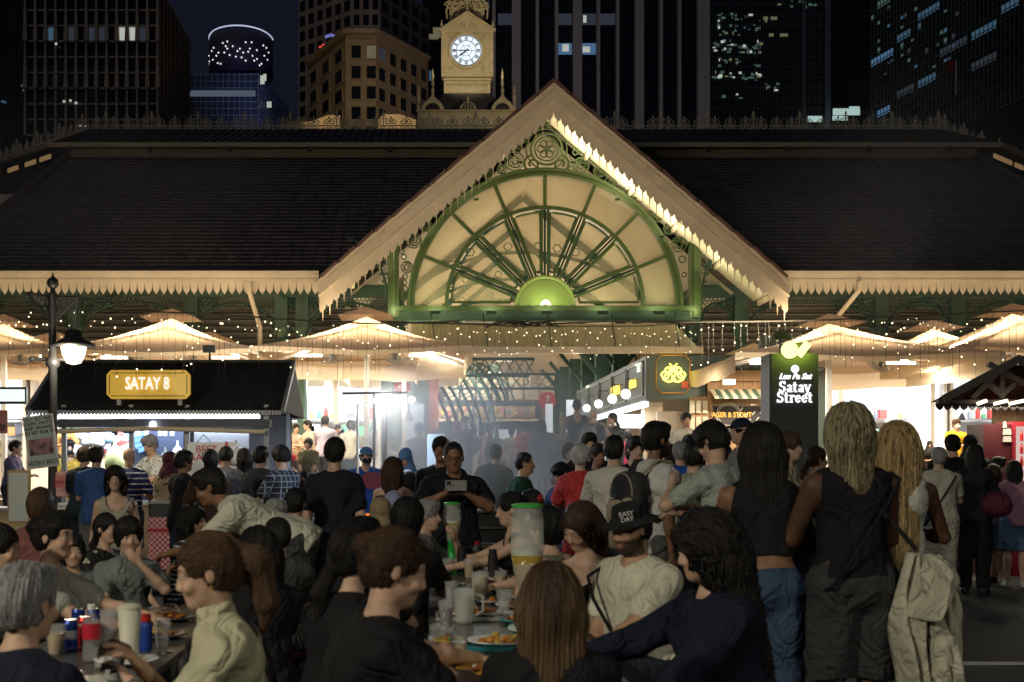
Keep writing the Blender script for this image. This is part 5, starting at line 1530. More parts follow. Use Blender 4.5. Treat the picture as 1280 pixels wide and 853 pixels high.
board('poster', 'faded pink price sheet fixed behind the lamp post', 63, 84, 590, 622, 16, mat('pinkf', (.45, .25, .25), .6), mat('pink_sheet', (.52, .30, .30), .6), 'poster', 0, (('SATAY\nCHICKEN\n10 STICKS', .05, .1, redl),))
board('name_plate', 'small white name plate on the cream counter below the pink sheet', 73, 92, 629, 637, 15.9, white, white, 'sign', 0, (('SATAY', .05, 0, inkg),))
g = MB(); Yc_ = 16.2
t = thing('counter', 'cream perforated front counter left of the blue shirted man', 'counter', (PX(60, Yc_), Yc_, 0))
g = MB(); g.bb(PX(-30, Yc_), PX(100, Yc_), Yc_, Yc_ + .6, 0, PZ(638, Yc_)); g.build('front', mat('counter_tan', (.42, .34, .20), .6, noise=.4, nscale=60), t)
g = MB(); g.bb(PX(-34, Yc_), PX(104, Yc_), Yc_ - .03, Yc_ + .64, PZ(638, Yc_), PZ(635, Yc_)); g.build('counter_top', steel, t)
# == street lamp at the left
Yl = 16.
t = thing('street_lamp', 'tall black cast iron street lamp with a lit hanging lantern at left', 'street lamp', (PX(65, Yl), Yl, 0))
lx = PX(66, Yl)
g = MB(); zt = PZ(352, Yl)
g.lathe((lx, Yl, 0), [(.20, 0), (.20, .25), (.12, .35), (.13, .55), (.08, .7), (.06, 1.2), (.055, PZ(460, Yl)), (.09, PZ(457, Yl)), (.09, PZ(450, Yl)), (.05, PZ(446, Yl)), (.045, PZ(395, Yl)), (.075, PZ(385, Yl)), (.045, PZ(378, Yl)), (.07, PZ(372, Yl)), (.035, PZ(365, Yl)), (.03, zt - .08)], 12)
g.ball((lx, Yl, zt - .02), .075, 12, 8); g.lathe((lx, Yl, zt + .03), [(.03, 0), (.01, .06), (.0, .10)], 8)
g.build('post', black, t, smooth=True)
g = MB(); g.tube([PT(40, 449, Yl), PT(86, 450, Yl)], .022, 6); g.ball(PT(40, 449, Yl), .04); g.ball(PT(86, 450, Yl), .03); g.build('ladder_bar', black, t)
g = MB()
for s, xe_, ye_ in ((-1, 33, 366), (1, 97, 372)):
 a = PT(66 + s * 3, 400, Yl); b = PT(xe_, ye_, Yl); c = PT(66 + s * 3, 372, Yl)
 g.tube([a, b], .018, 5); g.tube([c, b], .018, 5)
 for k in range(5):
  p = a.lerp(b, .15 + k * .16); q = c.lerp(b, .15 + k * .16); m_ = (p + q) / 2; r_ = (p - q).length * .42
  if r_ > .02: g.ring((m_.x, m_.z), r_, r_ - .014, Yl - .01, Yl + .01, 10)
g.tube([PT(97, 372, Yl), PT(95, 395, Yl), PT(93, 416, Yl)], .022, 6)
g.build('scroll_arm', black, t)
lc = PT(92, 432, Yl)
g = MB(); g.lathe(lc, [(.04, .20), (.09, .18), (.12, .09), (.26, .02), (.27, -.01), (.16, -.02)][::-1], 16); g.build('lantern_hood', black, t, smooth=True)
g = MB(); g.lathe(lc, [(.02, -.24), (.09, -.22), (.14, -.12), (.16, -.02)], 16); g.build('lantern_globe', emis('lantern', (1, .86, .58), 3.0), t, smooth=True)
light('POINT', 'lantern_light', lc + Vector((0, -.3, -.2)), 110, (1, .85, .6), .15)
Yq = 17.
t = thing('globe_lamp', 'black lamp post with a glowing white globe beside the entrance', 'lamp', (PX(481, Yq), Yq, 0))
g = MB(); g.lathe((PX(481, Yq), Yq, 0), [(.12, 0), (.06, .15), (.035, .3), (.033, PZ(513, Yq)), (.06, PZ(512, Yq)), (.06, PZ(510, Yq))], 10); g.build('post', black, t)
g = MB(); g.ball(PT(481, 500, Yq), .118, 20, 14); g.build('globe', emis('globe_lamp_g', (1, .95, .85), 2.4), t, smooth=True)
light('POINT', 'globe_light', PT(481, 500, Yq - .35), 60, (1, .93, .82), .12)
t = thing('banner_stand', 'thin dark pole with a crossbar beside the globe lamp', 'stand', (PX(468, Yq), Yq - .4, 0))
g = MB(); g.tube([(PX(468, Yq), Yq - .4, 0), PT(468, 491, Yq - .4)], .018, 6); g.build('pole', black, t)
g = MB(); g.beam(PT(428, 492, Yq - .4), PT(510, 491, Yq - .4), .03, .03); g.build('crossbar', black, t)
# == black sign pillar
Yv = 19.
t = thing('sign_pillar', 'tall charcoal pillar sign with white lettering and a glowing round emblem', 'sign', (PX(990, Yv), Yv, 0))
xa, xb = PX(964, Yv), PX(1023, Yv)
g = MB(); g.bb(xa, xb, Yv, Yv + .55, 0, PZ(442, Yv)); g.build('pillar', mat('charcoal', (.045, .048, .052), .5, noise=.1), t)
g = MB(); g.bb(xa - .002, xa - .02, Yv + .02, Yv + .53, 0.02, PZ(442.5, Yv)); g.build('side_panel', mat('charcoal2', (.09, .10, .11), .5), t)
lw = emis('letter_glow', (1, 1, 1), 1.6, True)
g = MB(); c = PT(993.5, 461.5, Yv); g.lathe((c.x, Yv - .012, c.z), [(.058, -.01), (.058, .01)], 20, M=Matrix.Rotation(PI / 2, 3, 'X')); g.build('emblem_disc', lw, t)
text('script_lettering', 'Lau Pa Sat', .115, (PX(993.5, Yv), Yv - .01, PZ(471, Yv)), lw, t, shear=.35, offset=.004, sx=1.0)
def serif(mb, s, x, z, h, y0, y1):
 w_ = h * .17; th = h * .07
 def V(x0, z0, z1_): mb.bb(x0, x0 + w_, y0, y1, z0, z1_)
 def Sf(x0, z0, ext=.06): mb.bb(x0 - h * ext, x0 + w_ + h * ext, y0, y1, z0, z0 + th)
 def arc(cx, cz, rx, rz, a0, a1, tv, thh, n=14):
  prev = None
  for i in range(n + 1):
   a = R(a0 + (a1 - a0) * i / n); ca, sa = math.cos(a), math.sin(a)
   t_ = thh + (tv - thh) * abs(ca)
   o = (cx + rx * ca, cz + rz * sa); q = (cx + (rx - t_) * ca, cz + (rz - t_) * sa)
   if prev: mb.prism([prev[0], o, q, prev[1]], y0, y1)
   prev = (o, q)
 xh = h * .68
 for ch in s:
  if ch == 'S':
   arc(x + h * .27, z + h * .73, h * .25, h * .27, 20, 270, w_, th * 1.3); arc(x + h * .27, z + h * .28, h * .28, h * .28, 90, -160, w_, th * 1.3)
   mb.bb(x + h * .46, x + h * .52, y0, y1, z + h * .70, z + h); mb.bb(x, x + h * .06, y0, y1, z, z + h * .30); x += h * .62
  elif ch == 'a':
   arc(x + h * .20, z + h * .19, h * .18, h * .19, 0, 360, w_ * .8, th); V(x + h * .27, z, z + h * .5); mb.bb(x + h * .40, x + h * .50, y0, y1, z, z + th)
   arc(x + h * .24, z + h * .48, h * .20, h * .20, 0, 165, w_, th); x += h * .52
  elif ch == 't':
   V(x + h * .08, z + h * .08, z + h * .9); mb.bb(x, x + h * .36, y0, y1, z + xh - th, z + xh); arc(x + h * .26, z + h * .14, h * .18, h * .15, 180, 320, w_ * .9, th); x += h * .44
  elif ch == 'r':
   V(x + h * .08, z, z + xh); Sf(x + h * .08, z); mb.bb(x + h * .01, x + h * .1, y0, y1, z + xh - th, z + xh); arc(x + h * .34, z + h * .48, h * .16, h * .21, 30, 175, w_ * .6, th * 1.3); mb.ball((x + h * .43, (y0 + y1) / 2, z + h * .56), h * .085); x += h * .50
  elif ch == 'e':
   arc(x + h * .26, z + h * .34, h * .25, h * .35, 0, 325, w_, th); mb.bb(x + h * .12, x + h * .48, y0, y1, z + h * .32, z + h * .32 + th); x += h * .56
  elif ch == 'y':
   for (p, q, ww) in (((x + h * .08, z + xh), (x + h * .28, z), w_), ((x + h * .48, z + xh), (x + h * .20, z - h * .24), th * 1.3)):
    mb.prism([(p[0] - ww / 2, p[1]), (p[0] + ww / 2, p[1]), (q[0] + ww / 2, q[1]), (q[0] - ww / 2, q[1])], y0, y1)
   Sf(x + h * .0, z + xh - th, .05); mb.bb(x + h * .38, x + h * .56, y0, y1, z + xh - th, z + xh); mb.ball((x + h * .14, (y0 + y1) / 2, z - h * .18), h * .08); x += h * .56
 return x
for s_, py_, wd in (('Satay', 490.5, 40), ('Street', 503.5, 45)):
 h_ = .165
 tmp = MB(); L = serif(tmp, s_, 0, 0, h_, 0, .01); k = wd * Yv / F / L
 g = MB(); x0 = PX(993.5, Yv) - wd * Yv / F / 2; serif(g, s_, 0, 0, h_, 0, .02)
 g.v = [(x0 + x * k, Yv - .025 + y, PZ(py_, Yv) + z) for x, y, z in g.v]
 g.build('lettering', lw, t)
for px, py, r_, lab, rot in ((987, 438, .125, 'round green-yellow floodlight glaring on top of the pillar sign', 0), (1004, 437, .10, 'tilted green-yellow floodlight beside the round one on the pillar sign', 1)):
 f = thing('floodlight', lab, 'floodlight', PT(px, py, Yv))
 c = f.location; g = MB()
 if rot: g.box(c, (.11, .05, .24), M=Matrix.Rotation(R(38), 3, 'Y'))
 else: g.lathe(c, [(r_, -.02), (r_, .02)], 20, M=Matrix.Rotation(PI / 2, 3, 'X'))
 g.build('lens', emis('flood_lens', (.85, 1, .30), 2.2), f)
 g = MB(); g.box(c + Vector((0, .08, 0)), (.2, .1, .2)); g.tube([c + Vector((0, .08, 0)), Vector((c.x, Yv + .1, PZ(442, Yv)))], .02, 5); g.build('housing', black, f)
 light('POINT', 'flood_glow', c + Vector((0, -.16, 0)), 9, (.75, 1, .08), .06)
# == kiosk at the right
Yk_ = 17.
t = thing('kiosk', 'dark timber framed kiosk with a black gabled awning at right', 'kiosk', (PX(1270, Yk_), Yk_, 0))
A_ = PT(1179, 500, Yk_); P_ = PT(1232, 451, Yk_ + 1.5); B_ = PT(1420, 505, Yk_)
g = MB()
n = 24; top = [[], []]
for i in range(n + 1):
 x = A_.x + (4.2) * i / n; top[0].append((x, Yk_ + .0, PZ(505, Yk_) + (.02 if i % 2 else 0))); top[1].append((x + .35, Yk_ + 1.6, PZ(451, Yk_ + 1.6) + (.02 if i % 2 else 0)))
zr_ = PZ(450, Yk_ + 1); xk0, xk1 = A_.x, A_.x + 4.4; xm = PX(1234, Yk_ + 1)
g = MB(); g.add([(xk0, Yk_, PZ(498, Yk_)), (xm, Yk_, zr_ - .05), (xm + .2, Yk_ + .7, zr_ - .05), (xk0 + .3, Yk_ + .7, PZ(498, Yk_))], [(0, 1, 2, 3)])
g.add([(xm, Yk_, zr_ - .05), (xk1, Yk_, zr_ - .05), (xk1, Yk_ + .7, zr_ - .05), (xm + .2, Yk_ + .7, zr_ - .05)], [(0, 1, 2, 3)]); g.build('roof_sheet', blackroof, t)
g = MB(); g.beam((xk0, Yk_ - .02, PZ(499, Yk_)), (xm, Yk_ - .02, zr_ - .06), .06, .10); g.bb(xm, xk1, Yk_ - .04, Yk_ + .02, zr_ - .16, zr_ - .03); g.build('barge_board', mat('kiosk_trim', (.10, .09, .08), .5), t)
g = MB(); valance(g, (xk0, PZ(503, Yk_)), (xk1, PZ(503, Yk_)), .10, .11, Yk_ + .25, Yk_ + .27); g.build('scallop_trim', blackroof, t, kind='stuff')
g = MB(); g.bb(xk0 + .02, xk1, Yk_ + .2, Yk_ + .3, PZ(504, Yk_), PZ(499, Yk_)); g.build('tie_beam', mat('kiosk_beam', (.12, .10, .09), .6), t)
kb = mat('kiosk_beam')
for a, b in (((1252, 506), (1252, 464)), ((1252, 494), (1236, 480)), ((1252, 494), (1268, 480)), ((1215, 498), (1250, 462)), ((1236, 455), (1280, 480))):
 g = MB(); g.beam(PT(a[0], a[1], Yk_ + .3), PT(b[0], b[1], Yk_ + .3), .06, .07); g.build('truss_beam', kb, t)
g = MB(); g.prism([(xk0 + .1, PZ(500, Yk_)), (xk1, PZ(500, Yk_)), (xk1, zr_ - .1), (xm + .05, zr_ - .1)], Yk_ + .68, Yk_ + .7); g.build('gable_lining', mat('kiosk_lining', (.05, .042, .036), .8), t)
slat = mat('kiosk_slat', (.34, .22, .11), .6, noise=.3)
for i in range(16):
 x = PX(1241 + i * 3.6, Yk_ + .8); g = MB(); g.bb(x, x + .024, Yk_ + .8, Yk_ + .84, PZ(600, Yk_), PZ(506, Yk_)); g.build('slat', slat, t)
for a, b in ((1222, 1233), (1243, 1259), (1262, 1280)):
 g = MB(); g.beam(PT(a, 505, Yk_ + .1), PT(b, 501, Yk_ + .1), .05, .04); g.build('tube_light', emis('kioskl', (1, .88, .6), 3.5), t)
light('AREA', 'kiosk_lamp', PT(1258, 508, Yk_ + .0), 26, (1, .88, .65), .8)
t = thing('drinks_fridge', 'dark red drinks fridge with lit glass door inside the kiosk', 'fridge', (PX(1257, Yk_), Yk_ + .2, 0))
dr = mat('dark_red', (.09, .02, .025), .4)
g = MB(); g.bb(PX(1236, Yk_), PX(1270, Yk_), Yk_ + .15, Yk_ + .7, 0, PZ(530, Yk_)); g.build('cabinet', dr, t)
g = MB(); g.bb(PX(1270.5, Yk_), PX(1300, Yk_), Yk_ + .1, Yk_ + .7, 0, PZ(527, Yk_)); g.build('cooler_frame', mat('redfr', (.30, .02, .03), .4), t)
g = MB(); g.bb(PX(1274, Yk_), PX(1297, Yk_), Yk_ + .07, Yk_ + .095, PZ(640, Yk_), PZ(533, Yk_)); g.build('lit_door', emis('fr_door', (.75, .55, .5), .9), t)
for r_ in range(5):
 for c_ in range(4):
  p = PT(1277 + c_ * 5.5, 545 + r_ * 16, Yk_ + .04); g = MB(); g.lathe(p, [(.022, -.07), (.022, .02), (.01, .05), (.01, .07)], 7); g.build('bottle', mat('fb%d' % (c_ % 3), [(.5, .03, .03), (.6, .5, .1), (.05, .2, .1)][c_ % 3], .3), t)
g = MB()
for i in range(7): g.lathe(PT(1256 + i % 3 * 3, 548 - i // 3 * 9, Yk_ + .13), [(.03, -.05), (.02, .03)], 6)
g.build('sticker', mat('stick', (.5, .45, .4), .6), t)
# == string lights
bulbm = emis('fairy_bulb', (1, .84, .52), 3.4, True)
wirem = mat('string_wire', (.08, .075, .06), .6)
def curtain(pts, Y, lab, n_drop, dmin, dmax, seed, dens=5.5):
 a0 = PT(*pts[0], Y); t = thing('string_lights', lab, 'string lights', a0, 'curtains of fairy lights')
 P = [PT(*p, Y) for p in pts]; g = MB(); g.tube(P, .012, 4); g.build('main_wire', wirem, t)
 rr = random.Random(seed); gw, gb = MB(), MB()
 for i in range(n_drop):
  f_ = (i + rr.uniform(.2, .8)) / n_drop * (len(P) - 1); k = min(int(f_), len(P) - 2); p = P[k].lerp(P[k + 1], f_ - k)
  L = rr.uniform(dmin, dmax); gw.tube([p, p - Vector((rr.uniform(-.03, .03), 0, L))], .0035, 3, caps=False)
  z = rr.uniform(.05, .3)
  while z < L: gb.ball(p - Vector((rr.uniform(-.02, .02), .02, z)), rr.choice((.008, .011, .014)), 5, 4); z += rr.uniform(.16, 2.9 / dens)
 gw.build('drop_wire', wirem, t, kind='stuff'); gb.build('bulb', bulbm, t, kind='stuff')
curtain([(-10, 383), (60, 384), (160, 389), (250, 392), (340, 398)], 19.0, 'fairy light curtain across the left umbrellas from the lamp post', 46, .3, 1.1, 1, 5)
curtain([(335, 398), (400, 402), (470, 405), (575, 402)], 19.4, 'fairy light curtain in front of the umbrella by the entrance', 30, .3, .9, 2, 5)
curtain([(560, 405), (640, 408), (720, 408), (800, 408), (872, 403)], 26.6, 'fairy light curtain along the entrance canopy', 46, .3, .75, 3, 6)
curtain([(850, 403), (950, 402), (1040, 400), (1110, 396)], 20.5, 'fairy light curtain left of and above the black sign pillar', 30, .3, .9, 4, 5)
curtain([(1105, 396), (1180, 393), (1290, 388)], 20.5, 'fairy light curtain over the umbrella at the right edge', 26, .3, 1.05, 5, 5)
# == unseen street lamps, added behind the viewer (outside the frame) to light the tables
for lx_, ly_, pw in ((-7.5, -2.0, 2500), (6.5, -4.0, 900)):
 t = thing('street_lamp', 'tall unseen street lamp added %s behind the viewer to light the tables' % ('left' if lx_ < 0 else 'right'), 'street lamp', (lx_, ly_, 0))
 g = MB(); g.lathe((lx_, ly_, 0), [(.12, 0), (.07, 1), (.05, 5.6)], 10); g.build('post', greym, t)
 g = MB(); g.tube([(lx_, ly_, 5.6), (lx_ * .9, ly_ + .6, 5.8)], .04, 6); g.build('arm', greym, t)
 g = MB(); g.box((lx_ * .9, ly_ + .7, 5.8), (.3, .6, .1)); g.build('head', greym, t)
 g = MB(); g.box((lx_ * .9, ly_ + .7, 5.74), (.24, .5, .02)); g.build('lens', emis('street_fill_lens', (1, .93, .7), 6), t)
 light('SPOT', 'street_fill', (lx_ * .9, ly_ + .7, 5.68), pw, (1, .92, .70), .25, rot=(R(52), 0, math.atan2(-(0 - lx_), 9) if lx_ < 0 else math.atan2(lx_, 9)), spot=130)
# == people: implicit-surface bodies
import openvdb as vdb
def V3(*a): return np.array(a, dtype=np.float64)
def nrm(v): return v / (np.linalg.norm(v) + 1e-12)
def rotm(yaw=0, pitch=0, roll=0):
 """yaw about z, pitch forward (face down positive), roll sideways; degrees; figures face -y"""
 return np.array((Matrix.Rotation(R(yaw), 3, 'Z') @ Matrix.Rotation(R(pitch), 3, 'X') @ Matrix.Rotation(R(roll), 3, 'Y')))
class Sdf:
 def __init__(s): s.p = []; s.disp = None
 def cone(s, a, b, ra, rb, k=.03, op=0): s.p.append(('c', np.asarray(a, float), np.asarray(b, float), ra, rb, k, op)); return s
 def ell(s, c, r, M=None, k=.03, op=0): s.p.append(('e', np.asarray(c, float), np.asarray(r, float), M, None, k, op)); return s
 def plane(s, o, n): s.p.append(('p', np.asarray(o, float), nrm(np.asarray(n, float)), None, None, 0, 2)); return s
 @staticmethod
 def d(q, P):
  t = q[0]
  if t == 'c':
   a, b, ra, rb = q[1:5]; ba = b - a; pa = P - a
   h = np.clip(pa @ ba / (ba @ ba + 1e-12), 0, 1)
   return np.sqrt(np.maximum(((pa - h[..., None] * ba) ** 2).sum(-1), 1e-12)) - (ra + (rb - ra) * h)
  if t == 'e':
   c, r, M = q[1], q[2], q[3]; L = P - c
   if M is not None: L = L @ M
   k0 = np.sqrt(((L / r) ** 2).sum(-1)) + 1e-9; k1 = np.sqrt(((L / (r * r)) ** 2).sum(-1)) + 1e-9
   return k0 * (k0 - 1) / k1
  return (P - q[1]) @ q[2]
 @staticmethod
 def comb(v, e, k, op):
  if op == 0:
   if k <= 0: return np.minimum(v, e)
   h = np.maximum(k - np.abs(v - e), 0) / k
   return np.minimum(v, e) - h * h * k * .25
  if op == 1:
   e = -e
   if k <= 0: return np.maximum(v, e)
   h = np.maximum(k - np.abs(v - e), 0) / k
   return np.maximum(v, e) + h * h * k * .25
  return np.maximum(v, e)
 def ev(s, P):
  v = np.full(P.shape[:-1], 9.)
  for q in s.p: v = s.comb(v, s.d(q, P), q[5], q[6])
  if s.disp is not None: v = v + s.disp(P)
  return v
 def bounds(s):
  lo = np.full(3, 9.); hi = np.full(3, -9.)
  for q in s.p:
   if q[6] != 0: continue
   if q[0] == 'c':
    for a, r in ((q[1], q[3]), (q[2], q[4])): lo = np.minimum(lo, a - r); hi = np.maximum(hi, a + r)
   elif q[0] == 'e':
    r = q[2].max() if q[3] is not None else q[2]
    lo = np.minimum(lo, q[1] - r); hi = np.maximum(hi, q[1] + r)
  return lo, hi
 def mesh(s, h):
  lo, hi = s.bounds(); lo = lo - 3 * h - .01; hi = hi + 3 * h + .01
  B = 6
  n = np.ceil((hi - lo) / h / B).astype(int)
  ax = [lo[i] + (np.arange(n[i]) + .5) * B * h - h * .5 for i in range(3)]
  C = np.stack(np.meshgrid(*ax, indexing='ij'), -1).reshape(-1, 3)
  rb = B * h * .87
  D = [s.d(q, C) for q in s.p]
  v = np.full(len(C), 9.)
  for q, e in zip(s.p, D): v = s.comb(v, e, q[5], q[6])
  act = np.nonzero(np.abs(v) < rb * 1.25 + .012)[0]
  arr = np.where(v > 0, 1., -1.).astype(np.float32)
  arr = np.broadcast_to(arr.reshape(n[0], 1, n[1], 1, n[2], 1), (n[0], B, n[1], B, n[2], B)).copy()
  off = np.stack(np.meshgrid(*[(np.arange(B) - (B - 1) / 2) * h] * 3, indexing='ij'), -1).reshape(-1, 3)
  P = C[act][:, None, :] + off[None]
  va = v[act]; vv = np.full(P.shape[:2], 9.)
  for q, e in zip(s.p, D):
   if q[6] == 0: sel = np.nonzero(e[act] < np.maximum(va, 0) + 2 * rb + q[5] + .02)[0]
   else: sel = np.nonzero(e[act] < 2 * rb + q[5] + .01)[0] if q[6] == 1 else np.nonzero(e[act] > -2 * rb)[0]
   if len(sel): vv[sel] = s.comb(vv[sel], s.d(q, P[sel]), q[5], q[6])
  if s.disp is not None: vv = vv + s.disp(P)
  i0, r_ = np.divmod(act, n[1] * n[2]); i1, i2 = np.divmod(r_, n[2])
  arr = arr.transpose(0, 2, 4, 1, 3, 5)
  arr[i0, i1, i2] = (np.clip(vv, -3 * h, 3 * h) / (3 * h)).reshape(-1, B, B, B)
  arr = np.ascontiguousarray(arr.transpose(0, 3, 1, 4, 2, 5)).reshape(n * B)
  gr = vdb.FloatGrid(1.0); gr.copyFromArray(arr)
  pts, quads = gr.convertToQuads(0.0)
  if len(pts) == 0: return None
  pts = pts * h + (lo + h * 0)
  return pts, quads[:, ::-1]
def np_mesh(name, pts, quads, mats, col=None, smooth=True):
 me = bpy.data.meshes.new(name)
 n = len(pts); m = len(quads)
 me.vertices.add(n); me.vertices.foreach_set('co', np.asarray(pts, np.float32).ravel())
 me.loops.add(m * 4); me.loops.foreach_set('vertex_index', np.asarray(quads, np.int32).ravel())
 me.polygons.add(m); me.polygons.foreach_set('loop_start', np.arange(0, m * 4, 4, dtype=np.int32)); me.polygons.foreach_set('loop_total', np.full(m, 4, np.int32))
 me.update(calc_edges=True); me.validate()
 if smooth: me.polygons.foreach_set('use_smooth', np.ones(m, bool))
 for q in mats: me.materials.append(q)
 if col is not None:
  a = me.color_attributes.new('Col', 'FLOAT_COLOR', 'POINT'); a.data.foreach_set('color', np.concatenate([col, np.ones((n, 1))], 1).astype(np.float32).ravel())
 return me
def child(name, sdf, h, m, parent, col=None, kind=None, label=None):
 r = sdf.mesh(h)
 if r is None: return None
 o = bpy.data.objects.new(name, np_mesh(name, r[0], r[1], [m], col(r[0]) if col else None)); COL.objects.link(o)
 o.parent = parent
 if kind: o['kind'] = kind
 if label: o['label'] = label
 return o
SKIN = {'light': (.56, .36, .26), 'tan': (.45, .27, .17), 'brown': (.24, .125, .07), 'dark': (.10, .050, .030), 'pale': (.62, .43, .33)}
HAIRC = {'black': (.012, .010, .010), 'brown': (.05, .028, .017), 'auburn': (.075, .042, .024), 'grey': (.28, .28, .29), 'white': (.5, .5, .49), 'blond': (.30, .21, .10), 'ash': (.20, .17, .10)}
def skinmat():
 return mat('skin', (.5, .3, .2), .5, noise=.22, nscale=22, vcol=True, bump=.08, bscale=120, spec=.35)
def hairmat(c):
 m = mat('hair_' + c, HAIRC[c], .5, noise=.45, nscale=14, bump=.7, bscale=28, stretch=(5, 5, .45), spec=.35)
 return m
def pattern_mat(name, c1, c2, kind, sc, axis=2):
 if name in MATS: return MATS[name]
 m = mat(name, c1, .8, bump=.1, bscale=200); t = m.node_tree; b = t.nodes['Principled BSDF']; tc = t.nodes.new('ShaderNodeTexCoord')
 mx = t.nodes.new('ShaderNodeMix'); mx.data_type = 'RGBA'; mx.inputs[6].default_value = (*c1, 1); mx.inputs[7].default_value = (*c2, 1)
 if kind == 'stripe':
  s_ = t.nodes.new('ShaderNodeSeparateXYZ'); t.links.new(tc.outputs['Object'], s_.inputs[0])
  a = t.nodes.new('ShaderNodeMath'); a.operation = 'MULTIPLY'; a.inputs[1].default_value = sc; t.links.new(s_.outputs[axis], a.inputs[0])
  f_ = t.nodes.new('ShaderNodeMath'); f_.operation = 'FRACT'; t.links.new(a.outputs[0], f_.inputs[0])
  g_ = t.nodes.new('ShaderNodeMath'); g_.operation = 'GREATER_THAN'; g_.inputs[1].default_value = .72; t.links.new(f_.outputs[0], g_.inputs[0]); t.links.new(g_.outputs[0], mx.inputs[0])
 elif kind == 'check':
  outs = []
  s_ = t.nodes.new('ShaderNodeSeparateXYZ'); t.links.new(tc.outputs['Object'], s_.inputs[0])
  for ax_ in (0, 2):
   a = t.nodes.new('ShaderNodeMath'); a.operation = 'MULTIPLY'; a.inputs[1].default_value = sc; t.links.new(s_.outputs[ax_], a.inputs[0])
   f_ = t.nodes.new('ShaderNodeMath'); f_.operation = 'FRACT'; t.links.new(a.outputs[0], f_.inputs[0])
   g_ = t.nodes.new('ShaderNodeMath'); g_.operation = 'GREATER_THAN'; g_.inputs[1].default_value = .85; t.links.new(f_.outputs[0], g_.inputs[0]); outs.append(g_)
  a = t.nodes.new('ShaderNodeMath'); a.operation = 'MAXIMUM'; t.links.new(outs[0].outputs[0], a.inputs[0]); t.links.new(outs[1].outputs[0], a.inputs[1]); t.links.new(a.outputs[0], mx.inputs[0])
 else:
  v = t.nodes.new('ShaderNodeTexVoronoi'); v.inputs['Scale'].default_value = sc; t.links.new(tc.outputs['Object'], v.inputs['Vector'])
  g_ = t.nodes.new('ShaderNodeMath'); g_.operation = 'LESS_THAN'; g_.inputs[1].default_value = .32; t.links.new(v.outputs['Distance'], g_.inputs[0]); t.links.new(g_.outputs[0], mx.inputs[0])
 t.links.new(mx.outputs[2], b.inputs['Base Color']); wrinkle(m)
 return m
def cloth(c, rough=.85):
 if not isinstance(c, tuple): return c
 nm = 'cloth_%.3f_%.3f_%.3f' % c; new = nm not in MATS
 m = mat(nm, c, rough, noise=.18, nscale=5, bump=.10, bscale=220, spec=.2)
 if new: wrinkle(m)
 return m
def wrinkle(m):
 t = m.node_tree; b = t.nodes['Principled BSDF']; tc = t.nodes.new('ShaderNodeTexCoord'); n = t.nodes.new('ShaderNodeTexNoise'); n.inputs['Scale'].default_value = 5.5; n.inputs['Detail'].default_value = 2.5; n.inputs['Distortion'].default_value = 1.6
 t.links.new(tc.outputs['Object'], n.inputs['Vector']); a = t.nodes.new('ShaderNodeMath'); a.operation = 'SUBTRACT'; a.inputs[1].default_value = .5; t.links.new(n.outputs[0], a.inputs[0]); q = t.nodes.new('ShaderNodeMath'); q.operation = 'ABSOLUTE'; t.links.new(a.outputs[0], q.inputs[0])
 bp = t.nodes.new('ShaderNodeBump'); bp.inputs['Strength'].default_value = .75; bp.inputs['Distance'].default_value = .09; t.links.new(q.outputs[0], bp.inputs['Height'])
 old = b.inputs['Normal'].links[0].from_socket if b.inputs['Normal'].is_linked else None
 if old is not None: t.links.new(old, bp.inputs['Normal'])
 t.links.new(bp.outputs[0], b.inputs['Normal'])
def fold(amp, seed, fr=1.):
 a, b, c = [(seed * 1.7 + i * 2.3) % 6.28 for i in range(3)]
 def f(P):
  x, y, z = P[..., 0], P[..., 1], P[..., 2]
  w_ = np.sin(9 * fr * x + 5 * z + a) + np.sin(11 * fr * y - 6 * z + b)
  return amp * ((1 - 2 * np.abs(np.sin(8 * fr * z + 1.5 * w_ + 5 * x * fr + c))) * .75 + np.sin(31 * fr * (x + y * .7) + 2 * w_ + 9 * z) * .35)
 return f
def ik(a, t, l1, l2, pole):
 d = t - a; L = np.linalg.norm(d); L2 = min(L, (l1 + l2) * .985); d = nrm(d); t = a + d * L2
 x = (l1 * l1 - l2 * l2 + L2 * L2) / (2 * L2); hgt = math.sqrt(max(l1 * l1 - x * x, 0))
 p = pole - d * (pole @ d); p = nrm(p)
 return a + d * x + p * hgt, t
ARMS = {
 'down': ((.22, .02, -.56), (.3, .6, 0)), 'hips': ((.24, -.02, -.50), (.8, .5, 0)), 'hold': ((.07, -.30, -.22), (.7, .4, -.6)), 'table': ((.14, -.40, -.34), (.8, .2, -.5)),
 'phone': ((.075, -.27, -.02), (1, .1, -.8)), 'mouth': ((.04, -.24, .06), (.8, -.1, -.9)), 'reach': ((.10, -.55, -.18), (.7, .2, -.6)), 'up': ((.05, -.36, .02), (.7, 0, -.8)), 'fold': ((-.04, -.24, -.22), (.8, .4, -.4)), 'lap': ((.08, -.22, -.46), (.7, .6, -.2)),
}
PEOPLE = []
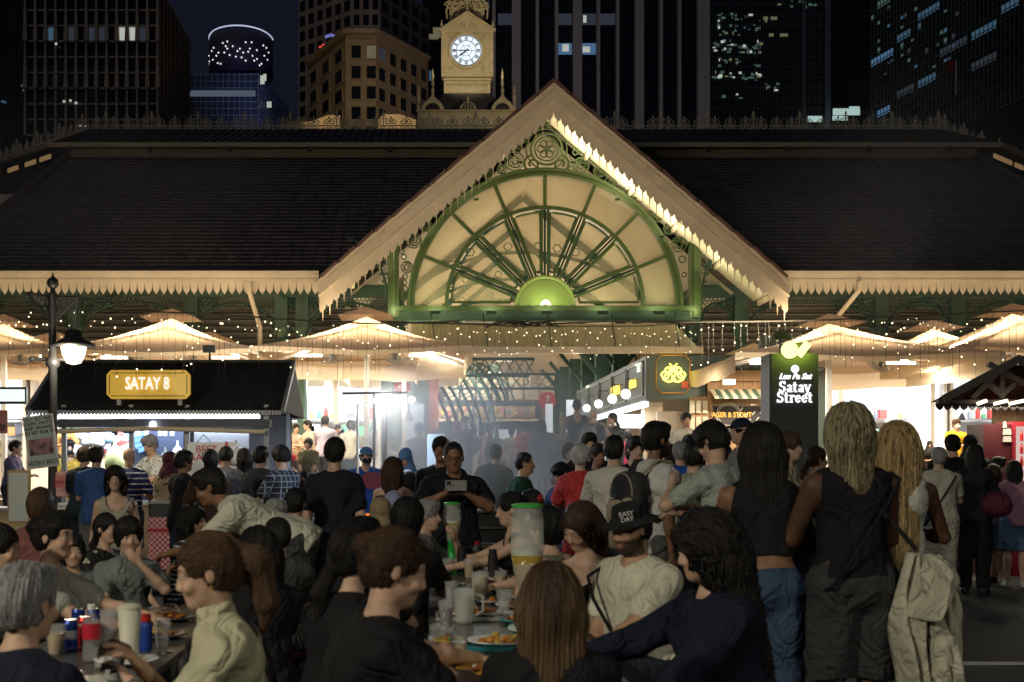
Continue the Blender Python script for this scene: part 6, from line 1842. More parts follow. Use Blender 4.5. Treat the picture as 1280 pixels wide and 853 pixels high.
def person(label, px, py, Y, face=0., pose='sit', H=1.68, sex='m', skin='light', hair='short', hc='black', top=('tee', (.03, .03, .035)), bot=('trousers', (.03, .035, .05)),
   lean=8, side=0, hy=0, hp=0, hr=0, arms=('table', 'table'), bulk=1., vox=None, group=None, eyes=None, extra=(), shoes=(.05, .05, .05), seat=None, floor=0., step=0., legs=True, fatc=1., hand_t=None, strands=0, name='person', hs=1.):
 """px,py: picture position of the middle of the head; Y depth. The figure is set down on the floor, its height scaled so that the head comes there."""
 s = H / 1.7
 v = vox or min(max(.0015 * Y, .0050), .019)
 hx, hz = PX(px, Y), PZ(py, Y)
 body = Sdf()
 fem = sex == 'f'
 sw = (.138 if fem else .158) * (1 + (bulk - 1) * .7); hipw = .088 * (1 + (bulk - 1) * .5)
 l = R(lean); sl = R(side)
 u = nrm(V3(math.sin(sl), -math.sin(l), math.cos(l) * math.cos(sl))); X = nrm(np.cross(V3(0, -1, 0), u)) * -1
 X = nrm(V3(1, 0, 0) - u * u[0]); Fw = np.cross(X, u); Fw = Fw if Fw[1] < 0 else -Fw
 up = V3(0, 0, 1)
 nd = nrm(u * .55 + up * .45 + V3(0, -.12, 0))
 rise = .51 * u[2] + .155 * nd[2]
 if pose == 'sit':
  pz = hz - floor - rise * s
  sc_ = 1.
  want = (seat or .46) + .11 * s
  s2 = s * (hz - floor - .46 - .0) / (.11 * s + rise * s) if False else s
  pz = max(pz, .50)
  if hz - floor - rise * s < .50: s = max(.5, (hz - floor - .50) / rise)
 elif pose == 'stand':
  s = (hz - floor) / (.905 + rise); pz = .905 * s
 else:
  s = s; pz = hz - floor - rise * s
 P0 = V3(0, 0, pz)
 N = P0 + u * .51 * s; Hc = N + nd * .155 * s
 Rb = np.stack([X, -Fw, u], 1)           # torso frame: columns x, back, up
 Rh = Rb @ np.eye(3)
 Rh = rotm(hy, hp + lean * .35, hr)
 c_ = .115 * s
 cw = (bulk, 1 + (bulk - 1) * 1.5, 1)
 def tor(S, inf=0., skirt=0., waist=True):
  k = .06 * s
  S.ell(P0 + u * .01 * s, np.array([(.158 if fem else .148) * cw[0], .112 * cw[1], .125]) * s + inf, Rb, k)
  S.ell(P0 + u * .17 * s + Fw * .012 * (bulk - 1) * 6 * s, np.array([(.120 if fem else .138) * cw[0], .098 * cw[1], .16]) * s + inf, Rb, k)
  S.ell(P0 + u * .35 * s, np.array([(.126 if fem else .148) * cw[0], .098 * (1 + (bulk - 1) * .7), .155]) * s + inf, Rb, k)
  for q in (-1, 1):
   sh = N - u * .078 * s + X * q * sw * s
   S.cone(N - u * .035 * s + X * q * .03 * s, sh, .046 * s + inf, .045 * s * (1 + (bulk - 1) * .5) + inf, .06 * s)
   if fem: S.ell(P0 + u * .335 * s + X * q * .065 * s + Fw * .085 * s, np.array([.062, .055, .058]) * s * (.6 + .4 * bulk) + inf, Rb, .03 * s)
   else: S.ell(P0 + u * .385 * s + X * q * .07 * s + Fw * .055 * s, np.array([.075, .05, .07]) * s + inf, Rb, .04 * s)
   S.ell(P0 + u * .40 * s + X * q * .085 * s - Fw * .055 * s, np.array([.06, .045, .08]) * s + inf, Rb, .05 * s)
 tor(body)
 neck_top = Hc + Rh @ (V3(0, .018, -.055) * s)
 body.cone(N - u * .03 * s, neck_top, (.046 if fem else .055) * s * (1 + (bulk - 1) * .5), (.040 if fem else .047) * s, .035 * s)
 h = s * .94 * hs
 def hp_(x, y, z): return Hc + Rh @ (V3(x, y, z) * h)
 body.ell(hp_(0, .018, .035), V3(.074, .093, .083) * h, Rh, .02 * h)
 body.ell(hp_(0, -.022, -.038), V3(.056, .066, .070) * h * V3(1 + (bulk - 1) * .3, 1, 1), Rh, .03 * h)
 body.ell(hp_(0, -.062, -.086), V3(.028, .022, .020) * h, Rh, .03 * h)
 if v < .0125:
  body.ell(hp_(0, -.066, .030), V3(.052, .022, .014) * h, Rh, .018 * h)
  for q in (-1, 1):
   body.ell(hp_(q * .032, -.094, .008), V3(.0175, .016, .0125) * h, Rh, .012 * h, 1)
   body.ell(hp_(q * .032, -.0745, .007), V3(.0148, .0145, .0135) * h, Rh, .004 * h)
   body.ell(hp_(q * .040, -.066, -.028), V3(.022, .020, .020) * h, Rh, .02 * h)
   body.cone(hp_(q * .010, -.092, -.030), hp_(q * .011, -.088, -.031), .0085 * h, .0085 * h, .008 * h)
  body.cone(hp_(0, -.082, .016), hp_(0, -.099, -.024), .0075 * h, .0105 * h, .012 * h)
  body.ell(hp_(0, -.081, -.053), V3(.025, .009, .0052) * h, Rh, .007 * h)
  body.ell(hp_(0, -.079, -.063), V3(.020, .009, .0058) * h, Rh, .007 * h)
  body.cone(hp_(-.018, -.089, -.058), hp_(.018, -.089, -.058), .0022 * h, .0022 * h, .003 * h, 1)
  for q in (-1, 1):
   body.ell(hp_(q * .074, .012, -.004), V3(.007, .017, .030) * h, Rh @ rotm(0, -8, 0), .008 * h)
   body.ell(hp_(q * .083, .006, .0), V3(.004, .009, .016) * h, Rh, .004 * h, 1)
 else:
  body.cone(hp_(0, -.082, .015), hp_(0, -.100, -.026), .010 * h, .015 * h, .012 * h)
  for q in (-1, 1): body.ell(hp_(q * .074, .012, -.004), V3(.011, .018, .030) * h, Rh, .008 * h)
 lo_ = []
 for q in (-1, 1):
  hip = P0 + X * q * hipw * s - up * .02 * s
  if pose == 'sit':
   kn = hip + V3(q * .07 * s, -.42 * s, 0); kn[2] = min(max(.50 * s, hip[2] - .08), .56); an = kn + V3(0, .06 + .05 * q, 0); an[2] = .08
  else:
   fx_ = step * q
   an = V3(q * .095 * s, fx_, .085 * s); mid = (hip + an) / 2 + V3(0, -.03 * s - .05 * abs(step), .0); kn = mid
  toe = an + V3(q * .03, -.15 * s, -.05 * s); toe[2] = .035 * s
  lo_.append((hip, kn, an, toe))
  tb = 1 + (bulk - 1) * .8
  body.cone(hip, kn, .084 * s * tb * (1.06 if fem else 1), .052 * s * tb, .05 * s)
  body.cone(kn, an, .052 * s * tb, .036 * s * tb, .02 * s)
  body.ell(kn * .68 + an * .32 + V3(0, .018 * s, 0), V3(.05, .052, .11) * s * tb, None, .04 * s)
  heel = an + V3(0, .035 * s, -.045 * s)
  body.cone(heel, toe, .034 * s, .026 * s, .03 * s)
 arms_ = []; sm = N - u * .078 * s
 for qi, q in enumerate((1, -1)):      # figure's left is +x
  sh = sm + X * q * (sw + .012) * s
  A = arms[qi]
  if isinstance(A, str):
   off, pole = ARMS[A]; off = np.array(off); pole = np.array(pole)
  else:
   off = np.array(A[:3]); pole = np.array(A[3:]) if len(A) > 3 else np.array((.7, .3, -.6))
  off = off * V3(q, 1, 1); pole = pole * V3(q, 1, 1)
  tgt = sm + off * s
  el, wr = ik(sh, tgt, .275 * s, .25 * s, pole)
  ab = 1 + (bulk - 1) * .9
  body.cone(sh, el, (.044 if fem else .050) * s * ab, (.034 if fem else .039) * s * ab, .03 * s)
  body.cone(el, wr, (.035 if fem else .039) * s * ab, .0235 * s, .012 * s)
  body.ell(el * .72 + wr * .28, V3(.034, .034, .034) * s * ab, None, .03 * s)
  fd = nrm(wr - el); pn = nrm(np.cross(fd, X)) if abs(fd @ X) < .95 else V3(0, 0, -1)
  if fd[2] < -.75: pn = X * -q
  elif pn[2] > 0: pn = -pn
  sd_ = np.cross(fd, pn)
  hl = s
  pal = wr + fd * .045 * hl
  Mh = np.stack([sd_, pn, fd], 1)
  if v < .0095:
   body.ell(pal, V3(.036, .015, .046) * hl, Mh, .012 * hl)
   for fi, (o_, L, cu) in enumerate(((-.028, .068, .7), (-.010, .078, .8), (.009, .074, .9), (.026, .058, 1.0))):
    b0 = pal + (sd_ * o_ + fd * .036) * hl
    cu = cu * (.35 if A == 'down' else .75) * (.8 + .4 * ((fi * 37 + int(px)) % 5) / 5)
    d1 = fd * math.cos(cu * .6) + pn * math.sin(cu * .6); d2 = fd * math.cos(cu * 1.7) + pn * math.sin(cu * 1.7)
    b1 = b0 + d1 * L * .55 * hl; b2 = b1 + d2 * L * .5 * hl
    body.cone(b0, b1, .0092 * hl, .0082 * hl, .004); body.cone(b1, b2, .0082 * hl, .0066 * hl, .003)
   t0 = wr + (fd * .02 + sd_ * (-.026)) * hl if True else wr
   t1 = t0 + (fd * .035 - sd_ * .022 + pn * .014) * hl; t2 = t1 + (fd * .026 + pn * .016 + sd_ * .004) * hl
   body.cone(t0, t1, .0125 * hl, .0100 * hl, .01); body.cone(t1, t2, .0098 * hl, .0080 * hl, .003)
  else:
   body.ell(pal + fd * .008, V3(.040, .020, .055) * hl, Mh, .015)
   f1 = pal + fd * .05 * hl; f2 = f1 + (fd * .6 + pn * .7) * .05 * hl
   for o_ in (-.02, 0.0, .02): body.cone(f1 + sd_ * o_ * hl, f2 + sd_ * o_ * hl, .012 * hl, .010 * hl, .004)
   body.cone(wr + fd * .02, wr + (fd * .05 - sd_ * .05 + pn * .01) * hl, .014 * hl, .011 * hl, .01)
  arms_.append((sh, el, wr, pal, fd, pn))
 rz = R(face)
 ca, sa = math.cos(rz), math.sin(rz)
 root = V3(hx - (Hc[0] * ca - Hc[1] * sa), Y - (Hc[0] * sa + Hc[1] * ca), floor)
 sk = np.array(SKIN[skin]); hcx = np.array(HAIRC.get(hc, (.02, .02, .02)))
 def colour(pts):
  c = np.tile(sk, (len(pts), 1))
  L = (pts - Hc) @ Rh / h
  def blob(cx, cy, cz, rx, ry, rz_): return np.exp(-(((L[:, 0] - cx) / rx) ** 2 + ((L[:, 1] - cy) / ry) ** 2 + ((L[:, 2] - cz) / rz_) ** 2))
  head = (np.abs(L[:, 2]) < .13) & (np.linalg.norm(L, axis=1) < .15)
  w_ = np.clip(blob(0, -.09, -.058, .020, .02, .009) * 1.4, 0, 1) * head * .7
  lipc = sk * np.array([1.05, .55, .55]) if skin not in ('dark', 'brown') else sk * np.array([1.25, .8, .8])
  c = c * (1 - w_[:, None]) + lipc * w_[:, None]
  for q in (-1, 1):
   w_ = np.clip(blob(q * .033, -.085, .032, .017, .03, .0042) * 1.5, 0, 1) * head * .85
   c = c * (1 - w_[:, None]) + (hcx if hc not in ('grey', 'white', 'blond') else hcx * .5) * w_[:, None]
   w_ = np.clip(blob(q * .032, -.085, .012, .016, .03, .004) * 1.3, 0, 1) * head * .75
   c = c * (1 - w_[:, None]) + sk * .12 * w_[:, None]
   w_ = blob(q * .042, -.075, -.025, .022, .03, .02) * head * .25
   c = c * (1 - w_[:, None]) + sk * np.array([1.1, .75, .7]) * w_[:, None]
  if 'beard' in extra:
   w_ = np.clip(np.clip((-L[:, 2] - .030) / .008, 0, 1) * np.clip((.03 - L[:, 1]) / .02, 0, 1) * head, 0, 1) * (1 - np.clip(blob(0, -.09, -.058, .02, .02, .010) * 1.5, 0, 1)) * .92
   w_ = np.maximum(w_, np.clip(blob(0, -.09, -.044, .026, .02, .007) * 1.2, 0, .9) * head)
   c = c * (1 - w_[:, None]) + hcx * w_[:, None]
  if hair in ('bald', 'crop', 'ring'):
   w_ = np.clip((L[:, 2] + .01 + L[:, 1] * .4) / .03, 0, 1) * np.clip((L[:, 1] + .055) / .02, 0, 1) * head * {'bald': .0, 'crop': .75, 'ring': .0}[hair]
   c = c * (1 - w_[:, None]) + hcx * w_[:, None]
  return np.clip(c, 0, 1)
 if 'beard' in extra:
  body.ell(hp_(0, -.055, -.080), V3(.044, .034, .030) * h, Rh, .03 * h)
 r = body.mesh(v)
 ob = bpy.data.objects.new(name, np_mesh('body', r[0], r[1], [skinmat()], colour(r[0]))); COL.objects.link(ob)
 ob.location = tuple(root); ob.rotation_euler = (0, 0, rz)
 tag(ob, label, 'person' if H > 1.35 else 'child', group)
 Rz = np.array([[ca, -sa, 0], [sa, ca, 0], [0, 0, 1]])
 # -- clothes
 kind, tc_ = top[0], top[1]
 inf = .008 * s + v * .45; fa = min(.0075, v * .9 + .003)
 if kind:
  S = Sdf(); tor(S, inf * (1.25 if kind in ('tee', 'long', 'shirt') else .72))
  low = {'crop': .14, 'tank': .03, 'dress': -.06, 'tee': -.09, 'long': -.09, 'shirt': -.10, 'strapless': -.05}[kind]
  if kind in ('tee', 'long', 'shirt'):
   S.ell(P0 - u * .04 * s, np.array([.152 * cw[0], .112 * cw[1], .30]) * s + inf, Rb, .05)
  for q, (sh, el, wr, pal, fd, pn) in zip((1, -1), arms_):
   if kind in ('tee', 'shirt'):
    e_ = sh + (el - sh) * .66; S.cone(sh, e_, .050 * s * ab + inf * .6, .050 * s * ab + inf * .9, .035)
   elif kind == 'long':
    S.cone(sh, el, .054 * s * ab + inf * .6, .044 * s * ab + inf * .5, .03); S.cone(el, wr, .046 * s * ab + inf * .4, .032 * s + inf * .2, .02)
  if kind in ('tank', 'crop', 'strapless', 'dress'):
   for q, (sh, el, wr, *_r) in zip((1, -1), arms_):
    S.ell(sh + X * q * .045 * s - u * .005 * s, V3(.068, .12, .13) * s, Rb, .015, 1)
   S.ell(N + u * .03 * s - X * 0, V3(.092, .17, .215) * s, Rb, .01, 1)
  if kind == 'strapless': S.plane(P0 + u * .40 * s, u)
  S.disp = fold(fa, px % 7 + Y)
  S.plane(P0 + u * low * s, -u)
  if kind in ('tee', 'shirt'):
   pass
  S.cone(N - u * .01 * s + Fw * .012, N + nd * .12 * s, (.062 if kind != 'shirt' else .056) * s, (.075 if fem else .068) * s, .004, 1)
  o1 = child({'tee': 'tshirt', 'long': 'sweater', 'shirt': 'shirt', 'tank': 'vest_top', 'crop': 'crop_top', 'dress': 'dress_top', 'strapless': 'strapless_top'}[kind], S, v, cloth(tc_), ob)
  if kind == 'shirt' and v < .012:
   S = Sdf(); S.cone(N - u * .012 * s, N + nd * .035 * s, .068 * s, .060 * s, 0); S.cone(N - u * .05 * s, N + nd * .08 * s, .056 * s, .050 * s, .002, 1); S.cone(N + Fw * .05 * s - u * .06 * s, N + Fw * .09 * s + nd * .05 * s, .01 * s, .03 * s, .004, 1)
   child('collar', S, v * .8, cloth(tc_), ob)
 bk, bc = bot
 S = Sdf(); S.disp = fold(fa, px % 5 + 1, .8)
 if bk in ('trousers', 'jeans', 'shorts') and legs:
  S.ell(P0 + u * .0 * s, np.array([.150 * cw[0], .112 * cw[1], .12]) * s + inf, Rb, .05)
  for hip, kn, an, toe in lo_:
   S.cone(hip, kn, .088 * s * tb + inf * 1.2, .060 * s * tb + inf * (1.8 if bk != 'shorts' else 2.2), .04)
   if bk != 'shorts': S.cone(kn, an, .064 * s * tb + inf * 1.6, .052 * s + inf, .02)
  if pose == 'stand' or pose == 'free':
   if bk == 'shorts': S.plane(lo_[0][1] - up * .0 * s, -up)
   else: S.plane(V3(0, 0, .07 * s), -up)
  elif bk == 'shorts': S.plane(lo_[0][1] - V3(0, -.03, 0), V3(0, -1, 0))
  S.plane(P0 + u * .10 * s, u)
  child(bk, S, max(v, .007), cloth(bc), ob)
 elif bk in ('skirt', 'longskirt', 'dress') and legs:
  S.ell(P0, np.array([.155 * cw[0], .118 * cw[1], .13]) * s + inf, Rb, .05)
  if pose == 'sit':
   for hip, kn, an, toe in lo_: S.cone(hip, kn, .098 * s + inf, .075 * s + inf, .08)
   S.cone((lo_[0][1] + lo_[1][1]) / 2, (lo_[0][2] + lo_[1][2]) / 2 + up * (.18 if bk != 'longskirt' else 0), .13 * s, .16 * s, .05)
  else:
   zb_ = .52 * s if bk != 'longskirt' else .10 * s
   S.cone(P0 - up * .03, V3(0, 0, zb_), .145 * s * bulk, (.20 if bk != 'longskirt' else .27) * s, .05); S.plane(V3(0, 0, zb_ - .02), -up)
   a0 = fold(fa, 2)
   S.disp = lambda P: .012 * s * np.sin(np.arctan2(P[..., 0], P[..., 1]) * 11) * np.clip((pz - P[..., 2]) * 2, 0, 1)
  S.plane(P0 + u * .12 * s, u)
  child('skirt', S, max(v, .008), cloth(bc), ob)
 if legs:
  S = Sdf()
  for hip, kn, an, toe in lo_:
   heel = an + V3(0, .035 * s, -.045 * s); S.cone(heel, toe + V3(0, -.01, 0), .042 * s, .034 * s, .03); S.cone(an - up * .02, heel, .042 * s, .04 * s, .02)
  S.plane(V3(0, 0, .004), -up)
  child('shoes', S, max(v, .008), cloth(shoes, .5), ob)
 # -- hair
 hm = hairmat(hc) if hc in HAIRC else None
 hv = v if hair not in ('braids',) else v
 th0 = .011 * h + v * .25
 S = Sdf()
 am = min(.0022, v * .5)
 def hd(P):
  L = (P - Hc) @ Rh / h
  a = np.arctan2(L[..., 0], L[..., 1] + .02)
  return am * (np.sin(a * 19 + 3 * np.sin(L[..., 2] * 13)) + .7 * np.sin(a * 61 + L[..., 2] * 12) + .8 * np.sin(L[..., 2] * 31 + a * 5))
 S.disp = hd
 def cap_(t=1., front=-.050, low=-.045):
  S.ell(hp_(0, .020, .040), V3(.074, .092, .084) * h + th0 * t, Rh, .02 * h)
  S.ell(hp_(0, .045, -.005), V3(.066, .062, .070) * h + th0 * t, Rh, .03 * h)
 def face_cut(fr=0., fz_=0.):
  S.ell(hp_(0, -.120 + fr, -.042 + fz_), V3(.074, .088, .100) * h, Rh, .012 * h, 1)
  for q in (-1, 1): S.ell(hp_(q * .082, -.028, -.052), V3(.030, .046, .062) * h, Rh, .012 * h, 1)
 def lowcut(z, tilt=.5): S.plane(hp_(0, .02, z), Rh @ V3(0, -tilt * .4, -1))
 sfl = None
 if hair in ('short', 'crop', 'messy'):
  cap_(1.05 if hair == 'short' else (.25 if hair == 'crop' else 1.7));
  if hair != 'crop': S.ell(hp_(0, -.045, .095), V3(.058, .042, .028) * h + th0 * .5, Rh, .03 * h)
  face_cut(*((-.002, 0) if hair == 'short' else ((.014, .030) if hair == 'crop' else (-.012, 0))))
  for q in (-1, 1): S.ell(hp_(q * .085, .012, -.02), V3(.020, .030, .045) * h, Rh, .01 * h, 1)
  lowcut(-.060)
 elif hair == 'fringe':
  cap_(1.5); S.ell(hp_(0, -.052, .062), V3(.066, .040, .050) * h, Rh, .03 * h)
  S.ell(hp_(0, -.125, -.060), V3(.074, .088, .100) * h, Rh, .01 * h, 1);
  for q in (-1, 1): S.ell(hp_(q * .088, .0, -.03), V3(.020, .036, .045) * h, Rh, .01 * h, 1)
  lowcut(-.060)
 elif hair == 'ring':
  cap_(.8); face_cut(.02); S.ell(hp_(0, -.01, .115), V3(.062, .075, .07) * h, Rh, .01, 1); lowcut(-.055)
 elif hair == 'bald': S = None
 elif hair in ('bun', 'pony', 'lowpony', 'highpony'):
  cap_(.8); face_cut(.006); lowcut(-.062)
  for q in (-1, 1): S.ell(hp_(q * .088, .010, -.01), V3(.020, .022, .034) * h, Rh, .008 * h, 1)
  if hair == 'bun': S.ell(hp_(0, .115, .045), V3(.042, .040, .042) * h, Rh, .012 * h)
  elif hair == 'lowpony':
   a = hp_(0, .10, -.035); b = a + V3(.01, .05, -.10) * s; S.cone(a, b, .028 * h, .032 * h, .01); S.cone(b, b + V3(0, .0, -.16) * s, .032 * h, .014 * h, .02)
  elif hair == 'pony':
   a = hp_(.0, .105, .050); b = a + V3(.005, .065, -.03) * s; c = b + V3(0, .03, -.13) * s
   S.cone(hp_(0, .09, .055), a, .03 * h, .022 * h, .01); S.cone(a, b, .030 * h, .042 * h, .02); S.cone(b, c, .044 * h, .038 * h, .03); S.cone(c, c + V3(0, -.01, -.08) * s, .036 * h, .012 * h, .02)
  else:
   a = hp_(0, .09, .09); b = a + V3(0, .08, -.06) * s; S.cone(a, b, .025 * h, .035 * h, .02); S.cone(b, b + V3(0, .03, -.22) * s, .035 * h, .012 * h, .02)
 elif hair == 'bob':
  cap_(1.6); S.ell(hp_(0, .035, -.035), V3(.088, .080, .085) * h, Rh, .03 * h); face_cut(.0); S.plane(hp_(0, 0, -.105), Rh @ V3(0, 0, -1))
 elif hair in ('long', 'curly', 'locks', 'braids', 'wavy'):
  big = {'long': 1.5, 'curly': 2.8, 'locks': 2.0, 'braids': 2.2, 'wavy': 1.6}[hair]; Lh = {'long': .38, 'curly': .46, 'locks': .66, 'braids': .19, 'wavy': .44}[hair];
  cap_(big)
  bkz = hp_(0, .075, -.05)
  wd_ = {'long': .072, 'curly': .105, 'locks': .100, 'braids': .075, 'wavy': .088}[hair] * h
  end = np.array(bkz) + (-u * .5 - up * .5) * Lh * s - Fw * .04 * s
  end = bkz + nrm(-u + up * -.35) * Lh * s - Fw * .02 * s
  for q, ww in ((-.055, .75), (0, 1), (.055, .75)):
   xo = X * q * h
   S.cone(hp_(q * .9, .055, .0), bkz + xo * 1.1, wd_ * ww * .9, wd_ * ww * .78, .04); S.cone(bkz + xo * 1.1, end + xo * (1.5 if hair in ('curly', 'wavy') else 1.), wd_ * ww * .80, wd_ * ww * (.55 if hair != 'curly' else .8), .04)
  if hair in ('long', 'wavy', 'curly'):
   for q in (-1, 1): S.cone(hp_(q * .066, -.005, -.01), hp_(q * .078, .015, -.12), .026 * h, .030 * h, .03)
  face_cut(.0)
  if hair == 'curly':
   S.disp = lambda P: .008 * np.sin(P[..., 0] * 95 + 3 * np.sin(P[..., 2] * 60)) * np.sin(P[..., 2] * 85 + P[..., 1] * 50) + .003 * np.sin(P[..., 0] * 210) * np.sin(P[..., 2] * 190)
 elif hair == 'hijab':
  hm = cloth(extra[0] if extra and isinstance(extra[0], tuple) else (.2, .15, .1))
  S.disp = fold(.003, px, 1.6)
  S.ell(hp_(0, .012, .035), V3(.086, .106, .096) * h, Rh, .02); S.ell(hp_(0, .0, -.06), V3(.078, .085, .080) * h, Rh, .04)
  S.cone(hp_(0, .01, -.08), N + u * .0 + Fw * .02 * s, .080 * h, .115 * s, .04); S.cone(N - u * .02 * s, N - u * .10 * s + Fw * .03, .12 * s, .155 * s, .05)
  S.ell(hp_(0, -.125, -.020), V3(.058, .070, .078) * h, Rh, .008, 1)
 hat = any((isinstance(e, list) and e[0] in ('bucket', 'cap', 'backcap')) for e in extra)
 if S is not None and hat: S.plane(hp_(0, 0, .03), Rh @ V3(0, 0, 1))
 if S is not None:
  ho = child('hijab' if hair == 'hijab' else 'hair', S, min(v, .012), hm, ob)
  if strands and ho is not None:
   tube_strands(S, ho, strands, hair, hc, ob, Hc, Rh, h, u)
 # -- extras
 for e in extra:
  if not isinstance(e, (str, list)): continue
  if isinstance(e, list): e, arg = e[0], e[1:]
  else: arg = []
  if e == 'cap':
   S = Sdf(); S.ell(hp_(0, .015, .045), V3(.086, .104, .086) * h, Rh, .01); S.plane(hp_(0, 0, .040), Rh @ V3(0, .10, -1)); S.ell(hp_(0, -.125, .046), V3(.062, .060, .008) * h, Rh @ rotm(0, 8, 0), .01)
   child('cap', S, min(v, .010), cloth(arg[0]), ob)
  elif e == 'backcap':
   S = Sdf(); S.ell(hp_(0, .015, .045), V3(.088, .106, .090) * h, Rh, .01); S.plane(hp_(0, 0, .015), Rh @ V3(0, .12, -1)); S.ell(hp_(0, .11, .005), V3(.060, .045, .010) * h, Rh, .01)
   child('cap', S, min(v, .010), cloth(arg[0]), ob)
  elif e == 'bucket':
   S = Sdf(); S.cone(hp_(0, .014, .040), hp_(0, .016, .085), .102 * h, .092 * h, .01); S.plane(hp_(0, 0, .130), Rh @ V3(0, 0, 1)); S.ell(hp_(0, .008, .035), V3(.140, .150, .012) * h, Rh, .035); S.cone(hp_(0, .01, -.05), hp_(0, .01, .02), .080 * h, .086 * h, .004, 1)
   S.plane(hp_(0, 0, .018), Rh @ V3(0, 0, -1))
   bh = child('bucket_hat', S, min(v, .006), cloth(arg[0]), ob)
   for i, tx_ in enumerate(('EASY', 'DAY')):
    pz_ = hp_(.072, -.066, .102 - i * .028); T = Rh @ rotm(46, -6, 0)
    o = text('lettering', tx_, .030, (0, 0, 0), mat('hat_letter', (.7, .7, .7), .6), None, ext=.0015, sx=1.0)
    o.parent = bh; o.matrix_local = Matrix.Translation(pz_) @ Matrix(T.tolist()).to_4x4()
  elif e == 'mask':
   S = Sdf(); S.ell(hp_(0, -.055, -.048), V3(.060, .058, .045) * h, Rh, .01); S.plane(hp_(0, -.03, 0), Rh @ V3(0, 1, 0)); child('face_mask', S, min(v, .010), cloth(arg[0]), ob)
  elif e == 'glasses':
   g = MB()
   for q in (-1, 1):
    g.tube([hp_(q * .032 + .021 * math.cos(a), -.098, .010 + .017 * math.sin(a)) for a in [i * PI / 6 for i in range(13)]], .0018, 4, caps=False)
    g.tube([hp_(q * .053, -.096, .013), hp_(q * .078, -.03, .012), hp_(q * .080, .015, .008)], .0018, 4)
   g.tube([hp_(-.011, -.100, .012), hp_(.011, -.100, .012)], .0018, 4)
   g.build('glasses', steel if not arg else cloth(arg[0], .3), ob, world=False)
  elif e == 'scrunchie':
   S = Sdf(); S.cone(hp_(-.012, .108, .052), hp_(.012, .110, .050), .020 * h, .020 * h, 0); S.cone(hp_(0, .108, .035), hp_(0, .108, .07), .018 * h, .018 * h, .01); child('hair_tie', S, .004, cloth(arg[0]), ob)
  elif e == 'earring':
   g = MB()
   for q in (-1, 1): g.ball(hp_(q * .080, .008, -.040), .006, 6, 5)
   g.build('earring', brass, ob, world=False)
  elif e == 'straps':
   g = MB()
   for q in (-1, 1):
    pts = [P0 + u * .38 * s + X * q * .10 * s + Fw * .115 * s, N - u * .02 * s + X * q * .095 * s + Fw * .03 * s, N - u * .015 * s + X * q * .095 * s - Fw * .03 * s, P0 + u * .33 * s + X * q * .08 * s - Fw * .12 * s]
    g.tube(pts, .010, 6)
   g.build('strap', cloth(arg[0]), ob, world=False)
  elif e == 'crossbody':
   q = arg[1] if len(arg) > 1 else 1
   pts = []
   cen = P0 + u * .25 * s
   for i in range(13):
    a = i / 12 * 2 * PI
    pos = P0 + u * (.22 + .27 * math.cos(a)) * s + X * q * (.155 * math.cos(a)) * s * bulk
    depth = (.135 if math.sin(a) > 0 else -.135) * min(1, abs(math.sin(a)) * 1.6) * cw[1]
    pts.append(pos + Fw * depth * s)
   g = MB(); g.tube(pts, .009, 5); g.build('bag_strap', cloth(arg[0], .5), ob, world=False)
  elif e == 'bracelet':
   sh, el, wr, pal, fd, pn = arms_[arg[0]]; g = MB()
   a_ = nrm(np.cross(fd, V3(.3, .5, .8))); b_ = np.cross(fd, a_); g.tube([wr - fd * .015 + (a_ * math.cos(t_) + b_ * math.sin(t_)) * .029 * s for t_ in [i * PI / 6 for i in range(13)]], .005, 5, caps=False)
   g.build('wristband', brass if len(arg) < 2 else cloth(arg[1], .4), ob, world=False)
 if (eyes if eyes is not None else v < .0115):
  for q in (-1, 1):
   g = MB(); g.cur = 0; c = hp_(q * .032, -.0775, .0065); g.v += []; g.ball(c, .0132 * h, 12, 8, (1, 1, .42 if hp < 12 else .2))
   g.cur = 1; g.ball(c + Rh @ V3(0, -.0070 * h, -.001), .0068 * h, 10, 6, (1, 1, .72 if hp < 12 else .35))
   g.build('eye', [mat('eye_white', (.40, .38, .36), .3), mat('eye_dark', (.015, .009, .006), .2)], ob, True, world=False)
 info = dict(ob=ob, s=s, Hc=Hc, Rh=Rh, h=h, N=N, P0=P0, u=u, X=X, Fw=Fw, arms=arms_, root=root, Rz=Rz, lo=lo_, sw=sw, bulk=bulk)
 info['W'] = lambda p: Vector(tuple(root + Rz @ p))
 PEOPLE.append(info)
 return info
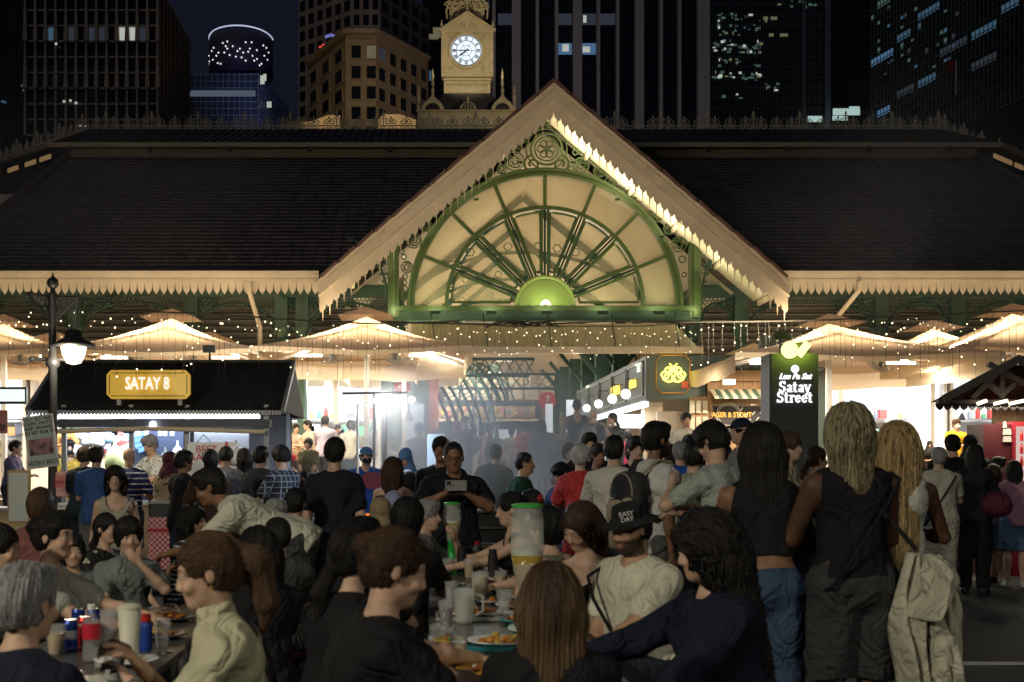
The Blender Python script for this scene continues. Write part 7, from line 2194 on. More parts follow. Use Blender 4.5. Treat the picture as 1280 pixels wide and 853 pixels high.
def tube_strands(S, ho, n, style, hc, ob, Hc, Rh, h, u):
 """locks of hair traced down the hair's own surface"""
 me = ho.data; N_ = len(me.vertices); co_ = np.empty(N_ * 3, np.float32); me.vertices.foreach_get('co', co_); co_ = co_.reshape(-1, 3).astype(float)
 rs_ = np.random.RandomState(int(abs(Hc[2]) * 1e5) % 9999)
 L = (co_ - Hc) @ Rh / h
 topm = np.nonzero((L[:, 2] > (-.02 if style in ('bun', 'short', 'messy', 'pony') else -.25)))[0]
 if len(topm) < 10: return
 idx = rs_.choice(topm, n)
 P = co_[idx].copy()
 rad = {'braids': .0058, 'locks': .0048, 'curly': .0046}.get(style, .0014)
 steps = {'braids': 13, 'locks': 18, 'curly': 14, 'long': 14, 'wavy': 14, 'short': 3, 'messy': 3, 'fringe': 4}.get(style, 6); st = .024 if style in ('braids', 'locks', 'curly', 'long', 'wavy') else .016
 path = []
 off = rad * .5
 def grad(P):
  e = .004; g_ = np.stack([S.ev(P + V3(e, 0, 0)) - S.ev(P - V3(e, 0, 0)), S.ev(P + V3(0, e, 0)) - S.ev(P - V3(0, e, 0)), S.ev(P + V3(0, 0, e)) - S.ev(P - V3(0, 0, e))], -1)
  return g_ / (np.linalg.norm(g_, axis=1, keepdims=True) + 1e-9)
 ph = rs_.rand(n) * 6.28
 if style in ('pony', 'bun', 'lowpony'): tgt = Hc + Rh @ (V3(0, .115, .045 if style != 'lowpony' else -.03) * h)
 dis = S.disp
 for k in range(steps):
  g_ = grad(P); d_ = S.ev(P); P = P - g_ * (d_ - off)[:, None]
  path.append(P.copy())
  if style in ('pony', 'bun', 'lowpony'):
   d = tgt - P; beyond = np.linalg.norm(d, axis=1) < .03; d = np.where(beyond[:, None], V3(0, .1, -1), d)
  else:
   Lp = (P - Hc) @ Rh / h; back = np.clip((Lp[:, 2]) / .06, 0, 1)[:, None]
   sidev = np.sign(Lp[:, :1] + 1e-4) * (Rh @ V3(1, 0, 0))[None]
   d = V3(0, 0, -1)[None] * (1 - back * .4) + (Rh @ V3(0, 1, -.2))[None] * back * .8 + sidev * back * .6
   if style in ('curly', 'wavy', 'braids', 'locks'): d = d + V3(1, 0, 0)[None] * (np.sin(k * (1.9 if style == 'curly' else .9) + ph) * (.7 if style == 'curly' else .16))[:, None]
  d = d - g_ * (d * g_).sum(1, keepdims=True); d = d / (np.linalg.norm(d, axis=1, keepdims=True) + 1e-9)
  P = P + d * st
 path = np.array(path)            # steps,n,3
 K = 4; T = np.gradient(path, axis=0); T /= np.linalg.norm(T, axis=2, keepdims=True) + 1e-9
 a = np.cross(T, np.array([.31, .2, .93])[None, None]); a /= np.linalg.norm(a, axis=2, keepdims=True) + 1e-9; b = np.cross(T, a)
 tt = np.linspace(0, 1, steps)[:, None, None]
 rr_ = rad * (.75 + .5 * rs_.rand(1, n, 1)) * np.minimum(1, (1 - tt) * 4 + .15) * np.minimum(1, tt * 8 + .2)
 if style in ('braids', 'locks'): rr_ = rr_ * (1 + .25 * np.sin(tt * steps * 2.4 + ph[None, :, None]))
 rings = np.stack([path + (a * math.cos(2 * PI * q / K) + b * math.sin(2 * PI * q / K)) * rr_ for q in range(K)], 2)   # steps,n,K,3
 pts = rings.transpose(1, 0, 2, 3).reshape(-1, 3)
 base = (np.arange(n) * steps * K)[:, None, None] + (np.arange(steps - 1) * K)[None, :, None]
 q = np.arange(K)[None, None]; q2 = (np.arange(K) + 1)[None, None] % K
 quads = np.stack([base + q, base + q2, base + K + q2, base + K + q], -1).reshape(-1, 4)
 base_c = np.array(HAIRC[hc]); cc = base_c[None] * ((.55 + .95 * rs_.rand(n, 1)) if style in ('braids', 'locks') else (.75 + .6 * rs_.rand(n, 1)))
 if style in ('braids', 'locks'): cc = np.where(rs_.rand(n, 1) < .18, cc * .35, cc)
 cc = np.repeat(cc, steps * K, axis=0)
 if style == 'wavy' and hc == 'brown':
  tv = np.tile(np.repeat(np.linspace(0, 1, steps), K), n)[:, None]; cc = cc * (1 - tv) + np.array([.17, .11, .05]) * (.6 + .6 * np.repeat(rs_.rand(n, 1), steps * K, axis=0)) * tv
 m = mat('strand', (.1, .1, .1), .6, vcol=True, spec=.25)
 o = bpy.data.objects.new('hair_lock', np_mesh('hair_lock', pts, quads, [m], cc)); COL.objects.link(o); o.parent = ho; o['kind'] = 'stuff'
# == the crowd
BK = (.014, .014, .016); NV = (.014, .018, .035); WT = (.60, .59, .54); GR = (.10, .11, .11)
dn = ('down', 'down')
P_ = person
G_E = 'people eating at the long tables'; G_S = 'people standing among the tables'; G_Q = 'people queueing on the right'; G_H = 'people inside and along the market hall'; G_K = 'people at the satay stalls'
# -- foreground left table
P_('older man with thin grey hair and navy shirt, back turned, bottom left corner', 35, 757, 3.7, 158, hair='short', hc='grey', top=('tee', NV), skin='light', group=G_E, hs=1.08, bulk=1.1, arms=('table', 'table'), lean=14, strands=1100)
P_('dark haired woman in profile cut by the left photo edge', 0, 688, 5.8, 88, sex='f', hair='bob', top=('tee', (.05, .05, .05)), group=G_E, extra=('earring',))
P_('woman with black bun and pale grey tshirt stretching over the left table', 68, 672, 6.1, 78, sex='f', hair='bun', top=('tee', (.42, .43, .38)), group=G_E, arms=((.12, -.50, -.16, .7, .2, -.8), (.16, -.58, -.20, .7, .2, -.8)), strands=500)
P_('small girl in grey top looking out between two grown ups at the left table', 91, 690, 6.9, 22, sex='f', H=1.2, hair='bob', top=('tee', (.16, .17, .17)), hs=1.12, group=G_E, arms=('lap', 'table'))
P_('person with light brown bob seen from behind near the cream counter', 52, 633, 9.0, 172, sex='f', hair='bob', hc='auburn', top=('tee', (.25, .1, .1)), group=G_E)
P_('boy with black fringe in grey polo shirt at the left table', 161, 672, 7.0, 24, H=1.34, hair='fringe', top=('shirt', (.17, .19, .18)), skin='light', hs=1.10, group=G_E, arms=('mouth', 'table'), strands=220)
P_('woman with low ponytail and black floral top behind the boy', 134, 662, 8.3, 62, sex='f', hair='lowpony', top=('tee', pattern_mat('floral', (.015, .015, .018), (.45, .42, .32), 'dots', 14)), group=G_E, arms=('table', 'lap'))
P_('woman in cream shirt with red tied ponytail eating at the left table', 259, 717, 3.85, -82, sex='f', hair='pony', hc='auburn', top=('shirt', (.50, .48, .33)), bot=('trousers', (.02, .02, .03)), group=G_E, hp=10, lean=10, arms=((.02, -.27, -.10, .8, .2, -.7), (.06, -.25, -.06, .7, .2, -.9)), extra=('earring', ['scrunchie', (.5, .03, .10)], ['crossbody', (.03, .03, .035), -1], ['bracelet', 0, (.3, .3, .3)]), strands=1800)
P_('woman with long black hair sitting behind the cream shirted woman', 322, 692, 5.6, -152, sex='f', hair='long', top=('tee', BK), group=G_E, strands=1100)
P_('man with short black hair and dark grey tshirt behind the long haired woman', 347, 672, 7.2, -165, hair='short', top=('tee', (.06, .065, .065)), group=G_E)
P_('bending man in loose cream tshirt leaning over the left table', 262, 610, 8.2, -88, pose='free', H=1.74, lean=62, hair='short', skin='brown', top=('tee', (.62, .61, .50)), bot=('trousers', (.05, .05, .05)), group=G_S, arms=((.06, -.40, -.25, .7, .2, -.6), (.10, -.36, -.32, .7, .2, -.6)), bulk=1.15)
P_('balding grey haired man in dark green shirt seated behind the bending man', 346, 643, 9.0, 172, hair='ring', hc='grey', top=('tee', (.025, .045, .045)), group=G_E)
P_('person with short black hair and dark top seated beside the balding man', 370, 630, 9.8, 168, hair='short', top=('tee', (.012, .02, .024)), group=G_E)
P_('standing man in dark navy shirt seen from behind, khaki trousers', 419, 567, 10.2, 176, 'stand', hair='short', top=('shirt', (.018, .02, .032)), bot=('trousers', (.26, .23, .15)), group=G_S, arms=dn, lean=3, strands=500)
P_('man in charcoal tshirt standing before the satay stall, nearest its corner post', 327, 572, 14.3, 158, 'stand', hair='short', top=('tee', (.045, .055, .062)), group=G_K, arms=('hold', 'hold'), lean=4)
P_('young man in black checked shirt beside the charcoal shirted man', 351, 572, 14.0, -130, 'stand', hair='fringe', top=('tee', pattern_mat('tartan', (.02, .022, .03), (.2, .22, .25), 'check', 16)), group=G_K, arms=('hold', 'hold'), lean=4, hp=14)
P_('man in blue tshirt and grey shorts facing the satay stall', 121, 571, 14.6, 176, 'stand', hair='short', top=('tee', (.05, .11, .30)), bot=('shorts', (.16, .16, .15)), group=G_K, arms=('hold', 'down'), lean=3)
P_('bald man in navy and white striped polo at the satay stall', 162, 572, 15.6, 168, 'stand', hair='bald', top=('tee', pattern_mat('navy_stripe', (.02, .03, .14), (.6, .6, .6), 'stripe', 15)), bot=('shorts', (.1, .1, .1)), group=G_K, arms=('down', 'hold'), lean=5, bulk=1.1)
P_('woman with long dark hair in beige strapped dress facing the viewer', 144, 600, 10.3, 8, 'stand', sex='f', hair='long', hc='black', skin='light', top=('tank', (.35, .32, .25)), bot=('skirt', (.35, .32, .25)), group=G_S, arms=dn, lean=4, H=1.6, strands=500, extra=(['crossbody', (.5, .48, .42)],))
P_('grey haired cook in patterned white shirt bending over the satay grill', 187, 557, 17.6, -38, 'stand', hair='short', hc='grey', top=('shirt', pattern_mat('paisley', (.65, .66, .66), (.10, .11, .15), 'dots', 26)), group=G_K, arms=('table', 'table'), lean=20, hp=20, bulk=1.12, eyes=False)
P_('woman in plum headscarf and tan patterned jacket at the satay stall', 213, 577, 14.9, 150, 'stand', sex='f', hair='hijab', extra=((.10, .03, .05),), top=('long', pattern_mat('tanprint', (.35, .26, .15), (.08, .06, .06), 'dots', 16)), bot=('longskirt', (.3, .27, .22)), group=G_K, arms=('hold', 'hold'), lean=6, H=1.56)
P_('cook with black mask and yellow collar inside the left stall', 87, 561, 20.7, 18, 'stand', hair='short', top=('tee', (.45, .30, .05)), group=G_K, arms=('hold', 'hold'), lean=10, extra=(['mask', (.02, .02, .02)],), H=1.6, eyes=False)
P_('woman with high dark bun left of the blue shirted man', 106, 571, 15.6, 168, 'stand', sex='f', hair='bun', hc='brown', top=('tee', (.02, .03, .04)), group=G_K, arms=('hold', 'hold'), H=1.55)
P_('girl with long black hair and striped sleeves in profile near the gingham table', 243, 652, 9.0, 82, sex='f', H=1.5, hair='long', top=('long', pattern_mat('bw_stripe', (.02, .02, .03), (.5, .5, .5), 'stripe', 30)), group=G_E, strands=500)
P_('dark haired person holding a phone in front of the white menu board', 231, 578, 14.0, 120, 'stand', hair='messy', skin='brown', top=('tee', BK), group=G_K, arms=('hold', 'phone'), lean=4)
P_('stooping person with dark skin and red cap brim in front of the menu board', 262, 577, 13.0, -150, 'stand', hair='short', skin='dark', top=('tee', (.06, .03, .02)), group=G_K, arms=('hold', 'hold'), lean=10)
# -- centre
ph = P_('heavy set man in black tshirt photographing with a phone, glasses', 567, 573, 10.2, 2, 'stand', hair='crop', skin='brown', top=('tee', (.012, .013, .018)), bot=('jeans', (.05, .09, .16)), bulk=1.3, hs=1.12, H=1.8, group=G_S, arms=((.065, -.30, -.035, 1, .1, -.75), (.065, -.30, -.035, 1, .1, -.75)), extra=('glasses', ['crossbody', (.02, .02, .02)]), lean=0, hp=6)
P_('person half hidden behind the man with the phone', 551, 563, 12.0, -10, 'stand', hair='short', skin='brown', top=('tee', BK), group=G_S, arms=dn)
P_('woman with long brown hair and bare shoulders seen from behind', 492, 588, 11.5, 168, 'stand', sex='f', hair='long', hc='brown', top=('strapless', BK), bot=('skirt', BK), group=G_S, arms=('hold', 'hold'), H=1.6, extra=(['straps', BK],), strands=500)
P_('person in white dotted blouse beside the long haired brunette', 510, 605, 12.5, 175, sex='f', hair='bob', top=('tee', pattern_mat('dotblouse', (.5, .5, .5), (.03, .03, .03), 'dots', 30)), group=G_E)
P_('woman in khaki headscarf seen from behind in the centre', 476, 642, 9.2, 172, sex='f', hair='hijab', extra=((.28, .22, .13),), top=('tee', (.28, .22, .13)), group=G_E)
P_('woman in lavender headscarf behind the khaki one', 492, 633, 9.9, 170, sex='f', hair='hijab', extra=((.30, .32, .5),), top=('tee', (.2, .2, .3)), group=G_E)
P_('woman with smooth black bob in the middle of the centre bench', 511, 650, 7.3, 160, sex='f', hair='bob', top=('tee', BK), group=G_E, strands=600)
P_('grey haired person in profile beside the beer tower', 535, 646, 9.0, 70, hair='short', hc='grey', top=('tee', (.1, .1, .1)), skin='light', group=G_E, arms=('mouth', 'table'))
P_('person with black hair between the two black shirted women and the khaki scarf', 455, 676, 6.3, 150, sex='f', hair='short', top=('tee', BK), group=G_E, strands=600)
P_('woman in black tshirt with low ponytail, farther of the two at the centre table', 448, 696, 4.6, 118, sex='f', hair='lowpony', top=('tee', BK), bulk=1.12, group=G_E, arms=('table', 'reach'), lean=10, strands=1300)
P_('woman in black tshirt with brown bun, nearer of the two at the centre table', 495, 713, 3.75, 102, sex='f', hair='bun', hc='brown', top=('tee', BK), bulk=1.22, group=G_E, lean=16, hp=12, arms=((.10, -.50, -.20, .7, .2, -.7), (.10, -.46, -.26, .7, .2, -.7)), strands=1800)
P_('young woman with sleek black bun in profile across the centre table', 637, 638, 8.8, -84, sex='f', hair='bun', top=('tank', BK), group=G_E, hp=6, arms=('reach', 'reach'), lean=10, strands=220)
P_('woman with red ribbon in dark hair behind the sleek bun woman', 663, 632, 9.6, -140, sex='f', hair='lowpony', top=('tee', BK), group=G_E, extra=(['scrunchie', (.5, .02, .03)],))
P_('woman with black bob in sleeveless olive top at the centre table', 681, 660, 7.4, -118, sex='f', hair='bob', top=('tank', (.13, .14, .09)), group=G_E, lean=12, arms=('table', 'reach'), strands=700)
P_('laughing woman with long dark hair and bare shoulders leaning in', 725, 660, 6.4, -48, sex='f', hair='long', hc='brown', top=('strapless', BK), group=G_E, hp=26, hr=12, lean=16, arms=((-.02, -.26, -.14, .8, .3, -.6), (.0, -.30, -.20, .8, .3, -.6)), extra=(['bracelet', 0, (.05, .05, .05)],), strands=900)
P_('bearded man in black bucket hat and cream tshirt at the centre table', 788, 662, 6.0, -58, hair='short', skin='tan', top=('tee', (.62, .60, .48)), bulk=1.3, group=G_E, hp=12, lean=8, arms=('table', 'lap'), extra=('beard', ['bucket', (.018, .018, .020)], ['crossbody', BK, -1]), strands=0)
P_('large woman with very long curly black hair and navy top in near right', 880, 688, 4.5, -84, sex='f', hair='curly', top=('long', (.012, .015, .03)), bulk=1.3, group=G_E, hp=8, lean=12, arms=('table', 'reach'), strands=2200)
P_('woman with long dark hair fading to blond at the bottom centre, back turned', 688, 752, 3.8, 178, sex='f', hair='wavy', hc='brown', top=('tee', BK), bulk=1.1, group=G_E, arms=('table', 'table'), strands=2200)
P_('man with shaved hair and dark green tshirt in profile right of the phone man', 657, 580, 12.4, 84, 'stand', hair='crop', skin='tan', top=('tee', (.016, .05, .032)), group=G_S, arms=dn, H=1.66)
P_('bearded man in navy shirt looking down beside the woman in red', 701, 593, 12.6, -52, 'stand', hair='short', skin='tan', top=('shirt', (.02, .045, .10)), group=G_S, hp=32, lean=12, arms=('hold', 'hold'), extra=('beard',), H=1.66)
P_('woman with short white hair and red patterned top seen from behind', 725, 572, 11.9, 176, 'stand', sex='f', hair='short', hc='white', skin='light', top=('tee', pattern_mat('redlace', (.50, .045, .04), (.30, .02, .02), 'dots', 40)), bot=('skirt', (.5, .045, .04)), group=G_S, arms=('hold', 'down'), H=1.62, strands=500)
P_('man in white tshirt with back turned left of the backpack man', 768, 564, 10.6, 165, 'stand', hair='short', top=('tee', (.60, .58, .52)), group=G_S, arms=('hold', 'hold'), H=1.68)
P_('blurred dark haired person behind the white haired woman', 748, 570, 13.2, 20, 'stand', hair='short', skin='brown', top=('tee', BK), group=G_S, arms=dn)
P_('man with pushed up sunglasses looking over from behind the white haired woman', 737, 556, 14.5, 5, 'stand', hair='short', skin='light', top=('tee', BK), group=G_S, arms=dn)
bp = P_('tall bearded man in white tshirt carrying a black and beige backpack', 822, 551, 9.0, 118, 'stand', hair='short', skin='brown', top=('tee', (.60, .60, .58)), bot=('trousers', (.1, .1, .1)), group=G_S, arms=('hold', 'down'), extra=('beard',), H=1.8, lean=4, strands=500)
P_('person with black hair peering over the shoulder of the backpack man', 795, 563, 11.8, 10, 'stand', hair='short', top=('tee', BK), group=G_S, arms=dn)
P_('grey haired person in bright blue tshirt beyond the backpack man', 850, 567, 14.2, 176, 'stand', hair='short', hc='grey', top=('tee', (.03, .09, .42)), group=G_Q, arms=dn, H=1.62, skin='light')
P_('man in olive pinstriped tshirt seen from behind', 868, 572, 9.9, 158, 'stand', hair='short', top=('tee', pattern_mat('pinstripe', (.20, .22, .13), (.40, .42, .30), 'stripe', 34, 0)), group=G_Q, arms=('hold', 'hold'), H=1.66, lean=8)
P_('young man with glasses in pale grey green tshirt, head bowed', 889, 554, 8.3, -132, 'stand', hair='messy', top=('tee', (.38, .43, .39)), group=G_Q, hp=26, lean=8, arms=('phone', 'hold'), extra=('glasses', ['straps', (.02, .02, .02)]), H=1.72, strands=500)
P_('woman with big black hair, black crop top and blue jeans seen from behind', 952, 562, 6.2, 172, 'stand', sex='f', hair='wavy', hc='black', skin='brown', top=('crop', BK), bot=('jeans', (.045, .075, .14)), group=G_Q, arms=('hold', 'hold'), bulk=1.12, strands=1900)
w1 = P_('tall woman with dark blond braids, black tank top and charcoal shorts', 1060, 543, 6.0, 186, 'stand', sex='f', hair='braids', hc='ash', skin='dark', top=('tank', (.012, .012, .014)), bot=('shorts', (.045, .045, .05)), bulk=1.2, group=G_Q, arms=('hold', 'hold'), hy=-14, strands=950, extra=(['crossbody', (.012, .012, .014), -1], ['bracelet', 1]), lean=4)
P_('woman with very long golden braids and white sleeved top, second in the right queue', 1122, 560, 6.8, 160, 'stand', sex='f', hair='locks', hc='blond', skin='dark', top=('tank', (.5, .5, .45)), bot=('trousers', (.1, .12, .07)), bulk=1.0, group=G_Q, arms=('hold', 'hold'), strands=950, lean=4)
P_('older man with grey hair, beige tshirt and cream shorts in the right queue', 1173, 573, 14.2, 172, 'stand', hair='short', hc='grey', skin='light', top=('tee', (.52, .50, .42)), bot=('trousers', (.50, .47, .38)), shoes=(.6, .6, .58), group=G_Q, arms=('down', 'hold'), bulk=1.1, extra=(['crossbody', BK, -1],), lean=5)
P_('broad man in black jacket and black cap behind the older man', 1190, 557, 15.6, 176, 'stand', hair='short', top=('long', (.015, .015, .018)), bot=('trousers', BK), group=G_Q, arms=dn, bulk=1.25, H=1.78, extra=(['backcap', (.012, .012, .012)],))
P_('person with black hood and dark clothes in the right queue', 1219, 570, 14.8, 150, 'stand', sex='f', hair='long', top=('long', (.02, .02, .03)), bot=('trousers', BK), group=G_Q, arms=('hold', 'hold'), H=1.6)
P_('dark haired woman whose black headscarf rises above the right queue', 1213, 556, 16.6, 176, 'stand', sex='f', hair='hijab', extra=((.015, .015, .018),), top=('long', BK), group=G_Q, arms=dn, H=1.75)
P_('boy with short black hair near the right edge beside the girl in pink', 1249, 583, 16.2, 80, 'stand', hair='short', top=('tee', (.22, .22, .2)), bot=('shorts', (.05, .07, .12)), group=G_Q, arms=dn, H=1.5)
P_('girl in pink tshirt and denim shorts at the right edge', 1267, 588, 15.6, 168, 'stand', sex='f', hair='long', top=('tee', (.50, .26, .36)), bot=('shorts', (.10, .17, .30)), shoes=(.6, .6, .6), group=G_Q, arms=('hold', 'down'), H=1.5)
P_('young woman in grey top and white shoes just left of the girl in pink', 1241, 592, 16.0, 160, 'stand', sex='f', hair='long', hc='brown', top=('tee', (.15, .15, .2)), bot=('shorts', (.08, .12, .2)), shoes=(.65, .65, .65), group=G_Q, arms=dn, H=1.45)
P_('person with dark cap passing in front of the wooden bar', 925, 540, 13.0, -80, 'stand', hair='short', skin='light', top=('tee', (.2, .2, .2)), group=G_S, arms=dn, extra=(['cap', (.02, .025, .05)],))
P_('woman with orange brown hair beside the black sign pillar', 988, 560, 11.0, 60, 'stand', sex='f', hair='bob', hc='auburn', top=('tee', (.35, .3, .22)), group=G_S, arms=('hold', 'hold'))
P_('woman with brown hair looking toward the pillar behind the tall woman in braids', 1022, 575, 11.5, 100, 'stand', sex='f', hair='lowpony', hc='brown', top=('tee', (.1, .1, .1)), group=G_S, arms=('hold', 'hold'), H=1.6)
# -- cooks in front of the hall
P_('cook in blue bucket style cap, black mask and blue polo', 458, 571, 15.6, 12, 'stand', hair='short', top=('shirt', (.03, .10, .42)), group=G_K, arms=('table', 'table'), extra=(['cap', (.05, .20, .5)], ['mask', (.02, .02, .025)]), bulk=1.1, H=1.7, eyes=False)
P_('cook with blue patterned headscarf and bright blue shirt, head bowed', 507, 573, 15.3, -8, 'stand', hair='hijab', extra=((.10, .25, .55),), top=('tee', (.04, .15, .50)), group=G_K, arms=('table', 'table'), hp=26, lean=14, eyes=False, bulk=1.15)
P_('worker in white shirt and blue cap, head bowed, left of the pink headscarf', 524, 538, 24.0, 10, 'stand', hair='short', top=('shirt', (.65, .65, .63)), group=G_H, arms=('table', 'table'), hp=22, lean=12, extra=(['backcap', (.05, .12, .35)],), floor=.4)
P_('woman with pink headscarf and white blouse standing in the hall', 571, 533, 25.4, -84, 'stand', sex='f', hair='hijab', extra=((.55, .24, .24),), top=('long', (.65, .63, .6)), bot=('trousers', (.1, .2, .4)), group=G_H, arms=('hold', 'hold'), floor=FLZ)
P_('man with dark hair and grey vest behind the pink headscarf', 581, 528, 26.5, 30, 'stand', hair='short', top=('tee', (.1, .11, .12)), group=G_H, arms=dn, floor=FLZ)
P_('woman with tied dark hair eating under the umbrella behind the globe lamp', 488, 550, 25.6, 84, 'free', H=1.6, sex='f', hair='lowpony', hc='brown', top=('tank', (.4, .36, .28)), group=G_H, arms=('mouth', 'mouth'), floor=.3)
P_('man in red tshirt and cap with back turned in the hall', 657, 535, 27.2, 174, 'stand', hair='short', top=('tee', (.45, .03, .03)), group=G_H, arms=dn, extra=(['backcap', (.02, .02, .02)],), floor=FLZ)
P_('woman in long pale blue grey dress and dark cap in the middle of the entrance', 677, 532, 25.0, 176, 'stand', sex='f', hair='long', top=('long', (.22, .26, .40)), bot=('longskirt', (.34, .38, .48)), group=G_H, arms=dn, bulk=1.25, extra=(['backcap', (.02, .02, .02)],), floor=FLZ)
P_('tall muscular man in dark tank top seen from behind in the entrance', 721, 508, 24.9, 176, 'stand', hair='crop', skin='tan', top=('tank', (.03, .04, .06)), group=G_H, arms=('hold', 'hold'), floor=FLZ, bulk=1.1)
hb = P_('bald man in navy tshirt with grey backpack in the entrance', 742, 521, 24.6, 150, 'stand', hair='bald', skin='light', top=('tee', (.04, .05, .10)), group=G_H, arms=dn, floor=FLZ, bulk=1.1)
P_('woman in black tshirt holding a drink right of the bald man', 765, 524, 25.2, -60, 'stand', sex='f', hair='lowpony', top=('tee', (.03, .03, .035)), group=G_H, arms=('mouth', 'hold'), floor=FLZ)
P_('person in crimson tshirt with back turned deep in the hall', 785, 545, 28.5, 172, 'stand', hair='short', top=('tee', (.4, .04, .08)), group=G_H, arms=dn, floor=FLZ - .3)
P_('tall man in open white shirt in front of the cream cabinet', 858, 525, 24.0, 5, 'stand', hair='short', skin='tan', top=('shirt', (.60, .56, .48)), group=G_H, arms=dn, floor=.5)
P_('dark skinned person in dark top below the man in the white shirt', 862, 556, 18.0, 15, 'stand', hair='short', skin='brown', top=('tee', BK), group=G_H, arms=dn)
P_('woman seated in black dress on a stool in the middle of the entrance', 630, 560, 27.8, -40, 'sit', sex='f', hair='bun', skin='light', top=('tank', (.03, .03, .05)), bot=('skirt', (.5, .5, .5)), group=G_H, arms=('lap', 'lap'), floor=FLZ, H=1.62)
P_('woman in long dark dress standing by the white screens', 613, 538, 28.4, 60, 'stand', sex='f', hair='bun', top=('tank', (.03, .035, .06)), bot=('longskirt', (.03, .035, .06)), group=G_H, arms=('hold', 'down'), floor=FLZ)
P_('seated person in pale top left of the woman on the stool', 600, 563, 30.0, 30, 'sit', hair='short', top=('tee', (.5, .45, .45)), group=G_H, arms=('mouth', 'table'), floor=FLZ, H=1.5)
P_('child in blue seated on the hall steps right of the phone man', 645, 562, 30.5, -60, 'sit', sex='f', hair='short', top=('tee', (.4, .4, .45)), group=G_H, arms=('table', 'table'), floor=FLZ, H=1.5)
P_('seated person with dark hair between the dress woman and the tank top man', 706, 556, 27.5, 20, 'sit', hair='short', top=('tee', (.05, .06, .1)), group=G_H, floor=FLZ)
P_('seated person looking sideways below the tank top man', 722, 563, 21.0, -70, 'sit', hair='short', skin='light', top=('tee', (.04, .06, .12)), group=G_H, H=1.8, seat=.6)
P_('man in red tshirt seated under the umbrella left of the laughing woman', 355, 556, 25.3, 60, 'sit', hair='short', top=('tee', (.45, .04, .05)), group=G_H, floor=FLZ, arms=('reach', 'table'), lean=-6)
P_('laughing woman in olive tshirt seated under the umbrella', 385, 555, 25.0, -10, 'sit', sex='f', hair='bob', top=('tee', (.16, .15, .09)), group=G_H, floor=FLZ, arms=('lap', 'lap'), bulk=1.15, hr=10)
for px, py, Y, f_, c, lab in ((407, 527, 27.0, 165, (.45, .40, .50), 'worker in lilac shirt in the bright shop left of the globe lamp'), (438, 533, 27.6, 178, (.65, .65, .55), 'worker in white shirt with back turned in the bright shop'), (384, 532, 28.2, -60, (.6, .5, .38), 'worker in beige in the bright shop, left of the lilac shirted one'), (422, 537, 29.0, 20, (.06, .10, .2), 'worker in navy between two paler ones in the bright shop'), (370, 536, 28.6, 30, (.6, .45, .35), 'worker in peach at the left end of the bright shop'),
        (82, 530, 27, 20, (.55, .4, .2), 'worker in tan high behind the left stall'), (1196, 531, 26.2, 0, (.65, .38, .03), 'worker in yellow tshirt and white mask by the right shop'), (1222, 548, 26.8, -20, (.75, .22, .08), 'worker in orange right of the one in yellow'), (1162, 556, 25.6, -10, (.03, .02, .02), 'woman in black headscarf looking out under the right shop'), (545, 545, 27, 10, (.2, .15, .2), 'person with dark hair between the blue cap and the pink headscarf'), (560, 546, 28, -20, (.5, .5, .5), 'person in pale shirt just left of the pink headscarf'),
        (20, 560, 24.0, 90, (.1, .1, .2), 'person in dark blue by the counter at far left')):
 ex = {'worker in yellow tshirt and white mask by the right shop': (['mask', (.6, .65, .65)],), 'woman in black headscarf looking out under the right shop': ((.02, .02, .02),)}.get(lab, ())
 P_(lab, px, py, Y, f_, 'stand', hair='hijab' if 'headscarf looking' in lab else 'short', hc='auburn' if 'yellow' in lab else 'black', top=('tee', c), group=G_H, arms=('hold', 'hold'), floor=FLZ if Y > 25 else 0, extra=ex, skin='light')
for px, py, Y, f_, sx, hr_, c, lab in ((593, 541, 31.0, 170, 'm', 'short', (.05, .1, .2), 'man in blue with back turned before the juice stall'), (603, 543, 33.5, 20, 'f', 'bob', (.5, .3, .3), 'woman in rose top deep in the hall'), (640, 541, 30.0, 160, 'm', 'short', (.3, .3, .3), 'man in grey beside the man in red and cap'), (668, 545, 33.0, -30, 'f', 'long', (.5, .5, .45), 'woman in cream behind the long dress woman'), (697, 540, 29.0, 175, 'm', 'short', (.1, .1, .12), 'man in charcoal left of the tank top man'),
  (752, 541, 30.5, 170, 'm', 'short', (.5, .5, .5), 'man in white between bald man and stall row'), (803, 541, 28.5, -160, 'f', 'bun', (.1, .25, .2), 'woman in green under the stall row lamps'), (818, 546, 26.0, 140, 'm', 'short', (.35, .2, .1), 'man in brown at the corner stall'), (790, 570, 16.5, 170, 'm', 'short', (.3, .05, .06), 'man in maroon beyond the backpack man'), (836, 568, 17.5, -150, 'f', 'long', (.5, .5, .4), 'woman in cream top beyond the bright blue shirt'),
  (906, 570, 15.0, 165, 'm', 'short', (.2, .25, .35), 'man in slate blue left of the cap wearer'), (712, 566, 18.0, 10, 'f', 'bob', (.2, .12, .2), 'woman in plum top facing out of the entrance'), (620, 568, 17.0, 175, 'm', 'short', (.06, .07, .09), 'man in dark grey in the grill smoke'), (283, 572, 15.5, 170, 'm', 'short', (.25, .27, .3), 'man in grey tshirt before the hanging bags'), (305, 574, 16.0, -160, 'f', 'long', (.3, .1, .12), 'woman in wine red top near the stall corner post')):
 P_(lab, px, py, Y, f_, 'stand', sex=sx, hair=hr_, top=('tee', c), group=G_H if Y > 20 else G_S, arms=('hold', 'down') if int(px) % 2 else ('phone', 'hold'), floor=FLZ if Y > 25 else 0, skin='light' if px % 3 else 'tan', hp=(px % 4) * 5, side=(px % 5 - 2) * 2)
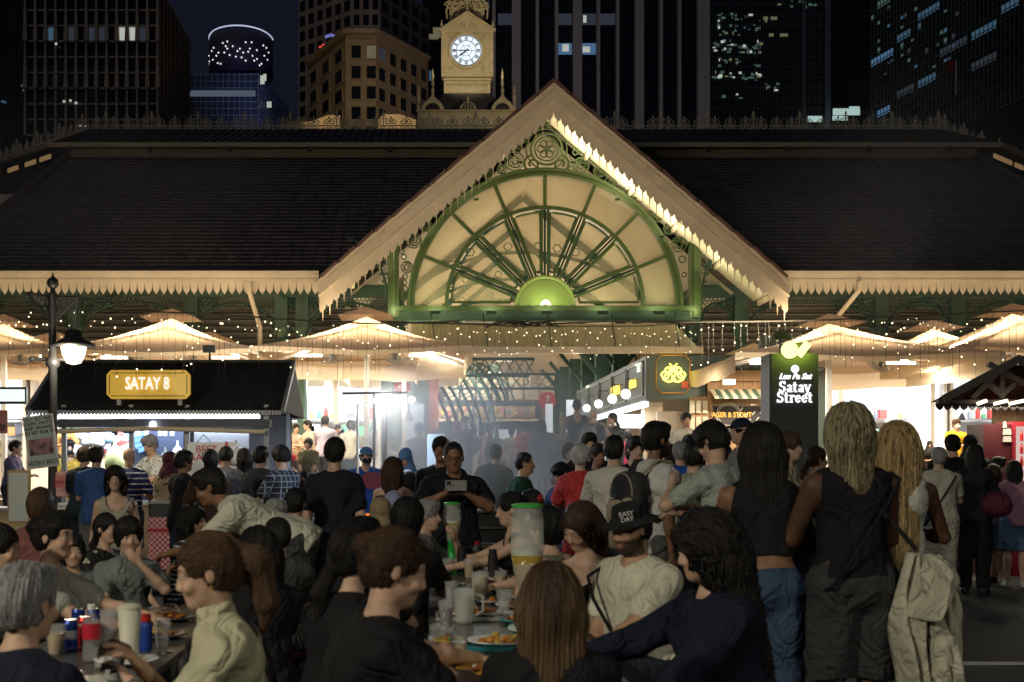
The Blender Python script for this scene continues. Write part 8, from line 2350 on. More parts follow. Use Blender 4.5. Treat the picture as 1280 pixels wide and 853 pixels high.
# -- things people carry
i_ = ph; hand = (i_['arms'][0][3] + i_['arms'][1][3]) / 2
t = thing('phone', 'grey phone held up in both hands by the man in black', 'phone', i_['W'](hand + V3(0, -.05, .03)))
c = t.location; g = MB(); g.box(c, (.165, .010, .080)); g.build('body', greym, t)
g = MB(); g.box(c + Vector((-.055, -.007, .018)), (.03, .004, .03)); g.ball(c + Vector((-.055, -.009, .02)), .007); g.build('camera_bump', black, t)
def pack(i_, lab, m1, m2, s_=1.):
 S = i_['s']; P0, u, Fw, X = i_['P0'], i_['u'], i_['Fw'], i_['X']
 t = thing('backpack', lab, 'backpack', i_['W'](P0 - Fw * .2)); T = i_['W']
 Rm = np.stack([X, -Fw, u], 1)
 def part(name, cx, cz, cy, rx, ry, rz_, m, v=.009, flat=True):
  q = Sdf()
  for sx in (-1, 1):
   o_ = P0 + X * (cx + sx * (rx - ry * .9)) * S - Fw * cy * S
   q.cone(o_ + u * (cz - rz_ * .7) * S, o_ + u * (cz + rz_ * .55) * S, ry * S, ry * .9 * S, .09)
  q.ell(P0 + u * cz * S + X * cx * S - Fw * (cy + .01) * S, V3(rx * .95, ry, rz_ * .95) * S, Rm, .05)
  q.disp = fold(.004, cx + cz)
  r = q.mesh(v); pts = r[0] @ i_['Rz'].T + i_['root'] - np.array(t.location)
  o = bpy.data.objects.new(name, np_mesh(name, pts, r[1], [m])); COL.objects.link(o); o.parent = t
 part('main_bag', 0, .28, .19, .140, .080, .165, m1); part('front_pocket', 0, .20, .245, .125, .045, .075, m2); part('base_panel', 0, .05, .20, .155, .080, .07, m2)
 for r1, r2, dz in ((.125, .150, .28), (.105, .060, .20)):
  g = MB(); g.tube([T(P0 + u * (dz + r2 * math.sin(a)) * S + X * r1 * math.cos(a) * S - Fw * (.262 if r2 > .1 else .290) * S) for a in [i * PI / 10 for i in range(0, 11)]], .005, 5); g.build('zip_line', m2 if r2 > .1 else m1, t)
 for q in (-1, 1):
  pts = [P0 + u * .42 * S + X * q * .07 * S - Fw * .15 * S, i_['N'] + u * .02 * S + X * q * .10 * S - Fw * .06 * S, i_['N'] + u * .015 * S + X * q * .11 * S + Fw * .03 * S, P0 + u * .36 * S + X * q * .125 * S + Fw * .125 * S, P0 + u * .22 * S + X * q * .16 * S + Fw * .06 * S, P0 + u * .14 * S + X * q * .14 * S - Fw * .12 * S]
  g = MB();
  for a, b in zip(pts[:-1], pts[1:]): g.beam(T(a), T(b), .055 * S, .016)
  g.build('shoulder_strap', m2 if q < 0 else m1, t)
pack(bp, 'black and beige backpack worn by the tall bearded man', mat('pack_black', (.02, .02, .022), .7), mat('pack_beige', (.34, .29, .20), .7))
pack(hb, 'grey backpack worn by the bald man in the entrance', mat('pack_grey', (.2, .2, .22), .7), mat('pack_grey2', (.14, .14, .16), .7))
i_ = w1; T = i_['W']; s = i_['s']
top_ = i_['P0'] + V3(-.20, .13, .14) * s
t = thing('jacket', 'pale grey jacket hanging from the bag strap of the tall woman with braids', 'jacket', T(top_))
jm = mat('jacket_cream', (.50, .48, .38), .85, noise=.15, bump=.15, bscale=200); wrinkle(jm)
def drape(nm, x0, w0, w1, L, y0, ph, nf, tilt, depth=.05):
 rows = []
 NV, NU = 26, 40
 for i in range(NV + 1):
  v = i / NV; row = []
  for j in range(NU + 1):
   uu = j / NU - .5; wd = w0 + (w1 - w0) * min(1, v * 1.9) ** .8
   LL = L * (1 + .16 * math.sin(uu * 5 + ph) + tilt * uu)
   fo_ = math.sin(uu * nf * 2 * PI + ph + 1.2 * math.sin(v * 3 + ph)) * depth * (.25 + v) + .02 * math.sin(uu * nf * 5 + v * 9)
   p = top_ + V3(x0 - uu * wd + .03 * math.sin(v * 4 + ph), y0 + fo_ + .10 * (1 - (2 * uu) ** 2) * min(1, v * 3), -v * LL) * s
   row.append(T(p))
  rows.append(row)
 g = MB(); g.sheet(rows); o = g.build(nm, jm, t, smooth=True); md = o.modifiers.new('thick', 'SOLIDIFY'); md.thickness = .006
drape('body_panel', -.03, .05, .20, .84, .0, .4, 2.6, .25); drape('front_panel', -.08, .04, .14, .66, .07, 2.0, 2.1, -.3, .04); drape('hood', -.04, .06, .15, .24, .10, 3.3, 1.6, .1, .06)
q = Sdf(); a_ = top_ + V3(-.03, .12, -.10) * s; b_ = a_ + V3(-.04, .03, -.26) * s; c_ = b_ + V3(.02, .01, -.28) * s
q.cone(a_, b_, .045 * s, .040 * s, .03); q.cone(b_, c_, .040 * s, .032 * s, .02); q.disp = lambda P: .006 * np.sin(P[..., 2] * 70 + 6 * np.sin(P[..., 0] * 30)); r = q.mesh(.006)
pts = r[0] @ i_['Rz'].T + i_['root'] - np.array(t.location); o = bpy.data.objects.new('sleeve', np_mesh('sleeve', pts, r[1], [jm])); COL.objects.link(o); o.parent = t
g = MB(); g.tube([T(top_ + V3(.0, .05, .02) * s), T(i_['N'] + V3(.06, .02, .02))], .012, 5); g.build('hook_strap', black, t)
for inf_, lab, c, off, r_ in ((PEOPLE[[p['ob']['label'] for p in PEOPLE].index('older man with grey hair, beige tshirt and cream shorts in the right queue')], 'dark navy shoulder bag on the hip of the older man in beige', (.02, .03, .05), (.20, .05, .05), (.11, .07, .13)),
       (PEOPLE[[p['ob']['label'] for p in PEOPLE].index('person with black hood and dark clothes in the right queue')], 'maroon bag carried by the hooded person in the right queue', (.10, .02, .04), (-.24, .05, .12), (.16, .10, .14)),
       (PEOPLE[[p['ob']['label'] for p in PEOPLE].index('woman in cream shirt with red tied ponytail eating at the left table')], 'blue backpack behind the woman in the cream shirt', (.02, .06, .22), (.0, .26, .02), (.14, .09, .20)),
       (PEOPLE[[p['ob']['label'] for p in PEOPLE].index('bearded man in black bucket hat and cream tshirt at the centre table')], 'small black sling bag on the belly of the bucket hat man', (.015, .015, .015), (.05, -.20, .10), (.09, .04, .06))):
 q = Sdf(); c0 = inf_['P0'] + V3(*off) * inf_['s']; q.ell(c0, V3(*r_) * inf_['s'], None, .02); q.ell(c0 - V3(0, 0, r_[2] * .3), V3(r_[0], r_[1], r_[2] * .7) * inf_['s'], None, .05); q.disp = fold(.005, 2)
 r = q.mesh(.010); pts = r[0] @ inf_['Rz'].T + inf_['root']
 me = np_mesh('bag', pts - np.array(inf_['W'](c0)), r[1], [cloth(c, .5)]); o = bpy.data.objects.new('bag', me); o.location = inf_['W'](c0); COL.objects.link(o); tag(o, lab, 'bag')
# == tables, benches and what stands on them
TZ = .74
tabm = mat('table_steel', (.16, .16, .15), .3, .4, noise=.2, nscale=10)
def long_table(x0, x1, y0, y1, lab):
 t = thing('dining_table', lab, 'table', ((x0 + x1) / 2, (y0 + y1) / 2, 0), 'long dining tables in the street')
 n = max(1, round((y1 - y0) / 1.2))
 g = MB(); g.bb(x0, x1, y0, y1, TZ - .03, TZ); g.build('tabletop', tabm, t)
 g = MB(); g.bb(x0 - .01, x1 + .01, y0 - .01, y0 + .02, TZ - .06, TZ + .004); g.build('edge_trim', steel, t)
 for x in (x0 + .08, x1 - .08):
  for y in [y0 + .1 + (y1 - y0 - .2) * i / n for i in range(n + 1)]:
   g = MB(); g.tube([(x, y, 0), (x, y, TZ - .03)], .018, 6); g.build('leg', greym, t)
 return t
long_table(-.02, .68, 4.15, 9.6, 'long steel table crowded with food and beer in the centre')
long_table(-1.66, -1.02, 4.1, 6.8, 'long steel table with cans and bottles at the left')
long_table(1.9, 2.5, 13.0, 14.6, 'small table among the standing people right of centre')
t = thing('step_shelf', 'dark slatted benches stacked in front of the hall steps beside the phone man', 'bench', (PX(620, 11), 11, 0))
for i, z in enumerate((.62, .78, .94, 1.08)):
 g = MB(); g.bb(PX(596, 11), PX(640, 11), 11, 11.35, z, z + .02); g.build('slat', mat('slat_tan', (.22, .19, .13), .5), t)
 g = MB(); g.bb(PX(597, 11), PX(639, 11), 11.04, 11.3, z - .12, z - .01); g.build('crate', mat('crate_dark', (.05, .06, .065), .6), t)
stoolm = mat('stool_plastic', (.30, .03, .03), .45)
def stool(x, y, lab, f0=0., m=None):
 t = thing('stool', lab, 'stool', (x, y, f0), 'stools at the long tables')
 g = MB(); g.lathe((x, y, f0), [(.16, .43), (.165, .455), (.14, .46)], 14); g.build('seat', m or stoolm, t)
 for a in range(4):
  dx, dy = .11 * math.cos(a * PI / 2 + .78), .11 * math.sin(a * PI / 2 + .78); g = MB(); g.tube([(x + dx, y + dy, f0 + .43), (x + dx * 1.4, y + dy * 1.4, f0)], .016, 5); g.build('leg', m or stoolm, t)
for i_ in PEOPLE:
 o = i_['ob']
 if o.get('group') == G_E or 'seated' in o['label']:
  p = i_['W'](i_['P0']); lab = o['label']; w_ = lab.split()
  stool(p.x, p.y, ('red plastic stool under the ' + ' '.join(lab.split()[:9]))[:110], float(i_['root'][2]))
gl = glassm('clear_glass', (.9, .9, .9), .05, .72, (.95, .97, .95))
plastic = glassm('clear_plastic', (.8, .8, .8), .12, .80, (.9, .9, .9))
def at(px, py, z=None):
 """point on the table top under a picture point"""
 z = TZ if z is None else z
 Y = F * (CAMZ - z) / (py - CY); return Vector((PX(px, Y), Y, z))
def onto(px, Y): return Vector((PX(px, Y), Y, TZ))
def can(p, body, lab, topc=(.6, .6, .62), h=.125, r=.030):
 t = thing('can', lab, 'drink can', p); g = MB(); g.lathe(p, [(r * .85, 0), (r, .01), (r, h - .012), (r * .82, h)], 16); g.build('body', body, t, smooth=False)
 g = MB(); g.lathe(p + Vector((0, 0, h)), [(r * .82, 0), (r * .80, .003)], 16); g.build('lid', steel, t); return t
def bandm(name, c1, c2, z0, z1, rough=.3, metal=.5):
 """printed can or bottle: one colour with a band of another at a given height on the object"""
 if name in MATS: return MATS[name]
 m = mat(name, c1, rough, metal); t = m.node_tree; b = t.nodes['Principled BSDF']; tc = t.nodes.new('ShaderNodeTexCoord'); s_ = t.nodes.new('ShaderNodeSeparateXYZ'); t.links.new(tc.outputs['Object'], s_.inputs[0])
 mx = t.nodes.new('ShaderNodeMix'); mx.data_type = 'RGBA'; mx.inputs[6].default_value = (*c1, 1); mx.inputs[7].default_value = (*c2, 1)
 a = t.nodes.new('ShaderNodeMath'); a.operation = 'GREATER_THAN'; a.inputs[1].default_value = z0; c = t.nodes.new('ShaderNodeMath'); c.operation = 'LESS_THAN'; c.inputs[1].default_value = z1; d = t.nodes.new('ShaderNodeMath'); d.operation = 'MULTIPLY'
 t.links.new(s_.outputs[2], a.inputs[0]); t.links.new(s_.outputs[2], c.inputs[0]); t.links.new(a.outputs[0], d.inputs[0]); t.links.new(c.outputs[0], d.inputs[1]); t.links.new(d.outputs[0], mx.inputs[0]); t.links.new(mx.outputs[2], b.inputs['Base Color']); return m
blue_can = bandm('can_blue_silver', (.02, .05, .28), (.45, .47, .50), .05, .085)
can(onto(88, 5.2), blue_can, 'blue and silver energy drink can nearest the grey haired man')
can(onto(98, 5.6), blue_can, 'blue and silver can behind the one nearest the grey haired man')
can(onto(117, 5.6), blue_can, 'blue and silver can right of two others at the left table')
can(onto(106, 5.3), bandm('can_red', (.45, .02, .03), (.5, .45, .4), .09, .10), 'red drink can between the blue cans and the red bottle')
t = thing('bottle', 'plastic bottle with red label and white cap at the left table', 'bottle', onto(114, 4.9)); p = t.location
g = MB(); g.lathe(p, [(.030, 0), (.034, .02), (.032, .08), (.034, .10), (.034, .15), (.014, .19), (.013, .205)], 16); g.build('body', plastic, t, smooth=True)
g = MB(); g.lathe(p, [(.0345, .09), (.0350, .10), (.0350, .145), (.0345, .15)], 16, cap=False); g.build('label_band', mat('lab_red', (.5, .02, .04), .4), t)
g = MB(); g.lathe(p, [(.015, .203), (.015, .222)], 10); g.build('cap', white, t)
def cup(p, lab, h=.12, r=.042, m=None, liquid=None, name='cup', lid=False):
 t = thing(name, lab, name, p); g = MB(); g.lathe(p, [(r * .72, 0.001), (r, h), (r * .97, h), (r * .70, .006)], 16, cap=False); g.lathe(p, [(.0005, .002), (r * .72, .001)], 16, cap=False); g.build('body', m or plastic, t, smooth=True)
 if liquid: g = MB(); g.lathe(p, [(r * .70, .008), (r * .88, h * .72)], 16); g.build('drink', liquid, t)
 if lid: g = MB(); g.lathe(p, [(r * 1.04, h), (r * 1.04, h + .008), (r * .7, h + .018), (.001, h + .018)], 16); g.build('lid', m or white, t)
 return t
beer = mat('beer', (.60, .36, .03), .15, emit=(.5, .28, .02), estr=.02); icew = mat('ice_drink', (.45, .47, .46), .3)
cup(onto(162, 4.95), 'tall cream paper cup with lid at the left table', .20, .046, mat('cup_cream', (.62, .60, .50), .5), lid=True)
cup(onto(143, 4.5), 'clear plastic cup in front of the red labelled bottle', .13, .042, liquid=icew)
cup(onto(70, 5.1), 'clear cup of yellow drink left of the blue cans', .12, .04, liquid=beer)
cup(onto(136, 5.4), 'clear plastic cup between the cans and the cream cup', .14, .04)
t = thing('bottle', 'small blue bottle with red cap right of the cream cup', 'bottle', onto(182, 5.2)); p = t.location
g = MB(); g.lathe(p, [(.024, 0), (.027, .01), (.027, .10), (.018, .12)], 14); g.build('body', mat('bot_blue', (.02, .06, .30), .3), t); g = MB(); g.lathe(p, [(.022, .12), (.022, .15)], 12); g.build('cap', mat('cap_red', (.5, .02, .02), .4), t)
def plate(p, r, lab, m=None, food=None, n=14, seed=1, ry=None, hgt=.02, cat='plate'):
 t = thing(cat.replace(' ', '_'), lab, cat, p); g = MB()
 g.lathe(p, [(.001, .004), (r * .68, .004), (r, .018), (r * 1.02, .022), (r * .99, .024), (r * .66, .010), (.001, .010)], 22, cap=False)
 if ry: g.v = [(x, p.y + (y - p.y) * ry, z) for x, y, z in g.v]
 g.build('dish', m or white, t, smooth=True)
 rr = random.Random(seed)
 if food:
  for i in range(n):
   a, q = rr.uniform(0, 2 * PI), r * .62 * math.sqrt(rr.random()); c = p + Vector((q * math.cos(a), q * math.sin(a) * (ry or 1), .014 + rr.uniform(0, hgt)))
   m_ = rr.choice(food); g = MB(); g.ball(c, rr.uniform(.010, .018), 7, 5, (1.3, 1, .7)); g.v = [(x + rr.uniform(-.002, .002), y + rr.uniform(-.002, .002), z + rr.uniform(-.002, .002)) for x, y, z in g.v]; g.build('food_piece', m_, t)
 return t
f_brown = mat('food_brown', (.25, .10, .03), .4, noise=.4, nscale=60); f_orange = mat('food_orange', (.5, .18, .03), .4, noise=.4, nscale=60); f_yel = mat('food_yellow', (.55, .38, .08), .5, noise=.3, nscale=60); f_white = mat('food_rice', (.6, .57, .48), .6, noise=.2, nscale=90); f_green = mat('food_green', (.12, .22, .05), .5)
trayo = mat('tray_orange', (.60, .26, .02), .4); trayt = mat('tray_teal', (.02, .20, .22), .4); traygreen = mat('tray_green', (.05, .35, .05), .4)
def tray(p, w_, d_, m, lab):
 t = thing('tray', lab, 'tray', p); g = MB(); g.bb(p.x - w_ / 2, p.x + w_ / 2, p.y - d_ / 2, p.y + d_ / 2, TZ + .001, TZ + .008); g.build('base', m, t)
 g = MB()
 for a in ((-1, 0), (1, 0), (0, -1), (0, 1)):
  if a[0]: g.bb(p.x + a[0] * w_ / 2 - .006, p.x + a[0] * w_ / 2 + .006, p.y - d_ / 2, p.y + d_ / 2, TZ + .004, TZ + .022)
  else: g.bb(p.x - w_ / 2, p.x + w_ / 2, p.y + a[1] * d_ / 2 - .006, p.y + a[1] * d_ / 2 + .006, TZ + .004, TZ + .022)
 g.build('rim', m, t); return t
up8 = Vector((0, 0, .009))
tray(Vector((.24, 4.55, TZ)), .40, .30, trayo, 'orange tray nearest the viewer on the centre table')
tray(Vector((.30, 5.30, TZ)), .42, .28, trayt, 'teal tray of food in the middle of the centre table')
tray(Vector((.24, 6.3, TZ)), .44, .28, mat('tray_grey', (.35, .35, .33), .4), 'grey tray with plates farther along the centre table')
tray(Vector((.38, 7.3, TZ)), .42, .28, mat('tray_grey'), 'grey tray at the far half of the centre table')
plate(Vector((.20, 4.56, TZ)) + up8, .12, 'yellow plate of food on the orange tray', mat('plate_yel', (.65, .40, .05), .4), [f_brown, f_orange, f_white], 16, 2)
plate(Vector((.36, 4.95, TZ)), .09, 'white bowl of pale dip on the centre table', None, [f_white], 8, 3, cat='bowl')
plate(Vector((.28, 5.32, TZ)) + up8, .14, 'plate of fried noodles on the teal tray', None, [f_yel, f_yel, f_orange], 34, 4)
plate(Vector((.48, 5.75, TZ)), .14, 'white plate of yellow rice near the beer tower', None, [f_yel, f_yel, f_white], 30, 5)
plate(Vector((.20, 6.32, TZ)) + up8, .15, 'oval plate of satay sticks on the grey tray', None, [f_brown, f_orange], 26, 6, .7)
plate(Vector((.46, 6.75, TZ)), .13, 'plate of grilled meat beyond the grey tray', None, [f_brown, f_orange, f_brown], 20, 7)
plate(Vector((.34, 7.32, TZ)) + up8, .13, 'plate of mixed food on the far grey tray', None, [f_brown, f_white, f_green], 20, 8)
plate(Vector((.18, 7.8, TZ)), .13, 'small plate of greens and rice on the centre table', None, [f_green, f_white], 14, 9)
plate(Vector((.46, 8.3, TZ)), .13, 'white plate at the far end of the centre table', None, [f_white, f_brown], 10, 10)
plate(Vector((-1.36, 4.50, TZ)), .13, 'plate of orange fried pieces at the left table near the viewer', mat('foil', (.5, .5, .5), .25, .8), [f_orange, f_brown], 26, 11)
plate(Vector((-1.22, 5.6, TZ)), .15, 'foil dish of fried noodles at the left table', mat('foil'), [f_orange, f_yel], 34, 12)
plate(Vector((-1.28, 6.2, TZ)), .13, 'foil dish of satay at the middle of the left table', mat('foil'), [f_brown, f_orange], 26, 13)
plate(Vector((-1.16, 4.85, TZ)), .12, 'white plate with a fork at the left table', None, [f_white], 8, 14)
plate(Vector((-1.50, 6.4, TZ)), .12, 'white plate at the far half of the left table', None, [f_brown, f_yel], 14, 15)
g = MB()
rr = random.Random(4)
for k, (cx_, cy_) in enumerate(((.20, 6.32), (.46, 6.75), (-1.28, 6.2))):
 for i in range(9):
  a = rr.uniform(-.5, .5); p = Vector((cx_ + (i - 4) * .016, cy_, TZ + .05)); g = MB(); g.tube([p - Vector((math.sin(a) * .05, .06, 0)), p + Vector((math.sin(a) * .1, .14, .012))], .0025, 4); tag(g.build('satay_stick', mat('stick_wood', (.5, .36, .18), .6)), 'bamboo satay skewer lying on ' + ('the oval plate in the centre', 'the grilled meat plate', 'the foil dish at the left table')[k], 'skewer', 'bamboo satay skewers on plates')
def tower_(p, h, r, lab, lvl, stand_m, base_h=.10):
 t = thing('beer_tower', lab, 'beer tower', p);
 g = MB(); g.lathe(p, [(.09, 0), (.085, .015), (.035, .03), (.028, base_h), (.04, base_h + .02)], 18); g.build('stand', stand_m, t, smooth=True)
 b = p + Vector((0, 0, base_h + .02)); g = MB(); g.lathe(b, [(.035, 0), (r * .8, h * .25), (r, h * .55), (r * .96, h * .85), (r * .86, h)], 20, cap=False); g.build('tank', gl, t, smooth=True)
 g = MB(); g.lathe(b, [(.032, .004), (r * .77, h * .25), (r * .96, h * min(.55, lvl)), (r * .94, h * lvl)], 20); g.build('beer', mat('beer_dim', (.34, .24, .04), .2), t, smooth=True)
 g = MB(); g.lathe(b, [(r * .94, h * lvl), (r * .93, h * (lvl + .07))], 20); g.build('foam', mat('foam', (.5, .5, .46), .7), t)
 g = MB(); g.lathe(b + Vector((0, 0, h)), [(r * .90, 0), (r * .92, .012), (r * .6, .018)], 20); g.build('lid', mat('lid_green', (.06, .45, .06), .3), t)
 g = MB(); g.tube([b + Vector((0, -.03, .01)), b + Vector((0, -.10, .005))], .010, 8); g.tube([b + Vector((0, -.09, .03)), b + Vector((0, -.09, -.03))], .006, 6); g.build('tap', steel, t)
grn = mat('tower_green', (.02, .38, .06), .3)
tower_(Vector((PX(565, 9.1), 9.1, TZ)), .25, .065, 'beer tower half full with green stand in front of the phone man', .48, grn, .20)
tower_(Vector((PX(659, 5.9), 5.9, TZ)), .40, .078, 'frosty beer tower with green lid before the woman with dyed hair', .45, grn, .14)
t = thing('flask', 'dark grey flask with red lid and red base in the centre', 'flask', onto(595, 9.3)); p = t.location
g = MB(); g.lathe(p, [(.040, 0), (.042, .005), (.042, .155), (.030, .17)], 18); g.build('body', bandm('flask_grey', (.10, .11, .115), (.35, .04, .05), -.01, .045, .5, .1), t); g = MB(); g.lathe(p, [(.031, .168), (.033, .172), (.033, .20)], 16); g.build('lid', mat('lid_red', (.35, .03, .05), .4), t)
for px, Y, lab in ((577, 8.7, 'black slim flask left of the grey flask'), (616, 8.4, 'tall black pepper mill shaped bottle right of the grey flask')):
 t = thing('flask', lab, 'flask', onto(px, Y)); g = MB(); g.lathe(t.location, [(.03, 0), (.032, .01), (.032, .16), (.026, .17), (.026, .20)], 14); g.build('body', black, t)
cup(onto(626, 7.8), 'cup of yellow beer in the centre, right of the flasks', .11, .042, liquid=beer)
cup(onto(630, 6.6), 'empty clear cup behind the frosty beer tower', .11, .042)
cup(onto(587, 8.9), 'white cup with red print beside the flask', .10, .04, mat('cup_print', (.6, .4, .3), .5))
cup(onto(560, 8.8), 'greenish drink in a clear cup left of the beer tower', .11, .045, liquid=mat('green_tea', (.18, .20, .08), .3))
t = thing('jug', 'clear plastic water jug with handle nearest in the centre', 'jug', onto(580, 6.1)); p = t.location
g = MB(); g.lathe(p, [(.040, .002), (.045, .01), (.052, .16), (.054, .165), (.050, .165), (.042, .012)], 18, cap=False); g.build('body', gl, t, smooth=True); g = MB(); g.lathe(p, [(.040, .01), (.047, .10)], 16); g.build('water', plastic, t)
g = MB(); g.tube([p + Vector((.05, 0, .14)), p + Vector((.09, 0, .13)), p + Vector((.09, 0, .06)), p + Vector((.045, 0, .03))], .006, 6); g.build('handle', gl, t)
t = thing('jug', 'clear plastic jug of beer behind the nearest jug', 'jug', onto(600, 7.1)); p = t.location
g = MB(); g.lathe(p, [(.040, .002), (.052, .16), (.050, .16), (.042, .012)], 18, cap=False); g.build('body', gl, t, smooth=True); g = MB(); g.lathe(p, [(.040, .01), (.048, .13)], 16); g.build('beer', beer, t)
for i, (px, Y, lab) in enumerate(((560, 6.6, 'crumpled clear wrapper by the elbow of the woman in black'), (552, 5.6, 'crumpled clear wrapper nearest on the centre table'), (176, 5.7, 'crumpled foil at the left table'))):
 g = MB(); r_ = random.Random(i); g.ball(onto(px, Y) + Vector((0, 0, .03)), .055, 9, 6, (1, 1, .55)); g.v = [(x + r_.uniform(-.012, .012), y + r_.uniform(-.012, .012), z + r_.uniform(-.008, .012)) for x, y, z in g.v]
 tag(g.build('crumpled_wrapper', plastic if i < 2 else mat('foil')), lab, 'wrapper')
for i, (x, y, a) in enumerate(((.30, 4.5, .6), (-1.16, 4.85, .4), (-1.45, 5.0, 1.0))):
 g = MB(); d = Vector((math.cos(a), math.sin(a), 0)); p = Vector((x, y, TZ + .035)); g.tube([p, p + d * .13], .003, 5); g.ball(p + d * .15, .018, 8, 5, (1.3, 1, .3)); tag(g.build('spoon', steel), ('metal spoon on the orange tray', 'spoon on the white plate at the left table', 'spoon lying at the left table near the foil')[i], 'spoon')
g = MB(); p = Vector((-1.30, 4.3, TZ + .005)); g.sheet([[p, p + Vector((.16, .02, .003))], [p + Vector((-.03, .16, .006)), p + Vector((.14, .18, .0))]]); tag(g.build('napkin', mat('napkin', (.6, .6, .58), .8)), 'white paper napkin near the clear cup at the left table', 'napkin')
g = MB(); qq = [q for q in PEOPLE if 'cream shirt with red' in q['ob']['label']][0]; p = qq['W']((qq['arms'][0][3] + qq['arms'][1][3]) / 2) + Vector((-.08, -.05, .07))
g.sheet([[p + Vector((.0, 0, 0)), p + Vector((.04, .0, .025)), p + Vector((.09, .02, .0))], [p + Vector((-.01, .03, -.01)), p + Vector((.04, .04, .02)), p + Vector((.09, .05, -.02))], [p + Vector((-.02, .05, -.05)), p + Vector((.03, .07, -.02)), p + Vector((.08, .07, -.05))]]);
tag(g.build('paper_napkin', mat('napkin'), smooth=True), 'white paper held in the hands of the woman in the cream shirt', 'napkin')
t = thing('grill', 'steel satay grill bench with glowing coals and a white splash board', 'grill', (PX(490, 13.6), 13.6, 0))
xa, xb = PX(432, 13.4), PX(545, 13.4)
g = MB(); g.bb(xa, xb, 13.3, 13.9, .80, .95); g.build('grill_box', steel, t)
g = MB(); g.bb(xa + .1, xb - .1, 13.38, 13.8, .95, .965); g.build('coals', emis('coals', (1, .22, .03), 1.2), t)
for x in (xa + .05, xb - .05):
 for y in (13.35, 13.85): g = MB(); g.tube([(x, y, 0), (x, y, .8)], .02, 6); g.build('leg', greym, t)
g = MB(); g.bb(PX(534, 13.5), PX(556, 13.5), 13.45, 13.48, .95, PZ(543, 13.5)); g.build('splash_board', mat('board_paper', (.55, .62, .68), .5), t)
g = MB(); c = PT(466, 612, 12.4)
for i in range(9):
 a = R(20 + i * 17); a2 = R(20 + (i + .85) * 17); g.prism([(c.x, c.z), (c.x + .17 * math.cos(a), c.z + .17 * math.sin(a)), (c.x + .17 * math.cos(a2), c.z + .17 * math.sin(a2))], c.y - .002 * i, c.y - .002 * i + .003)
tag(g.build('hand_fan', mat('fan_red', (.25, .03, .04), .5)), 'dark red folding fan held up beside the cook in blue', 'fan')
for px, py, Y, pw in ((455, 520, 13.0, 55), (505, 515, 13.0, 55), (620, 500, 16, 90)):
 pass
t = thing('work_lamp', 'cold white work lamp on a thin pole over the grill', 'lamp', (PX(447, 12.9), 12.9, 0))
g = MB(); g.tube([(PX(447, 12.9), 12.9, 0), (PX(447, 12.9), 12.9, 2.1), (PX(470, 12.9), 12.9, 2.15)], .012, 6); g.build('pole', white, t)
g = MB(); g.bb(PX(462, 12.9), PX(480, 12.9), 12.85, 12.95, 2.12, 2.15); g.build('tube_light', emis('worktube', (.7, .85, 1), 6), t)
light('AREA', 'work_light', (PX(475, 12.9), 13.2, 2.1), 42, (.62, .78, 1.0), .6, rot=(R(-15), 0, 0))
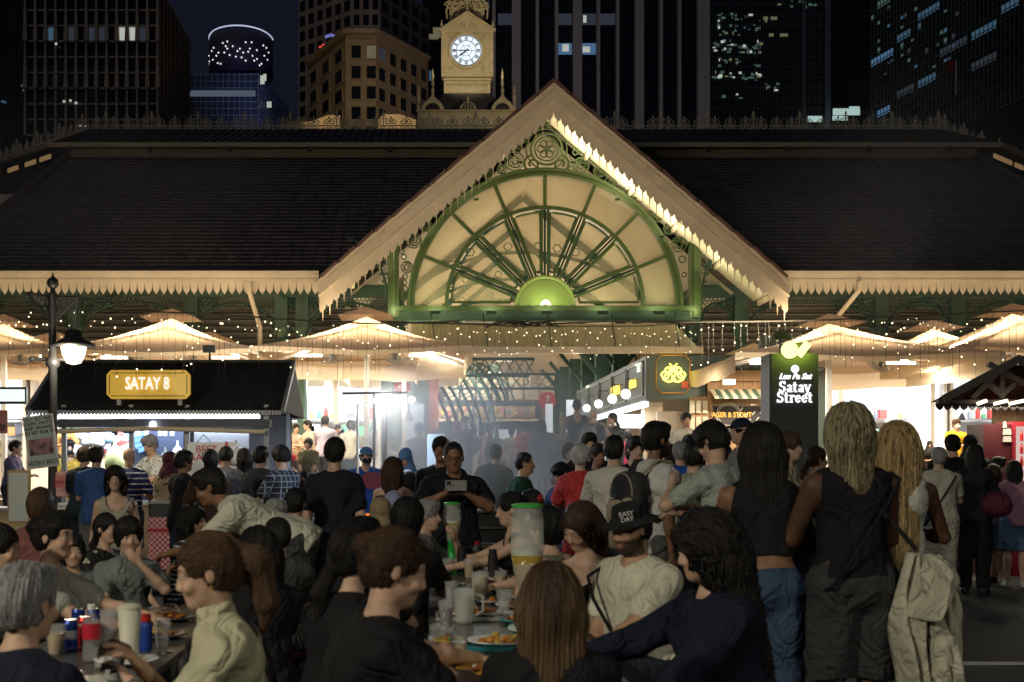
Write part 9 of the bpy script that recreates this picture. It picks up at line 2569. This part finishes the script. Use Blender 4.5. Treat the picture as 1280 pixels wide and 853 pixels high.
def smoke(name, lab, c, d, dens, sc, seed, col=(.75, .85, 1.0)):
 g = MB(); n = 14
 g.ball(c, 1, 16, 10, d); o = g.build(name, None); tag(o, lab, None, None, 'stuff')
 m = bpy.data.materials.new(name); m.use_nodes = True; t = m.node_tree; t.nodes.clear()
 v = t.nodes.new('ShaderNodeVolumePrincipled'); v.inputs['Color'].default_value = (*col, 1); v.inputs['Anisotropy'].default_value = .2
 tc = t.nodes.new('ShaderNodeTexCoord'); nz = t.nodes.new('ShaderNodeTexNoise'); nz.inputs['Scale'].default_value = sc; nz.inputs['Detail'].default_value = 3; nz.noise_dimensions = '4D'; nz.inputs['W'].default_value = seed
 t.links.new(tc.outputs['Object'], nz.inputs['Vector'])
 mr = t.nodes.new('ShaderNodeMapRange'); mr.inputs[1].default_value = .38; mr.inputs[2].default_value = .72; mr.inputs[3].default_value = 0; mr.inputs[4].default_value = dens
 t.links.new(nz.outputs[0], mr.inputs[0])
 sp = t.nodes.new('ShaderNodeVectorMath'); sp.operation = 'SUBTRACT'; sp.inputs[1].default_value = c; t.links.new(tc.outputs['Object'], sp.inputs[0])
 dv = t.nodes.new('ShaderNodeVectorMath'); dv.operation = 'DIVIDE'; dv.inputs[1].default_value = d; t.links.new(sp.outputs[0], dv.inputs[0])
 ln = t.nodes.new('ShaderNodeVectorMath'); ln.operation = 'LENGTH'; t.links.new(dv.outputs[0], ln.inputs[0])
 fr = t.nodes.new('ShaderNodeMapRange'); fr.inputs[1].default_value = .35; fr.inputs[2].default_value = 1; fr.inputs[3].default_value = 1; fr.inputs[4].default_value = 0; t.links.new(ln.outputs['Value'], fr.inputs[0])
 mu = t.nodes.new('ShaderNodeMath'); mu.operation = 'MULTIPLY'; t.links.new(mr.outputs[0], mu.inputs[0]); t.links.new(fr.outputs[0], mu.inputs[1]); t.links.new(mu.outputs[0], v.inputs['Density'])
 oo = t.nodes.new('ShaderNodeOutputMaterial'); t.links.new(v.outputs[0], oo.inputs['Volume']); o.data.materials.append(m); return o
smoke('smoke', 'bluish grill smoke drifting from the cooks into the entrance', (PX(585, 18.5), 18.5, 1.8), (2.4, 4.4, 1.45), 1.15, .6, 1.0)
light('AREA', 'smoke_side_lamp', (PX(560, 20), 21.5, 3.6), 60, (.6, .76, 1.0), 1.0)
smoke('smoke', 'thin smoke drifting up over the roof at left', (PX(90, 27), 27.2, 7.6), (5.5, 1.8, 3.2), .035, .22, 2.0, (.8, .85, 1))
smoke('smoke', 'thin smoke drifting up over the roof at right', (PX(1120, 27), 27.2, 7.4), (6.0, 1.8, 3.0), .055, .25, 3.0, (.8, .85, 1))
rq = random.Random(12)
for i, (x, y) in enumerate(((.10, 4.9), (.52, 5.2), (.06, 5.9), (.58, 6.3), (.10, 7.0), (.56, 7.4), (.24, 8.5), (.5, 9.0), (.1, 9.1), (-1.5, 4.6), (-1.12, 5.3), (-1.5, 5.9), (-1.15, 6.6))):
 cup(Vector((x, y, TZ)), 'clear tumbler on the %s table, %s' % ('centre' if x > 0 else 'left', ('by the front bowl', 'beside the teal tray', 'left edge before the grey tray', 'right edge by the grey tray', 'left of the far grey tray', 'right of the far grey tray', 'near the far beer tower', 'at the far right corner', 'at the far left corner', 'at its near left edge', 'right of the fried noodles', 'at its far left edge', 'at its far right corner')[i]), rq.uniform(.09, .13), .036, liquid=rq.choice([None, icew, beer, mat('cola', (.06, .02, .01), .2)]))
for i, (x, y) in enumerate(((.44, 4.6), (.08, 5.4), (.40, 6.1), (.30, 6.95), (.08, 7.5), (.4, 7.9), (.3, 8.9))):
 plate(Vector((x, y, TZ)), .085, 'small side plate on the centre table, ' + ('right of the orange tray', 'left of the teal tray', 'between the rice and the satay', 'before the far grey tray', 'left edge past the tumbler', 'past the far grey tray', 'near the far end')[i], mat('plate_mix%d' % (i % 3), [(.65, .65, .62), (.5, .35, .08), (.1, .3, .32)][i % 3], .4), [f_brown, f_orange, f_white, f_green], 10, 30 + i)
